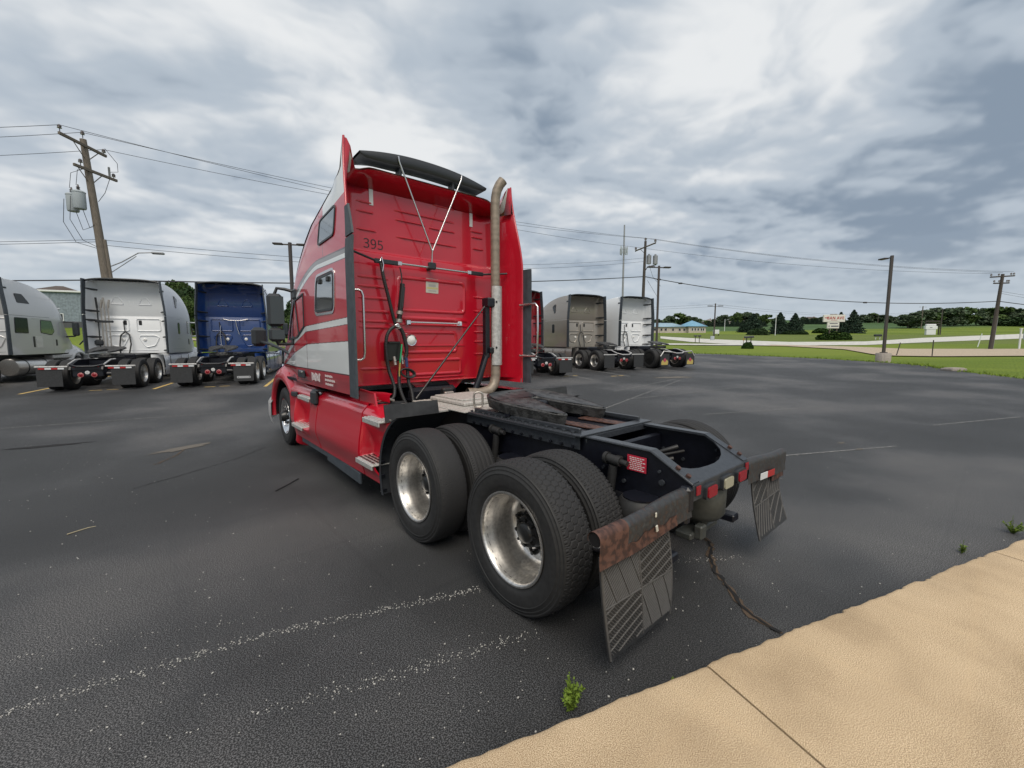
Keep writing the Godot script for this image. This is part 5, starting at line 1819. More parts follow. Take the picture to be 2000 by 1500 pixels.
	var hoses = [
		["hose", [v3(-0.74, 2.73, -2.95), v3(-0.72, 2.55, hz), v3(-0.66, 2.30, hz), v3(-0.60, 2.05, hz), v3(-0.57, 1.98, hz)], 0.021],
		["hose", [v3(-0.57, 1.98, hz), v3(-0.66, 1.92, hz), v3(-0.71, 1.80, hz), v3(-0.71, 1.62, hz), v3(-0.69, 1.45, hz), v3(-0.665, 1.30, -2.88), v3(-0.66, 1.18, -2.84), v3(-0.72, 1.08, -2.8), v3(-0.85, 1.05, -2.8), v3(-0.98, 1.10, -2.85)], 0.021],
		["hose", [v3(-0.56, 1.98, hz), v3(-0.50, 1.92, hz), v3(-0.46, 1.80, hz), v3(-0.44, 1.66, hz), v3(-0.47, 1.55, hz)], 0.024],
		["hose", [v3(-0.55, 1.42, -2.92), v3(-0.57, 1.28, -2.9), v3(-0.565, 1.15, -2.86), v3(-0.53, 1.0, -2.8)], 0.022],
		["hose", [v3(-0.44, 1.45, -2.92), v3(-0.44, 1.28, -2.9), v3(-0.42, 1.15, -2.86), v3(-0.43, 1.0, -2.8)], 0.022],
		["hose", [v3(-0.49, 2.70, -2.96), v3(-0.475, 2.60, -2.95), v3(-0.48, 2.50, -2.94)], 0.008]]
	for h in hoses:
		b = MB.new()
		var c3 := Curve3D.new()
		for p in h[1]: c3.add_point(p)
		for i in range(1, h[1].size() - 1):
			var t = (h[1][i + 1] - h[1][i - 1]) * 0.2
			c3.set_point_in(i, -t)
			c3.set_point_out(i, t)
		c3.bake_interval = 0.012
		var pts = Array(c3.get_baked_points())
		var rad := []
		for i in pts.size(): rad.append(h[2] * (1.0 + (0.10 if i % 3 == 0 else -0.02)))
		b.tube(pts, rad, 10)
		obj("air_hose", b, M.hose, o)
	b = MB.new()
	b.tube([v3(-0.47, 2.50, -2.94), v3(-0.51, 2.2, hz), v3(-0.535, 2.03, hz)], [0.03, 0.034, 0.03], 10)
	b.tube([v3(-0.455, 2.46, -2.925), v3(-0.50, 2.2, -2.90)], 0.014, 8)
	var hang = obj("hose_hanger", b, M.grease, o)
	for y in [2.14, 2.04]:
		b = MB.new()
		b.cyl(v3(-0.52 + (2.14 - y) * -0.12, y + 0.02, hz), v3(-0.527 + (2.14 - y) * -0.12, y - 0.02, hz), 0.042, 10)
		obj("collar", b, M.alu_dirty, hang)
	b = MB.new()
	for a in [0.0, 0.8]: b.tube([v3(-0.60, 1.98, hz + 0.02), v3(-0.57, 2.0 - a * 0.04, hz + 0.04), v3(-0.53, 1.96, hz + 0.03), v3(-0.57, 1.94, hz + 0.0)], 0.014, 6)
	b.tube([v3(-0.76, 2.74, -2.93), v3(-0.745, 2.79, -2.92), v3(-0.72, 2.70, -2.92), v3(-0.735, 2.62, -2.92)], 0.008, 6)
	obj("tie", b, M.chrome, hang)
	b = MB.new()
	b.tube([v3(-0.52, 1.75, -2.90), v3(-0.535, 1.65, -2.89), v3(-0.555, 1.52, -2.89)], 0.011, 8)
	obj("green_cable", b, M.cable_green, o)
	b = MB.new()
	b.tube([v3(-0.555, 1.52, -2.89), v3(-0.56, 1.42, -2.90), v3(-0.565, 1.32, -2.90)], 0.011, 8)
	obj("yellow_cable", b, M.cable_yellow, o)
	b = MB.new()
	b.tube([v3(-0.465, 1.58, -2.90), v3(-0.455, 1.46, -2.90)], 0.02, 8)
	obj("blue_sleeve", b, M.cable_blue, o)
	b = MB.new()
	b.box(v3(-0.60, 1.66, -3.0), v3(0.19, 0.24, 0.10), 0.012)
	b.box(v3(-0.60, 1.77, -2.95), v3(0.16, 0.03, 0.03), 0.006)
	var jb = obj("junction_box", b, M.grease, o)
	for q in [[-0.605, 1.565], [-0.505, 1.575], [-0.60, 1.52], [-0.50, 1.53]]:
		b = MB.new()
		b.cyl(v3(q[0], q[1] + 0.03, -2.955), v3(q[0] + 0.01, q[1] - 0.03, -2.94), 0.022, 8)
		obj("connector", b, M.alu_dirty, jb)
	b = MB.new()
	for k in 3:
		var lp := []
		for i in 17:
			var a = TAU * i / 16
			lp.append(v3(-0.455 + cos(a) * (0.085 + 0.008 * k), 1.385 + sin(a) * (0.045 + 0.006 * k) - cos(a) * 0.02, -2.90 + 0.012 * k))
		b.tube(lp, 0.010, 6, false)
	obj("coiled_cable", b, M.hose, o)
	main_cab_side(o)
	main_chassis(o)
	main_rear(o)
	# --- wheels
	for q in [[0.0, "hex", "block"], [-1.324, "worn", "rib"]]:
		wheel(o, v3(-1.105, 0.496, q[0]), 0.0, q[1], "dual", M.alu, M.grease)
		wheel(o, v3(-0.765, 0.496, q[0]), PI, q[2], "dual", M.alu_dirty, M.grease)
		wheel(o, v3(1.105, 0.496, q[0]), PI, "rib", "dual", M.alu, M.grease)
		wheel(o, v3(0.765, 0.496, q[0]), 0.0, "rib", "dual", M.alu_dirty, M.grease)
	wheel(o, v3(-1.05, 0.496, -6.03), -0.02, "rib", "steer", M.chrome, M.grease)
	wheel(o, v3(1.05, 0.496, -6.03), PI, "rib", "steer", M.chrome, M.grease)
	return o

func side_window(o, pts: Array, rad, x, frame: Material, glass: Material, wide := 0.035):
	# framed pane in a side that faces -x; pts are [z, y]
	var a = rounded(pts, rad, 5)
	var b := MB.new()
	b.ring(a, inset(a, wide), v3(x, 0, 0), v3(0, 0, 1), Vector3.UP, v3(-0.016, 0, 0))
	var w = obj("window", b, frame, o)
	b = MB.new()
	b.prism(inset(a, wide * 0.8), v3(x, 0, 0), v3(0, 0, 1), Vector3.UP, v3(-0.007, 0, 0))
	obj("pane", b, glass, w)
	return w

func main_cab_side(o):
	var b: MB
	# the side leans in above the belt, so the panes sit on blocks just proud of it
	var up = func(pts, rad, frame, glass, wide):
		var a = rounded(pts, rad, 5)
		var m = MB.new()
		var i1 = inset(a, wide)
		var P = func(p, d): return v3(XC - half_w(p.y) - d, p.y, p.x)
		m.flat()
		for i in a.size():
			var j = (i + 1) % a.size()
			m.quad(P.call(a[i], -0.01), P.call(a[j], -0.01), P.call(a[j], 0.012), P.call(a[i], 0.012))
			m.quad(P.call(a[i], 0.012), P.call(a[j], 0.012), P.call(i1[j], 0.012), P.call(i1[i], 0.012))
			m.quad(P.call(i1[i], 0.012), P.call(i1[j], 0.012), P.call(i1[j], 0.0), P.call(i1[i], 0.0))
		var w = obj("window", m, frame, o)
		m = MB.new()
		m.flat()
		var idx = Geometry2D.triangulate_polygon(i1)
		for i in range(0, idx.size(), 3): m.tri(P.call(i1[idx[i]], 0.006), P.call(i1[idx[i + 1]], 0.006), P.call(i1[idx[i + 2]], 0.006))
		obj("pane", m, glass, w)
		return w
	up.call([[-3.52, 2.93], [-3.47, 3.23], [-2.91, 3.30], [-2.94, 2.96]], 0.07, M.black_plastic, M.side_glass, 0.022)
	var lw = up.call([[-3.66, 2.14], [-3.57, 2.555], [-2.94, 2.575], [-2.99, 2.14]], 0.09, M.black_plastic, M.side_glass, 0.026)
	var of = rounded([[-3.70, 2.10], [-3.605, 2.595], [-2.905, 2.615], [-2.955, 2.10]], 0.11, 5)
	b = MB.new()
	b.ring(of, inset(of, 0.030), v3(XC - 1.255, 0, 0), v3(0, 0, 1), Vector3.UP, v3(-0.012, 0, 0))
	obj("bright_frame", b, M.steel_bar, lw)
	for z in [-3.42, -3.12]:
		b = MB.new()
		b.box(v3(XC - 1.275, 2.50, z), v3(0.03, 0.06, 0.06), 0.01)
		obj("latch", b, M.black_plastic, lw)
	# door glass
	var dw = up.call([[-4.98, 1.80], [-4.83, 2.10], [-4.62, 2.36], [-4.16, 2.43], [-4.17, 1.98], [-4.55, 1.83]], 0.012, M.black_plastic, M.screen_glass, 0.022)
	b = MB.new()
	b.box(v3(XC - 1.267, 2.15, -4.52), v3(0.012, 0.60, 0.03), 0.004, Basis(Vector3.RIGHT, -0.25))
	obj("window_bar", b, M.black_plastic, dw)
	b = MB.new()
	b.box(v3(XC - 1.262, 1.33, -4.42), v3(0.025, 0.11, 0.30), 0.01)
	var dh = obj("door_handle", b, M.black_plastic, o)
	b = MB.new()
	b.box(v3(XC - 1.272, 1.36, -4.40), v3(0.03, 0.035, 0.16), 0.01)
	obj("lever", b, M.steel_bar, dh)
	# fleet markings, too small to read in the photo: rows of print
	for q in [[-3.80, 1.325, 0.36, 0.115, 7], [-3.29, 1.365, 0.27, 0.030, 9], [-3.25, 1.315, 0.36, 0.030, 12], [-3.275, 1.265, 0.28, 0.030, 10]]:
		b = MB.new()
		for i in q[4]:
			var z = q[0] - q[2] / 2 + q[2] * (i + 0.5) / q[4]
			b.box(v3(XC - 1.2545, q[1], z), v3(0.003, q[3] * (0.95 - 0.15 * ((i * 7) % 3)), q[2] / q[4] * 0.55))
			b.box(v3(XC - 1.2548, q[1] + q[3] * (0.3 - 0.3 * (i % 3)), z + q[2] / q[4] * 0.3), v3(0.003, q[3] * 0.22, q[2] / q[4] * 0.6))
		obj("marking", b, M.print_white, o)
	# --- mirrors on the left
	b = MB.new()
	b.box(v3(-1.53, 2.22, -4.72), v3(0.20, 0.46, 0.12), 0.04, Basis(Vector3.UP, -0.25))
	b.box(v3(-1.53, 1.88, -4.72), v3(0.19, 0.20, 0.12), 0.04, Basis(Vector3.UP, -0.25))
	var mi = obj("mirror", b, M.black_plastic, o)
	b = MB.new()
	b.box(v3(-1.515, 2.22, -4.658), v3(0.165, 0.38, 0.008), 0.0, Basis(Vector3.UP, -0.25))
	b.box(v3(-1.515, 1.88, -4.658), v3(0.155, 0.13, 0.008), 0.0, Basis(Vector3.UP, -0.25))
	obj("mirror_glass", b, M.mirror_glass, mi)
	b = MB.new()
	b.tube([v3(-1.23, 2.47, -4.62), v3(-1.40, 2.52, -4.70), v3(-1.49, 2.53, -4.74), v3(-1.53, 2.43, -4.74)], 0.022, 8)
	b.tube([v3(-1.23, 1.76, -4.78), v3(-1.42, 1.74, -4.78), v3(-1.50, 1.74, -4.76), v3(-1.53, 1.80, -4.74)], 0.020, 8)
	b.box(v3(-1.25, 2.45, -4.60), v3(0.14, 0.16, 0.20), 0.03)
	b.box(v3(-1.25, 1.80, -4.80), v3(0.12, 0.14, 0.14), 0.03)
	obj("mirror_arm", b, M.black_plastic, mi)
	b = MB.new()
	b.tube([v3(-1.18, 1.55, -5.30), v3(-1.30, 1.66, -5.45), v3(-1.40, 1.74, -5.75), v3(-1.46, 1.78, -6.2)], 0.025, 8)
	obj("hood_mirror_arm", b, M.black_plastic, mi)
	b = MB.new()
	b.box(v3(-1.47, 1.86, -6.25), v3(0.22, 0.32, 0.14), 0.05)
	obj("hood_mirror", b, M.black_plastic, mi)
	b = MB.new()
	b.box(v3(1.60, 2.20, -4.75), v3(0.27, 0.50, 0.12), 0.045)
	b.tube([v3(1.15, 2.47, -4.62), v3(1.50, 2.54, -4.74), v3(1.58, 2.44, -4.75)], 0.022, 8)
	obj("mirror", b, M.black_plastic, o)
	# --- hood and left fender
	b = MB.new()
	var r := []
	for i in 13:
		var z = lerpf(-5.06, -7.45, i / 12.0)
		var t = i / 12.0
		var row := []
		for k in 25:
			var u = -1.0 + k / 12.0
			var hw = lerpf(1.10, 0.86, t * t)
			var y = lerpf(1.74, 1.36, pow(t, 1.6)) - 0.42 * pow(absf(u), 5.0) - 0.06 * t
			if t > 0.9: y -= 0.15
			row.append(v3(XC + u * hw, y, z))
		r.append(row)
	b.smooth(1)
	b.rows(r)
	b.quad(r[12][0], r[12][24], v3(XC + 0.86, 0.6, -7.5), v3(XC - 0.86, 0.6, -7.5))
	obj("hood", b, M.red_paint, o)
	for s in [-1.0, 1.0]:
		b = MB.new()
		r = []
		for i in 33:
			var a = lerpf(-0.42, PI + 0.10, i / 32.0)
			# outline of the arch, then the swollen outer skin running up to the hood
			var c = Vector2(-6.03, 0.50)
			var q = Vector2(cos(a), sin(a))
			var back = smoothstep(1.2, 0.2, a)
			var rows_ := []
			for w in [[0.60, -1.19], [0.605, -1.235], [0.64, -1.25], [0.70, -1.245], [0.78, -1.21], [0.86, -1.12], [0.92, -0.98], [0.93, -0.80]]:
				var rr = w[0] + 0.03
				q.x = cos(a) * (1.36 - 0.30 * smoothstep(0.6, 0.95, w[0])) if cos(a) > 0 else cos(a)
				var x = w[1] + (0.02 if back > 0.5 else 0.0)
				rows_.append(v3(XC * 0.5 - s * (x + 0.02) * (1.0 if s > 0 else 1.0), c.y + q.y * rr, c.x + q.x * rr))
			r.append(rows_)
		b.smooth(2)
		b.rows(r)
		obj("fender", b, M.red_paint, o)
		b = MB.new()
		r = []
		for i in 25:
			var a = lerpf(-0.3, PI, i / 24.0)
			r.append([v3(s * 1.17, 0.5 + sin(a) * 0.628, -6.03 + cos(a) * (0.855 if cos(a) > 0 else 0.628)), v3(s * 0.6, 0.5 + sin(a) * 0.62, -6.03 + cos(a) * (0.845 if cos(a) > 0 else 0.62))])
		b.rows(r)
		obj("wheel_well", b, M.groove_rubber, o)
	b = MB.new()
	b.box(v3(-1.262, 0.985, -5.02), v3(0.03, 0.075, 0.30), 0.012, Basis(Vector3.RIGHT, -0.08))
	obj("side_vent", b, M.black_plastic, o)
	# bumper end
	b = MB.new()
	r = []
	for i in 13:
		var a = lerpf(0.0, PI / 2, i / 12.0)
		r.append([v3(-0.75 - sin(a) * 0.50, 0.30, -7.62 + (1.0 - cos(a)) * 0.98), v3(-0.75 - sin(a) * 0.53, 0.42, -7.66 + (1.0 - cos(a)) * 1.04), v3(-0.75 - sin(a) * 0.53, 0.66, -7.66 + (1.0 - cos(a)) * 1.04), v3(-0.75 - sin(a) * 0.48, 0.74, -7.6 + (1.0 - cos(a)) * 0.98)])
	b.smooth(0)
	b.rows(r)
	b.box(v3(0, 0.52, -7.62), v3(1.5, 0.42, 0.06), 0.02)
	obj("bumper", b, M.guard_metal, o)
	# --- skirts below the cab
	var xof = func(z, y):
		# outline of the skirt: belly at the crease, tucked in below, let in above the steps
		var x = 1.255
		if y > 0.60: x = lerpf(1.275, 1.215, smoothstep(0.60, 1.10, y)) - 0.06 * smoothstep(1.02, 1.11, y)
		else: x = lerpf(1.215, 1.275, smoothstep(0.34, 0.60, y))
		for q in [[-4.98, -4.36, -4.66], [-2.40, -1.86, -2.25]]:
			var inz = smoothstep(q[0], q[0] + 0.05, z) * smoothstep(q[1] + 0.16, q[1] - 0.06, z)
			x -= 0.15 * inz * smoothstep(0.555, 0.575, y) * smoothstep(1.0, 0.66, y)
			x += 0.035 * inz * smoothstep(0.40, 0.53, y) * smoothstep(0.575, 0.555, y)
		return x
	for s in [-1.0, 1.0]:
		for pn in [[-5.60, -3.925, 70, "skirt_front"], [-3.895, -2.425, 60, "skirt_door"], [-2.395, -1.76, 44, "skirt_rear"]]:
			b = MB.new()
			r = []
			for i in pn[2] + 1:
				var z = lerpf(pn[0], pn[1], float(i) / pn[2])
				var row := []
				var ytop = 1.105
				if pn[3] == "skirt_rear": ytop = 1.09 - 0.10 * smoothstep(-2.25, -1.9, z)
				if pn[3] == "skirt_front": ytop = lerpf(1.13, 1.105, smoothstep(-4.2, -3.95, z)) + 0.12 * smoothstep(-4.6, -5.2, z)
				for k in 47:
					var t = k / 46.0
					var y = lerpf(0.345, ytop, t)
					var zz = z
					if pn[3] == "skirt_front":
						# front edge follows the wheel arch
						var ze = -6.03 + 0.87 * sqrt(maxf(0.0, 1.0 - pow((maxf(y, 0.5) - 0.5) / 0.68, 2.0)))
						zz = lerpf(maxf(ze, pn[0]), pn[1], float(i) / pn[2])
					if pn[3] == "skirt_rear":
						var ze = -1.324 - sqrt(maxf(0.0, 0.64 * 0.64 - (y - 0.5) * (y - 0.5)))
						zz = lerpf(pn[0], minf(ze, -1.70), float(i) / pn[2])
					row.append(v3(XC * 0.5 + s * xof.call(zz, y), y, zz))
				# turned in top edge
				var l = row[46]
				row.append(v3(l.x - s * 0.03, l.y + 0.012, l.z))
				row.append(v3(l.x - s * 0.22, l.y + 0.012, l.z))
				r.append(row)
			b.smooth(1)
			b.rows(r)
			# edges have thickness
			for i in [0, pn[2]]:
				for k in 46:
					b.smooth(2 + i)
					b.quad(r[i][k], r[i][k + 1], r[i][k + 1] - v3(s * 0.02, 0, 0), r[i][k] - v3(s * 0.02, 0, 0))
			obj(pn[3], b, M.red_paint, o)
		# dark void behind the panel gaps
		b = MB.new()
		b.box(v3(s * 1.10, 0.72, -3.4), v3(0.06, 0.70, 3.1))
		obj("skirt_backing", b, M.groove_rubber, o)
		# rubber strip along the bottom
		b = MB.new()
		b.box(v3(XC * 0.5 + s * 1.19, 0.315, -4.28), v3(0.03, 0.10, 1.15), 0.008)
		b.box(v3(XC * 0.5 + s * 1.195, 0.275, -3.13), v3(0.03, 0.135, 1.12), 0.008, Basis(Vector3.RIGHT, 0.035))
		obj("lower_strip", b, M.trim_rubber, o)
	# red apron between skirt and cab
	b = MB.new()
	b.smooth(0)
	r = []
	for i in 15:
		var z = lerpf(-4.9, -2.20, i / 14.0)
		r.append([v3(-1.02, 1.135, z), v3(-1.02, 1.18 + 0.03 * smoothstep(-2.9, -2.3, z), z), v3(-0.99, 1.20 + 0.03 * smoothstep(-2.9, -2.3, z), z)])
	b.rows(r)
	b.prism(poly([[-2.72, 1.10], [-2.28, 1.10], [-2.33, 1.235], [-2.72, 1.25]]), v3(-1.12, 0, 0), v3(0, 0, 1), Vector3.UP, v3(-0.02, 0, 0))
	obj("apron", b, M.red_paint, o)
	b = MB.new()
	b.box(v3(-1.262, 1.03, -4.0), v3(0.08, 0.20, 0.19), 0.03)
	b.box(v3(-1.20, 1.13, -3.98), v3(0.14, 0.03, 0.22), 0.012)
	obj("corner_cap", b, M.black_plastic, o)
	# bright ribbed treads on the steps
	var tread = func(z0, z1, y, x0, x1):
		var m := MB.new()
		var n = 5
		for i in n:
			var x = lerpf(x0, x1, (i + 0.5) / n)
			m.box(v3(x, y + 0.004, (z0 + z1) / 2), v3(absf(x1 - x0) / n * 0.66, 0.014, z1 - z0 - 0.02), 0.004)
		m.box(v3((x0 + x1) / 2, y - 0.006, (z0 + z1) / 2), v3(absf(x1 - x0), 0.014, z1 - z0), 0.004)
		m.box(v3(x0 - 0.005, y - 0.022, (z0 + z1) / 2), v3(0.014, 0.05, z1 - z0), 0.004)
		obj("step_tread", m, M.alu_step, o)
	tread.call(-4.66, -4.12, 1.005, -1.30, -1.15)
	tread.call(-4.93, -4.40, 0.562, -1.335, -1.14)
	tread.call(-2.20, -1.80, 1.015, -1.315, -1.15)
	tread.call(-2.37, -1.95, 0.562, -1.335, -1.13)
	# perforations of the lower rear step
	b = MB.new()
	for i in 4:
		for k in 5: b.box(v3(-1.30 + i * 0.045, 0.5745, -2.33 + k * 0.075), v3(0.02, 0.004, 0.05), 0.0)
	obj("step_slots", b, M.grease, o)

func main_chassis(o):
	var b: MB
	# rails
	for s in [-1.0, 1.0]:
		b = MB.new()
		var out = poly([[-6.9, 0.74], [-6.9, 1.0], [-2.3, 1.03], [-0.09, 1.043], [0.525, 1.0456], [0.82, 0.893], [0.82, 0.76], [0.42, 0.70], [-0.1, 0.72], [-2.6, 0.74]])
		b.prism(out, v3(s * 0.425, 0, 0), v3(0, 0, 1), Vector3.UP, v3(-s * 0.010, 0, 0))
		obj("frame_rail", b, M.frame_black, o)
		b = MB.new()
		var path = [[-0.10, 1.0456], [0.525, 1.0456], [0.825, 0.891]]
		for i in 2:
			var p0 = path[i]
			var p1 = path[i + 1]
			b.flat()
			var th = v3(0, 0.012, 0)
			var A = v3(s * 0.430, p0[1], p0[0]); var B_ = v3(s * 0.430, p1[1], p1[0])
			var C_ = v3(s * 0.355, p1[1], p1[0]); var D = v3(s * 0.355, p0[1], p0[0])
			b.quad(A + th, B_ + th, C_ + th, D + th)
			b.quad(A - th * 0.5, A + th, B_ + th, B_ - th * 0.5)
			b.quad(D - th * 0.5, D + th, C_ + th, C_ - th * 0.5)
			b.quad(A - th * 0.5, B_ - th * 0.5, C_ - th * 0.5, D - th * 0.5)
		b.tube([v3(s * 0.428, 1.048, -0.10), v3(s * 0.428, 1.048, 0.525), v3(s * 0.428, 0.893, 0.823)], 0.011, 6)
		obj("rail_flange", b, M.rail_worn, o)
		b = MB.new()
		b.box(v3(s * 0.40, 1.035, -2.4), v3(0.07, 0.014, 4.6))
		obj("rail_top", b, M.frame_black, o)
		# slide rail of the fifth wheel: an angle with a row of bolts
		b = MB.new()
		b.box(v3(s * 0.452, 1.0, -0.83), v3(0.014, 0.11, 1.52), 0.003)
		b.box(v3(s * 0.452, 1.061, -0.83), v3(0.10, 0.013, 1.52), 0.003)
		b.box(v3(s * 0.41, 1.085, -0.80), v3(0.03, 0.035, 1.40), 0.004)
		b.box(v3(s * 0.49, 1.056, -0.83), v3(0.02, 0.03, 1.50), 0.003)
		var sl = obj("slide_rail", b, M.rail_worn, o)
		for i in 15:
			b = MB.new()
			b.cyl(v3(s * 0.455, 1.067, -1.50 + i * 0.097), v3(s * 0.455, 1.083, -1.50 + i * 0.097), 0.015, 6)
			obj("bolt", b, M.rail_worn, sl)
		for i in 12:
			b = MB.new()
			b.cyl(v3(s * 0.46, 0.965, -1.45 + i * 0.12), v3(s * 0.478, 0.965, -1.45 + i * 0.12), 0.013, 6)
			obj("bolt", b, M.frame_black, sl)
	# plate across the rear of the slide rails
	b = MB.new()
	b.box(v3(0.0, 1.063, -0.075), v3(1.0, 0.014, 0.10), 0.003)
	b.box(v3(0.0, 1.03, -0.03), v3(0.86, 0.05, 0.012), 0.003)
	obj("cross_plate", b, M.rail_worn, o)
	b = MB.new()
	for z in [-1.62, -1.0, -0.25]: b.box(v3(0, 0.92, z), v3(0.83, 0.20, 0.06), 0.01)
	b.box(v3(0, 0.86, 0.10), v3(0.83, 0.26, 0.05), 0.01)
	b.box(v3(0.0, 1.045, -0.6), v3(0.80, 0.012, 1.1), 0.0)
	obj("crossmember", b, M.frame_black, o)
	b = MB.new()
	for x in [-0.14, 0.17]: b.box(v3(x, 1.063, -0.33), v3(0.13, 0.012, 0.46), 0.003, Basis(Vector3.UP, 0.06))
	obj("rusty_ramp", b, M.rust, o)
	# deck plate between cab and fifth wheel
	b = MB.new()
	b.box(v3(0.0, 1.065, -2.05), v3(1.10, 0.012, 1.10), 0.003)
	b.box(v3(-0.62, 1.05, -2.18), v3(0.35, 0.02, 0.75), 0.003)
	var dk = obj("deck_plate", b, M.deck_metal, o)
	b = MB.new()
	b.box(v3(-0.02, 1.094, -2.16), v3(0.66, 0.045, 0.74), 0.012)
	b.box(v3(-0.02, 1.125, -2.20), v3(0.56, 0.018, 0.60), 0.006)
	obj("deck_box", b, M.deck_metal, dk)
	b = MB.new()
	for i in 16:
		for k in 22:
			var x = -0.53 + i * 0.0705
			var z = -2.58 + k * 0.047
			if absf(x + 0.02) < 0.35 and absf(z + 2.16) < 0.39: continue
			b.box(v3(x, 1.0735, z), v3(0.030, 0.005, 0.007), 0.0, Basis(Vector3.UP, 0.8 if (i + k) % 2 else -0.8))
	tag(obj("tread_pattern", b, M.deck_metal, dk), "", "", "", "stuff")
	b = MB.new()
	b.box(v3(0.10, 1.07, -1.54), v3(0.52, 0.012, 0.10), 0.003, Basis(Vector3.RIGHT, 0.5))
	obj("deck_flap", b, M.alu, dk)
	b = MB.new()
	var lp := []
	var oval = rounded(rect(-0.045, -0.085, 0.045, 0.085), 0.045, 5)
	for q in oval: lp.append(v3(-0.30 + q.x * 0.9, 1.165 + q.y * 0.95, -1.60 + q.x * 0.5))
	lp.append(lp[0])
	b.tube(lp, 0.012, 8)
	obj("grab_loop", b, M.alu_dirty, dk)
	b = MB.new()
	b.tube([v3(-0.16, 1.07, -1.50), v3(-0.13, 1.17, -1.52), v3(-0.07, 1.16, -1.53), v3(-0.02, 1.18, -1.56), v3(0.06, 1.17, -1.56)], 0.006, 6)
	b.tube([v3(-0.10, 1.07, -1.48), v3(-0.13, 1.17, -1.52)], 0.006, 6)
	obj("pull_wire", b, M.grease, dk)
	# fifth wheel: tilted plate with a throat between two horns
	b = MB.new()
	var hf := []
	var right = [[0.0, -1.47], [0.20, -1.46], [0.34, -1.40], [0.43, -1.28], [0.465, -1.12], [0.465, -0.96], [0.43, -0.78], [0.38, -0.58], [0.335, -0.43], [0.30, -0.385], [0.25, -0.38], [0.215, -0.42], [0.16, -0.60], [0.085, -0.80], [0.058, -0.92], [0.055, -1.0], [0.03, -1.05], [0.0, -1.06]]
	for q in right: hf.append(q)
	for i in range(right.size() - 2, 0, -1): hf.append([-right[i][0], right[i][1]])
	var outp = poly(hf)
	var tilt = func(p, dy): return v3(p.x, 1.262 - 0.085 * (p.y + 1.47) + dy, p.y)
	var in1 = inset(outp, 0.022)
	b.smooth(1)
	var idx = Geometry2D.triangulate_polygon(in1)
	for i in range(0, idx.size(), 3): b.tri(tilt.call(in1[idx[i]], 0.0), tilt.call(in1[idx[i + 1]], 0.0), tilt.call(in1[idx[i + 2]], 0.0))
	for i in outp.size():
		var j = (i + 1) % outp.size()
		b.smooth(1)
		b.quad(tilt.call(in1[i], 0.0), tilt.call(in1[j], 0.0), tilt.call(outp[j], -0.014), tilt.call(outp[i], -0.014))
		b.smooth(2)
		b.quad(tilt.call(outp[i], -0.014), tilt.call(outp[j], -0.014), tilt.call(in1[j], -0.105), tilt.call(in1[i], -0.105))
	var fw = obj("fifth_wheel", b, M.fifth_plate, o)
	b = MB.new()
	for s in [-1.0, 1.0]:
		b.box(v3(s * 0.34, 1.11, -0.98), v3(0.10, 0.16, 0.36), 0.02)
		b.cyl(v3(s * 0.28, 1.13, -0.96), v3(s * 0.44, 1.13, -0.96), 0.045, 12)
		b.box(v3(s * 0.30, 1.07, -1.0), v3(0.22, 0.03, 0.80), 0.006)
	b.box(v3(0, 1.14, -1.02), v3(0.16, 0.12, 0.22), 0.02)
	obj("pedestal", b, M.frame_black, fw)
	b = MB.new()
	for q in [[-0.30, -1.12], [0.12, -1.30], [-0.1, -1.33], [0.30, -1.12]]:
		var p = tilt.call(Vector2(q[0], q[1]), 0.0)
		b.cyl(p - v3(0, 0.01, 0), p + v3(0, 0.002, 0), 0.014, 10)
	obj("grease_hole", b, M.groove_rubber, fw)
	# axles, air bags, tank, shock mounts
	for z in [0.0, -1.324]:
		b = MB.new()
		b.cyl(v3(-1.0, 0.496, z), v3(1.0, 0.496, z), 0.075, 14)
		b.lathe([Vector2(0.02, -0.26), Vector2(0.14, -0.2), Vector2(0.21, -0.08), Vector2(0.22, 0.05), Vector2(0.14, 0.2), Vector2(0.02, 0.26)], 20, Transform3D(Basis(), v3(0.05, 0.50, z)))
		obj("axle", b, M.frame_black, o)
		for s in [-1.0, 1.0]:
			b = MB.new()
			var xf = Transform3D(Basis(v3(0, 1, 0), v3(-1, 0, 0), v3(0, 0, 1)), v3(s * 0.50, 0.50, z + 0.50))
			b.lathe([Vector2(0.01, 0.0), Vector2(0.10, 0.0), Vector2(0.12, 0.03), Vector2(0.15, 0.10), Vector2(0.16, 0.16), Vector2(0.145, 0.22), Vector2(0.13, 0.235), Vector2(0.125, 0.242), Vector2(0.01, 0.244)], 22, xf)
			obj("air_bag", b, M.rubber, o)
			b = MB.new()
			b.cyl(v3(s * 0.50, 0.744, z + 0.50), v3(s * 0.50, 0.752, z + 0.50), 0.115, 20)
			b.box(v3(s * 0.48, 0.40, z + 0.30), v3(0.10, 0.06, 0.9), 0.01)
			obj("spring_beam", b, M.frame_black, o)
			b = MB.new()
			b.cyl(v3(s * 0.49, 0.952, z + 0.20), v3(s * 0.49, 0.952, z + 0.225), 0.044, 12)
			b.cyl(v3(s * 0.49, 0.952, z + 0.225), v3(s * 0.49, 0.945, z + 0.33), 0.034, 14)
			b.cyl(v3(s * 0.49, 0.945, z + 0.33), v3(s * 0.49, 0.942, z + 0.385), 0.020, 10)
			b.box(v3(s * 0.455, 0.94, z + 0.28), v3(0.07, 0.06, 0.06), 0.01)
			b.cyl(v3(s * 0.49, 0.91, z + 0.27), v3(s * 0.50, 0.62, z + 0.24), 0.032, 12)
			b.cyl(v3(s * 0.50, 0.62, z + 0.24), v3(s * 0.51, 0.42, z + 0.20), 0.024, 10)
			obj("shock_absorber", b, M.rubber, o)
			b = MB.new()
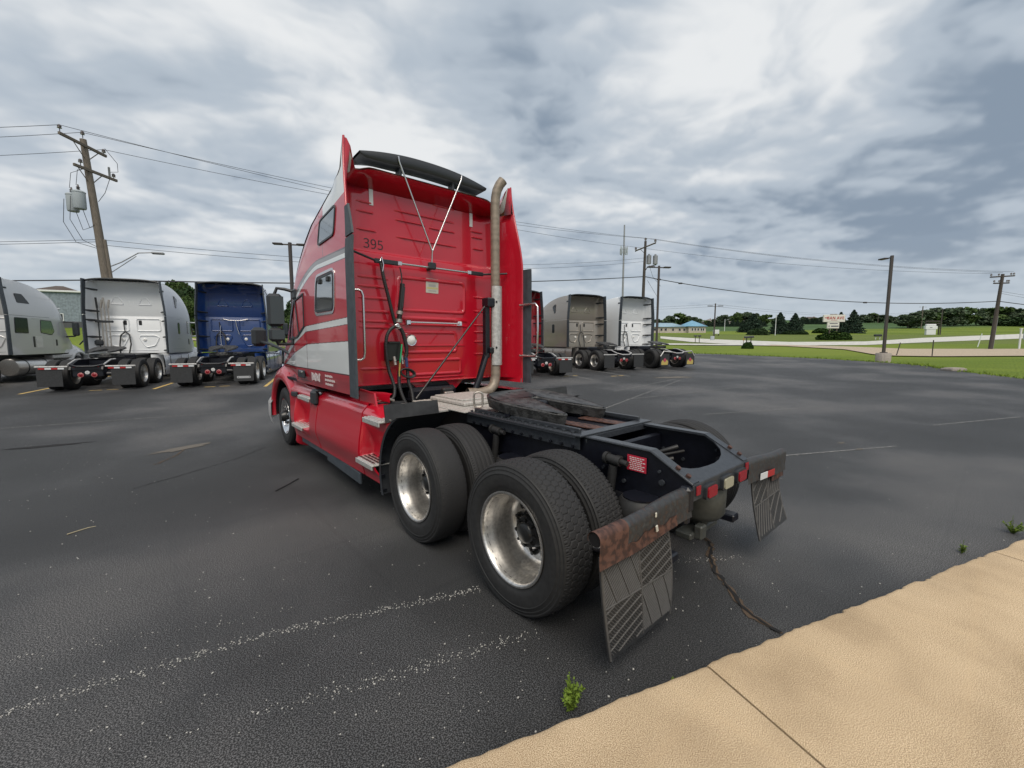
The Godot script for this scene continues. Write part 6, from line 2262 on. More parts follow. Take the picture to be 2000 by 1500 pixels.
			var xb = Transform3D(Basis(v3(0, 0, 1), v3(0, 1, 0), v3(-1, 0, 0)), v3(s * 0.55, 0.56, z - 0.36))
			b.lathe([Vector2(0.01, 0.0), Vector2(0.085, 0.0), Vector2(0.09, 0.08), Vector2(0.10, 0.085), Vector2(0.10, 0.10), Vector2(0.09, 0.105), Vector2(0.085, 0.18), Vector2(0.01, 0.2)], 16, xb)
			obj("brake_chamber", b, M.frame_black, o)
	b = MB.new()
	b.lathe([Vector2(0.01, -0.10), Vector2(0.05, -0.09), Vector2(0.07, -0.03), Vector2(0.14, 0.0), Vector2(0.17, 0.04), Vector2(0.175, 0.20), Vector2(0.16, 0.235), Vector2(0.02, 0.24)], 24, Transform3D(Basis(v3(0, 1, 0), v3(-1, 0, 0), v3(0, 0, 1)), v3(0.03, 0.53, 0.66)))
	b.box(v3(0.0, 0.44, 0.66), v3(0.42, 0.05, 0.12), 0.01)
	b.box(v3(-0.12, 0.47, 0.74), v3(0.08, 0.10, 0.06), 0.01)
	obj("air_canister", b, tri(mat("canister_olive", lin(0.052, 0.055, 0.050), 0.5), T.grime, 3.0), o)
	b = MB.new()
	b.cyl(v3(-0.25, 0.70, -0.2), v3(0.3, 0.82, 0.3), 0.02, 8)
	b.tube([v3(0.30, 0.80, 0.02), v3(0.20, 0.86, 0.2), v3(0.33, 0.92, 0.32)], 0.018, 8)
	b.tube([v3(-0.3, 0.86, 0.35), v3(-0.1, 0.80, 0.3), v3(0.1, 0.84, 0.2), v3(0.38, 0.88, 0.35)], 0.012, 6)
	obj("brake_line", b, M.hose, o)
	# dark mass of engine and gearbox, tanks
	b = MB.new()
	b.box(v3(0, 0.85, -5.0), v3(0.75, 0.65, 4.0), 0.05)
	b.box(v3(0, 0.70, -2.6), v3(0.5, 0.40, 1.2), 0.05)
	b.tube([v3(0, 0.62, -2.2), v3(0, 0.55, -1.5), v3(0, 0.52, 0.0)], 0.055, 12)
	obj("gearbox", b, M.frame_black, o)
	b = MB.new()
	for k in 3: b.tube([v3(-1.05 + k * 0.05, 1.12, -2.95), v3(-0.92 + k * 0.06, 1.14 - k * 0.02, -2.84), v3(-0.80, 1.05 - k * 0.02, -2.80), v3(-0.60 + k * 0.04, 1.03, -2.82)], 0.022, 8)
	b.box(v3(0.08, 1.12, -2.82), v3(0.16, 0.10, 0.10), 0.02)
	b.box(v3(0.2, 1.05, -2.72), v3(0.7, 0.05, 0.06), 0.01)
	obj("line_bundle", b, M.hose, o)
	b = MB.new()
	b.box(v3(0.06, 1.10, -2.74), v3(0.14, 0.05, 0.05), 0.012)
	b.box(v3(-0.85, 1.13, -2.78), v3(0.16, 0.025, 0.05), 0.01, Basis(Vector3.BACK, -0.5))
	b.box(v3(-0.78, 1.10, -2.74), v3(0.14, 0.025, 0.05), 0.01, Basis(Vector3.BACK, -0.4))
	obj("fitting", b, M.alu_dirty, o)
	for s in [-1.0, 1.0]:
		b = MB.new()
		b.lathe([Vector2(0.01, -1.45), Vector2(0.27, -1.45), Vector2(0.29, -1.40), Vector2(0.29, 0.30), Vector2(0.27, 0.34), Vector2(0.01, 0.34)], 24, Transform3D(Basis(v3(0, 0, 1), v3(0, 1, 0), v3(-1, 0, 0)), v3(s * 0.80, 0.68, -2.75)))
		obj("fuel_tank", b, M.alu_dirty, o)
	# quarter fender ahead of the rear wheels and the upright flap on it
	for s in [-1.0, 1.0]:
		b = MB.new()
		var r := []
		for i in 22:
			var a = lerpf(-0.38, 1.22, i / 21.0)
			var z = -1.324 - cos(a) * 0.625
			var y = 0.5 + sin(a) * 0.625
			r.append([v3(s * 1.265, y, z + 0.03), v3(s * 1.272, y, z), v3(s * 1.262, y, z - 0.012), v3(s * 0.66, y, z - 0.012), v3(s * 0.66, y, z)])
		b.smooth(0)
		b.flat()
		b.rows(r)
		var qf = obj("quarter_fender", b, M.black_plastic, o)
		b = MB.new()
		r = []
		for i in 7:
			var x = lerpf(1.285, 0.70, i / 6.0)
			r.append([v3(s * x, 1.02, -1.73), v3(s * x, 1.10, -1.745 - 0.01 * sin(i * 1.1)), v3(s * x, 1.185 + 0.004 * sin(i * 2.0), -1.765)])
		b.smooth(0)
		b.rows(r)
		r = []
		for i in 7:
			var x = lerpf(1.285, 0.70, i / 6.0)
			r.append([v3(s * x, 1.02, -1.742), v3(s * x, 1.10, -1.757 - 0.01 * sin(i * 1.1)), v3(s * x, 1.185 + 0.004 * sin(i * 2.0), -1.772)])
		b.rows(r)
		obj("upright_flap", b, M.flap_rubber, qf)
		for i in 7:
			b = MB.new()
			b.cyl(v3(s * (1.24 - i * 0.082), 1.04, -1.735), v3(s * (1.24 - i * 0.082), 1.04, -1.724), 0.010, 8)
			obj("bolt", b, M.alu_dirty, qf)
		for i in 6:
			b = MB.new()
			var a = lerpf(-0.3, 0.85, i / 5.0)
			b.box(v3(s * 1.24, 0.5 + sin(a) * 0.622, -1.324 - cos(a) * 0.622 + 0.012), v3(0.05, 0.018, 0.018), 0.004)
			obj("bolt", b, M.frame_black, qf)

func main_rear(o):
	var b: MB
	# end plate on the sloping rails with its round cut-out
	b = MB.new()
	var pts := [[-0.425, 0.655], [-0.39, 0.672], [-0.36, 0.692], [-0.27, 0.728], [-0.19, 0.743], [-0.07, 0.751], [0.03, 0.752], [0.13, 0.741], [0.226, 0.714], [0.30, 0.675], [0.345, 0.61], [0.38, 0.56], [0.425, 0.55], [0.425, 0.828], [-0.425, 0.828]]
	var P = func(p, dy): return v3(p.x, 1.0456 - 0.5158 * (p.y - 0.525) + dy, p.y)
	var pl = poly(pts)
	var idx = Geometry2D.triangulate_polygon(pl)
	b.flat()
	for i in range(0, idx.size(), 3):
		b.tri(P.call(pl[idx[i]], 0.004), P.call(pl[idx[i + 1]], 0.004), P.call(pl[idx[i + 2]], 0.004))
		b.tri(P.call(pl[idx[i]], -0.008), P.call(pl[idx[i + 2]], -0.008), P.call(pl[idx[i + 1]], -0.008))
	for i in pl.size():
		var j = (i + 1) % pl.size()
		b.quad(P.call(pl[i], 0.004), P.call(pl[j], 0.004), P.call(pl[j], -0.008), P.call(pl[i], -0.008))
	# the vertical panel that carries the lamps
	b.box(v3(0.0, 0.838, 0.824), v3(0.866, 0.105, 0.012), 0.003)
	b.box(v3(0.0, 0.79, 0.78), v3(0.84, 0.012, 0.09), 0.003)
	var ep = obj("end_plate", b, M.rail_worn, o)
	for q in [[-0.404, 0.705], [-0.404, 0.775], [0.404, 0.70], [0.404, 0.77]]:
		b = MB.new()
		var p = P.call(Vector2(q[0], q[1]), 0.012)
		b.cyl(p, p + v3(0, 0.014, 0.009), 0.017, 6)
		obj("bolt", b, M.rust, ep)
	# five lamps
	for q in [[-0.385, 0.852, 0.052, 0.058, "red_lens", 0], [-0.228, 0.816, 0.125, 0.070, "red_lens", 1], [0.025, 0.818, 0.135, 0.070, "clear_lens", 1], [0.260, 0.816, 0.125, 0.070, "red_lens", 1], [0.388, 0.856, 0.052, 0.058, "red_lens", 0]]:
		b = MB.new()
		if q[5]: b.prism(rounded(rect(-q[2] / 2 - 0.014, -q[3] / 2 - 0.014, q[2] / 2 + 0.014, q[3] / 2 + 0.014), 0.026, 4), v3(q[0], q[1], 0.830), Vector3.RIGHT, Vector3.UP, v3(0, 0, 0.024))
		else: b.box(v3(q[0], q[1], 0.833), v3(q[2] + 0.01, q[3] + 0.01, 0.006))
		var l = obj("tail_lamp", b, M.black_plastic, o)
		b = MB.new()
		var a0 = rounded(rect(-q[2] / 2, -q[3] / 2, q[2] / 2, q[3] / 2), 0.018 if q[5] else 0.004, 4)
		b.prism(a0, v3(q[0], q[1], 0.830), Vector3.RIGHT, Vector3.UP, v3(0, 0, 0.034 if q[5] else 0.012))
		obj("lens", b, M[q[4]], l)
	# red notice on the left rail
	b = MB.new()
	b.box(v3(-0.4385, 0.943, 0.425), v3(0.003, 0.108, 0.15))
	var st = obj("red_notice", b, M.sticker_red, o)
	for i in 7:
		for k in 6 - (i % 2):
			b = MB.new()
			b.box(v3(-0.4405, 0.982 - i * 0.0135, 0.425 + (k - 2.5) * 0.020 + 0.004 * (i % 3)), v3(0.002, 0.006, 0.013 + 0.004 * ((i + k) % 2)))
			obj("print", b, M.print_white, st)
	for q in [[0.33, 0.80, 0.014], [0.62, 0.86, 0.020], [0.72, 0.82, 0.012], [0.15, 0.86, 0.012], [0.60, 0.93, 0.010]]:
		b = MB.new()
		b.cyl(v3(-0.436, q[1], q[0]), v3(-0.452, q[1], q[0]), q[2], 8)
		b.cyl(v3(0.414, q[1], q[0]), v3(0.400, q[1], q[0]), q[2], 8)
		obj("frame_bolt", b, M.rail_worn, o)
	# --- left hanger: a tube with a skirt of steel below it, rusted at the end
	var section = func(c: Vector3, k: float, wv: float):
		# from the back over the rounded top and straight down the rear face
		var row := []
		for i in 11:
			var a = lerpf(3.6, 0.0, i / 10.0)
			row.append(c + v3(0, sin(a) * 0.038 * k, cos(a) * 0.038 * k))
		row.append(c + v3(0, -0.055, 0.037 * k + wv * 0.6))
		row.append(c + v3(0, -0.105, 0.034 * k + wv))
		row.append(c + v3(0, -0.150 + wv, 0.040 * k + wv))
		return row
	var hang = func(A: Vector3, B_: Vector3, t0: float, t1: float, k: float, n: int):
		var m := MB.new()
		var r := []
		for i in n + 1:
			var t = lerpf(t0, t1, float(i) / n)
			r.append(section.call(A.lerp(B_, t) + v3(0, 0.006 * sin(t * 7.0), 0), k, 0.004 * sin(t * 9.0) + 0.003 * sin(t * 23.0)))
		m.smooth(0)
		m.rows(r)
		return m
	var LA = v3(-0.43, 0.838, 0.785)
	var LB = v3(-1.335, 0.800, 0.765)
	var lh = obj("flap_hanger", hang.call(LA, LB, 0.0, 1.0, 1.0, 30), M.hanger_paint, o)
	obj("rusty_end", hang.call(LA, LB, 0.74, 1.003, 1.05, 10), M.rust, lh)
	b = MB.new()
	var rr := []
	for i in 25:
		var t = lerpf(0.20, 0.74, i / 24.0)
		var s = section.call(LA.lerp(LB, t) + v3(0, 0.006 * sin(t * 7.0), 0), 1.06, 0.004 * sin(t * 9.0) + 0.003 * sin(t * 23.0))
		rr.append([s[11].lerp(s[12], 0.55 + 0.35 * sin(t * 31.0) * sin(t * 13.0)) + v3(0, 0, 0.001), s[12] + v3(0, 0, 0.001), s[13] + v3(0, -0.001, 0.001)])
	b.smooth(0)
	b.rows(rr)
	obj("rusty_edge", b, M.rust, lh)
	b = MB.new()
	b.cyl(LB + v3(0.006, 0, 0), LB + v3(0.012, 0, 0), 0.037, 14)
	obj("tube_mouth", b, M.groove_rubber, lh)
	b = MB.new()
	b.box(v3(-0.45, 0.80, 0.79), v3(0.08, 0.17, 0.08), 0.02)
	b.box(v3(-0.46, 0.70, 0.77), v3(0.06, 0.12, 0.10), 0.015)
	b.tube([v3(-0.45, 0.62, 0.72), v3(-0.9, 0.52, 0.55), v3(-1.0, 0.50, 0.3)], 0.03, 6)
	obj("hanger_bracket", b, M.frame_black, lh)
	b = MB.new()
	b.box(v3(-0.842, 0.735, 0.822), v3(0.020, 0.042, 0.01), 0.004, Basis(Vector3.BACK, 0.3))
	obj("bare_chip", b, M.label_grey, lh)
	b = MB.new()
	b.box(v3(-0.85, 0.815, 0.818), v3(0.014, 0.028, 0.008), 0.003)
	obj("bare_chip", b, M.label_grey, lh)
	var RA = v3(0.44, 0.850, 0.80)
	var RB = v3(1.275, 0.800, 0.805)
	var rh = obj("flap_hanger", hang.call(RA, RB, 0.0, 1.0, 0.95, 24), M.hanger_paint, o)
	obj("rusty_edge", hang.call(RA + v3(0, -0.055, 0), RB + v3(0, -0.055, 0), 0.66, 1.0, 0.6, 6), M.rust, rh)
	b = MB.new()
	b.box(v3(0.46, 0.80, 0.79), v3(0.07, 0.16, 0.07), 0.02)
	obj("hanger_bracket", b, M.frame_black, rh)
	for q in [[0.73, 0.15, "reflect_white", "white_reflector"], [0.885, 0.16, "reflect_red", "red_reflector"]]:
		b = MB.new()
		var p = RA.lerp(RB, (q[0] - 0.44) / 0.835)
		b.box(p + v3(0, -0.118, 0.047), v3(q[1], 0.052, 0.006), 0.001, Basis(Vector3.BACK, -0.06))
		obj(q[3], b, M[q[2]], rh)
	# --- flaps: ribbed rubber, warped by use
	for s in [-1.0, 1.0]:
		var x0 = -0.635 if s < 0 else 0.61
		var x1 = -1.30 if s < 0 else 1.27
		var F = func(u, v, d):
			# u across, v down, d out of the sheet towards the back
			var x = lerpf(x0, x1, u)
			var y = lerpf(0.70, 0.12, v) if s < 0 else lerpf(0.72, 0.215, v)
			var z = 0.80 if s > 0 else 0.775
			if s < 0:
				z += 0.030 * v + 0.022 * sin(v * 3.1) * (1.0 - u)
				x += 0.045 * v * v * u + 0.02 * v
			else:
				z += 0.085 * pow(v, 1.5) - 0.02 * sin(v * 3.1) * u
			return v3(x, y, z + d)
		b = MB.new()
		var ra := []
		var rb := []
		for i in 15:
			var a := []
			var c := []
			for k in 17:
				a.append(F.call(i / 14.0, k / 16.0, 0.0))
				c.append(F.call(i / 14.0, k / 16.0, -0.009))
			ra.append(a)
			rb.append(c)
		b.smooth(0)
		b.rows(ra)
		b.rows(rb)
		b.flat()
		for i in 14:
			b.quad(ra[i][0], ra[i + 1][0], rb[i + 1][0], rb[i][0])
			b.quad(ra[i][16], ra[i + 1][16], rb[i + 1][16], rb[i][16])
		for k in 16:
			b.quad(ra[0][k], ra[0][k + 1], rb[0][k + 1], rb[0][k])
			b.quad(ra[14][k], ra[14][k + 1], rb[14][k + 1], rb[14][k])
		var fl = obj("mud_flap", b, M.flap_rubber, o)
		b = MB.new()
		b.flat()
		var ridge = func(a: Vector2, c: Vector2, w: float, h: float):
			var n = maxi(1, int((c - a).length() / 0.10))
			var sd = (c - a).normalized().orthogonal() * w
			for i in n:
				var p = a.lerp(c, float(i) / n)
				var q = a.lerp(c, float(i + 1) / n)
				var A = F.call(p.x - sd.x, p.y - sd.y, 0.0); var B_ = F.call(q.x - sd.x, q.y - sd.y, 0.0)
				var C_ = F.call(q.x + sd.x, q.y + sd.y, 0.0); var D = F.call(p.x + sd.x, p.y + sd.y, 0.0)
				var A2 = F.call(p.x - sd.x * 0.5, p.y - sd.y * 0.5, h); var B2 = F.call(q.x - sd.x * 0.5, q.y - sd.y * 0.5, h)
				var C2 = F.call(q.x + sd.x * 0.5, q.y + sd.y * 0.5, h); var D2 = F.call(p.x + sd.x * 0.5, p.y + sd.y * 0.5, h)
				b.quad(A2, B2, C2, D2)
				b.quad(A, B_, B2, A2)
				b.quad(D2, C2, C_, D)
		var clip = func(a: Vector2, dirv: Vector2, bx: Rect2):
			# part of the line through a inside the box
			var t0 = -9.0
			var t1 = 9.0
			for ax in 2:
				if absf(dirv[ax]) < 1e-6:
					if a[ax] < bx.position[ax] or a[ax] > bx.end[ax]: return null
					continue
				var p = (bx.position[ax] - a[ax]) / dirv[ax]
				var q = (bx.end[ax] - a[ax]) / dirv[ax]
				t0 = maxf(t0, minf(p, q))
				t1 = minf(t1, maxf(p, q))
			if t1 - t0 < 0.02: return null
			return [a + dirv * t0, a + dirv * t1]
		# four fields: cross ribbed ones on one diagonal, slanting ribs on the other
		for qx in 2:
			for qy in 2:
				var bx = Rect2(0.02 + qx * 0.485, 0.03 + qy * 0.47, 0.47, 0.455)
				var lattice = (qx + qy) % 2 == (0 if s < 0 else 1)
				var dv = Vector2(0.80, 0.62) if not lattice else Vector2(0.62, -0.80)
				if s > 0: dv = Vector2(0.35, -0.93) if lattice else Vector2(0.62, 0.8)
				var nn = dv.orthogonal()
				var step = 0.027 if s < 0 else 0.04
				if s > 0: step = 0.075 if lattice else 0.05
				for i in range(-30, 31):
					var seg = clip.call(bx.get_center() + nn * i * step, dv, bx)
					if seg: ridge.call(seg[0], seg[1], 0.0055 if not lattice else 0.005, 0.0022 if not lattice else 0.005)
				if s < 0 or not lattice:
					var d2 = dv.rotated(1.25 if s < 0 else 1.57)
					var n2 = d2.orthogonal()
					for i in range(-12, 13):
						var seg = clip.call(bx.get_center() + n2 * i * (0.085 if lattice else 0.16), d2, bx)
						if seg: ridge.call(seg[0], seg[1], 0.0065, 0.006)
		ridge.call(Vector2(0.497, 0.03), Vector2(0.497, 0.97), 0.010, 0.006)
		ridge.call(Vector2(0.02, 0.492), Vector2(0.98, 0.492), 0.008, 0.006)
		ridge.call(Vector2(0.98, 0.0), Vector2(0.98, 1.0), 0.012, 0.004)
		ridge.call(Vector2(0.015, 0.0), Vector2(0.015, 1.0), 0.010, 0.004)
		obj("rib_pattern", b, M.flap_ridge, fl)

# ---------------------------------------------------------------- the trucks parked in the row behind
func park_roof(z: float) -> float:
	if z > -3.0: return 3.96 + 0.03 * smoothstep(-2.4, -3.0, z)
	if z > -5.9: return 2.55 + 1.44 * sqrt(maxf(0.0, 1.0 - pow((z + 3.0) / 3.02, 2.0)))
	return lerp_list([[-5.9, 2.96], [-6.0, 2.6], [-6.25, 2.2], [-6.6, 1.72]], z)

func ridge_loop(b: MB, outline: PackedVector2Array, z: float, w := 0.045, h := 0.026):
	# a pressed line round an outline in the rear wall
	var a1 = inset(outline, w * 0.35)
	var a2 = inset(outline, w * 0.65)
	var a3 = inset(outline, w)
	var P = func(p, d): return v3(p.x, p.y, z + d)
	b.smooth(6)
	for i in outline.size():
		var j = (i + 1) % outline.size()
		b.quad(P.call(outline[i], 0), P.call(outline[j], 0), P.call(a1[j], h), P.call(a1[i], h))
		b.quad(P.call(a1[i], h), P.call(a1[j], h), P.call(a2[j], h), P.call(a2[i], h))
		b.quad(P.call(a2[i], h), P.call(a2[j], h), P.call(a3[j], 0), P.call(a3[i], 0))

func parked_truck(label: String, paint: Material, x: float, z: float, turn: float, opt: Dictionary) -> Node3D:
	var o = thing("parked_truck", label, "truck", on_ground(x, z), turn, "trucks parked in the row")
	var b: MB
	var r := []
	var hw = func(y): return 1.25 - 0.085 * smoothstep(2.5, 4.0, y)
	# sides
	b = MB.new()
	for s in [-1.0, 1.0]:
		r = []
		for i in 37:
			var zz = lerpf(-2.42, -6.6, i / 36.0)
			var row := []
			var front = smoothstep(-5.2, -6.6, zz)
			for k in 19:
				var t = k / 18.0
				var y = lerpf(1.14, park_roof(zz) - 0.05, t)
				row.append(v3(s * (hw.call(y) - 0.10 * pow(t, 10.0) - 0.20 * front), y, zz))
			r.append(row)
		b.smooth(1)
		b.rows(r)
	r = []
	for i in 31:
		var zz = lerpf(-2.42, -5.85, i / 30.0)
		var row := []
		for k in 17:
			var u = -1.0 + k / 8.0
			var front = smoothstep(-5.2, -6.6, zz)
			var y = park_roof(zz) - 0.05 + 0.10 * (1.0 - pow(absf(u), 4.0))
			row.append(v3(u * (hw.call(y) - 0.10 - 0.20 * front), y, zz))
		r.append(row)
	b.smooth(2)
	b.rows(r)
	obj("cab_shell", b, paint, o)
	# windscreen
	b = MB.new()
	r = []
	for i in 6:
		var zz = lerpf(-5.86, -6.6, i / 5.0)
		var row := []
		for k in 13:
			var u = -1.0 + k / 6.0
			var y = park_roof(zz) - 0.04 + 0.10 * (1.0 - pow(absf(u), 4.0))
			row.append(v3(u * (hw.call(y) - 0.10 - 0.20 * smoothstep(-5.2, -6.6, zz)), y, zz - 0.2 * (1.0 - u * u)))
		r.append(row)
	b.smooth(0)
	b.rows(r)
	obj("windscreen", b, M.dark_glass, o)
	# rear wall
	b = MB.new()
	var plan = [[-1.225, -2.42], [-1.19, -2.60], [-1.12, -2.82], [-1.02, -2.92], [-0.92, -2.95], [-0.4, -2.95], [0.0, -2.95], [0.4, -2.95], [0.92, -2.95], [1.02, -2.92], [1.12, -2.82], [1.19, -2.60], [1.225, -2.42]]
	r = []
	for y in [1.14, 1.5, 2.0, 2.58, 2.60, 2.63, 2.65, 3.2, 3.7, 3.82, 3.94]:
		var row := []
		for q in plan:
			var f = smoothstep(1.15, 0.95, absf(q[0]))
			var zz = q[1] + (-0.012 if y > 2.59 and y < 2.64 else 0.0) * f + 0.25 * smoothstep(3.6, 3.94, y) * f
			row.append(v3(q[0] * hw.call(y) / 1.25, y, zz))
		r.append(row)
	b.smooth(3)
	b.rows(r)
	for s in [-1.0, 1.0]:
		ridge_loop(b, rounded([[s * 0.22, 3.05], [s * 0.66, 3.05], [s * 0.64, 3.16], [s * 0.52, 3.38], [s * 0.36, 3.38], [s * 0.24, 3.16]] if s > 0 else [[-0.66, 3.05], [-0.22, 3.05], [-0.24, 3.16], [-0.36, 3.38], [-0.52, 3.38], [-0.64, 3.16]], 0.06), -2.95)
		ridge_loop(b, rounded(rect(0.10, 2.0, 0.92, 2.54) if s > 0 else rect(-0.92, 2.0, -0.10, 2.54), 0.10), -2.95, 0.055, 0.03)
		ridge_loop(b, rounded([[0.42, 1.34], [0.70, 1.42], [0.86, 1.78], [0.72, 1.88], [0.20, 1.88], [0.14, 1.76], [0.32, 1.40]] if s > 0 else [[-0.32, 1.40], [-0.14, 1.76], [-0.20, 1.88], [-0.72, 1.88], [-0.86, 1.78], [-0.70, 1.42], [-0.42, 1.34]], 0.07), -2.95, 0.06, 0.03)
	ridge_loop(b, rounded(rect(-0.07, 3.03, 0.07, 3.48), 0.02, 2), -2.95, 0.015, 0.008)
	b.smooth(8)
	for k in [[-0.8, 0.0], [0.0, 0.8]]: b.box(v3((k[0] + k[1]) / 2, 1.26, -2.945), v3(0.75, 0.03, 0.012), 0.004)
	obj("rear_wall", b, paint, o)
	# seam round the sleeper
	b = MB.new()
	for s in [-1.0, 1.0]: b.box(v3(s * 1.247, 2.62, -3.6), v3(0.006, 0.012, 2.3))
	obj("seam", b, M.grease if opt.get("dark_seam", false) else M.window_white, o)
	for s in [-1.0, 1.0]:
		b = MB.new()
		b.prism(rounded(rect(s * 0.24 - 0.05, 2.27, s * 0.24 + 0.05, 2.45), 0.02, 2), v3(0, 0, -2.95), Vector3.RIGHT, Vector3.UP, v3(0, 0, 0.012))
		obj("vent", b, paint if opt.get("dark_seam", false) else M.grease, o)
		b = MB.new()
		b.lathe([Vector2(0.01, 0.0), Vector2(0.062, 0.0), Vector2(0.062, 0.025), Vector2(0.05, 0.035), Vector2(0.01, 0.038)], 16, Transform3D(Basis(v3(0, 0, 1), v3(0, 1, 0), v3(-1, 0, 0)), v3(s * 0.34, 1.68, -2.95)))
		obj("work_lamp", b, M.lamp_white, o)
	# dark trim: extenders at the sides, strip over the top
	for s in [-1.0, 1.0]:
		b = MB.new()
		for part in [[1.15, 2.60], [2.63, 3.96]]:
			r = []
			for k in 9:
				var y = lerpf(part[0], part[1], k / 8.0)
				var wv = 0.012 * sin(y * 3.1 + x)
				r.append([v3(s * (hw.call(y) + 0.006), y, -2.44), v3(s * (hw.call(y) + 0.022), y, -2.22 + wv), v3(s * (hw.call(y) - 0.01), y, -2.22 + wv), v3(s * (hw.call(y) - 0.03), y, -2.42)])
			b.flat()
			b.rows(r, true)
		obj("extender", b, M.trim_rubber, o)
		for y in [3.62, 2.80, 2.44, 1.80, 1.26]:
			b = MB.new()
			b.tube([v3(s * (hw.call(y) - 0.02), y, -2.36), v3(s * 1.14, y - 0.01, -2.62), v3(s * 0.98, y - 0.02, -2.86)], [0.02, 0.045, 0.03], 5)
			obj("extender_bracket", b, M.black_plastic, o)
	b = MB.new()
	r = []
	for k in 15:
		var u = -1.0 + k / 7.0
		var y = 3.91 + 0.10 * (1.0 - pow(absf(u), 4.0))
		r.append([v3(u * 1.15, y + 0.015, -2.45), v3(u * 1.15, y + 0.02, -2.36), v3(u * 1.15, y - 0.045, -2.37), v3(u * 1.15, y - 0.04, -2.45)])
	b.smooth(0)
	b.rows(r, true)
	var rt = obj("roof_trim", b, M.black_plastic, o)
	for u in [-0.5, 0.0, 0.45]:
		b = MB.new()
		b.box(v3(u, 3.955, -2.44), v3(0.12, 0.05, 0.06), 0.01)
		obj("clip", b, M.black_plastic, rt)
	# windows
	for s in [-1.0, 1.0]:
		var wins = [[[[-4.05, 3.42], [-3.72, 3.55], [-3.66, 3.05], [-3.78, 3.0]], 0.06], [[[-3.98, 1.92], [-3.98, 2.42], [-3.72, 2.42], [-3.72, 1.92]], 0.10], [[[-5.75, 2.05], [-5.58, 2.50], [-4.95, 2.52], [-4.95, 1.98], [-5.5, 1.90]], 0.06]]
		if opt.get("big_window", false): wins = [[[[-3.7, 3.1], [-3.35, 3.45], [-2.95, 3.45], [-3.0, 3.1]], 0.06], [[[-3.42, 1.95], [-3.42, 2.55], [-2.70, 2.55], [-2.66, 1.95]], 0.06], [[[-5.0, 2.05], [-4.85, 2.50], [-4.15, 2.52], [-4.1, 1.98], [-4.8, 1.90]], 0.06]]
		for wn in wins:
			b = MB.new()
			var a = rounded(wn[0], wn[1], 4)
			b.flat()
			var i1 = inset(a, 0.03)
			var off = func(p): return hw.call(p.y) - 0.20 * smoothstep(-5.2, -6.6, p.x)
			var idx = Geometry2D.triangulate_polygon(a)
			for i in range(0, idx.size(), 3):
				b.tri(v3(s * (off.call(a[idx[i]]) + 0.005), a[idx[i]].y, a[idx[i]].x), v3(s * (off.call(a[idx[i + 1]]) + 0.005), a[idx[i + 1]].y, a[idx[i + 1]].x), v3(s * (off.call(a[idx[i + 2]]) + 0.005), a[idx[i + 2]].y, a[idx[i + 2]].x))
			for i in a.size():
				var j = (i + 1) % a.size()
				b.quad(v3(s * (off.call(a[i]) - 0.01), a[i].y, a[i].x), v3(s * (off.call(a[j]) - 0.01), a[j].y, a[j].x), v3(s * (off.call(a[j]) + 0.005), a[j].y, a[j].x), v3(s * (off.call(a[i]) + 0.005), a[i].y, a[i].x))
			var w = obj("window", b, M.black_plastic, o)
			b = MB.new()
			b.flat()
			idx = Geometry2D.triangulate_polygon(i1)
			for i in range(0, idx.size(), 3):
				b.tri(v3(s * (off.call(i1[idx[i]]) + 0.009), i1[idx[i]].y, i1[idx[i]].x), v3(s * (off.call(i1[idx[i + 1]]) + 0.009), i1[idx[i + 1]].y, i1[idx[i + 1]].x), v3(s * (off.call(i1[idx[i + 2]]) + 0.009), i1[idx[i + 2]].y, i1[idx[i + 2]].x))
			obj("pane", b, M.screen_glass if wn[0].size() == 5 else M.dark_glass, w)
		# pressed surround of the sleeper window, door seam and handle
		b = MB.new()
		b.box(v3(s * 1.254, 1.72, -3.85), v3(0.012, 0.02, 0.42), 0.004)
		b.box(v3(s * 1.248, 2.56, -3.85), v3(0.012, 0.02, 0.42), 0.004)
		b.box(v3(s * 1.247, 1.65, -4.88), v3(0.010, 0.9, 0.015))
		b.box(v3(s * 1.247, 1.30, -3.75), v3(0.010, 0.015, 1.4))
		obj("body_line", b, M.white_paint if opt.get("light_lines", true) else paint, o)
		b = MB.new()
		b.box(v3(s * 1.252, 1.60, -5.08), v3(0.03, 0.26, 0.09), 0.012)
		obj("door_handle", b, M.grease, o)
		b = MB.new()
		b.box(v3(s * 1.50, 2.2, -6.02), v3(0.24, 0.62, 0.14), 0.05)
		b.tube([v3(s * 1.05, 1.85, -6.1), v3(s * 1.45, 1.88, -6.05)], 0.035, 6)
		b.tube([v3(s * 1.05, 2.5, -5.95), v3(s * 1.45, 2.5, -6.0)], 0.03, 6)
		var mi = obj("mirror", b, M.black_plastic if not opt.get("white_mirror", false) else paint, o)
		b = MB.new()
		b.box(v3(s * 1.50, 2.2, -5.946), v3(0.18, 0.52, 0.006))
		obj("mirror_glass", b, M.mirror_glass, mi)
		# hood mirror
		b = MB.new()
		b.tube([v3(s * 0.98, 1.5, -7.35), v3(s * 1.25, 1.75, -7.2)], 0.03, 6)
		b.box(v3(s * 1.28, 1.85, -7.2), v3(0.16, 0.24, 0.12), 0.05)
		obj("hood_mirror", b, M.black_plastic, o)
	if opt.get("louvre", false):
		b = MB.new()
		for i in 9: b.box(v3(1.256, 1.42 + i * 0.05, -3.98), v3(0.02, 0.03, 0.36), 0.004)
		obj("louvre", b, M.lamp_white, o)
		b = MB.new()
		b.box(v3(1.256, 1.63, -3.68), v3(0.02, 0.42, 0.09), 0.004)
		obj("side_grip", b, M.grease, o)
		b = MB.new()
		b.box(v3(0, 3.06, -5.95), v3(2.0, 0.05, 0.35), 0.02, Basis(Vector3.RIGHT, 0.2))
		obj("visor", b, paint, o)
	# hood with fenders, bumper
	b = MB.new()
	r = []
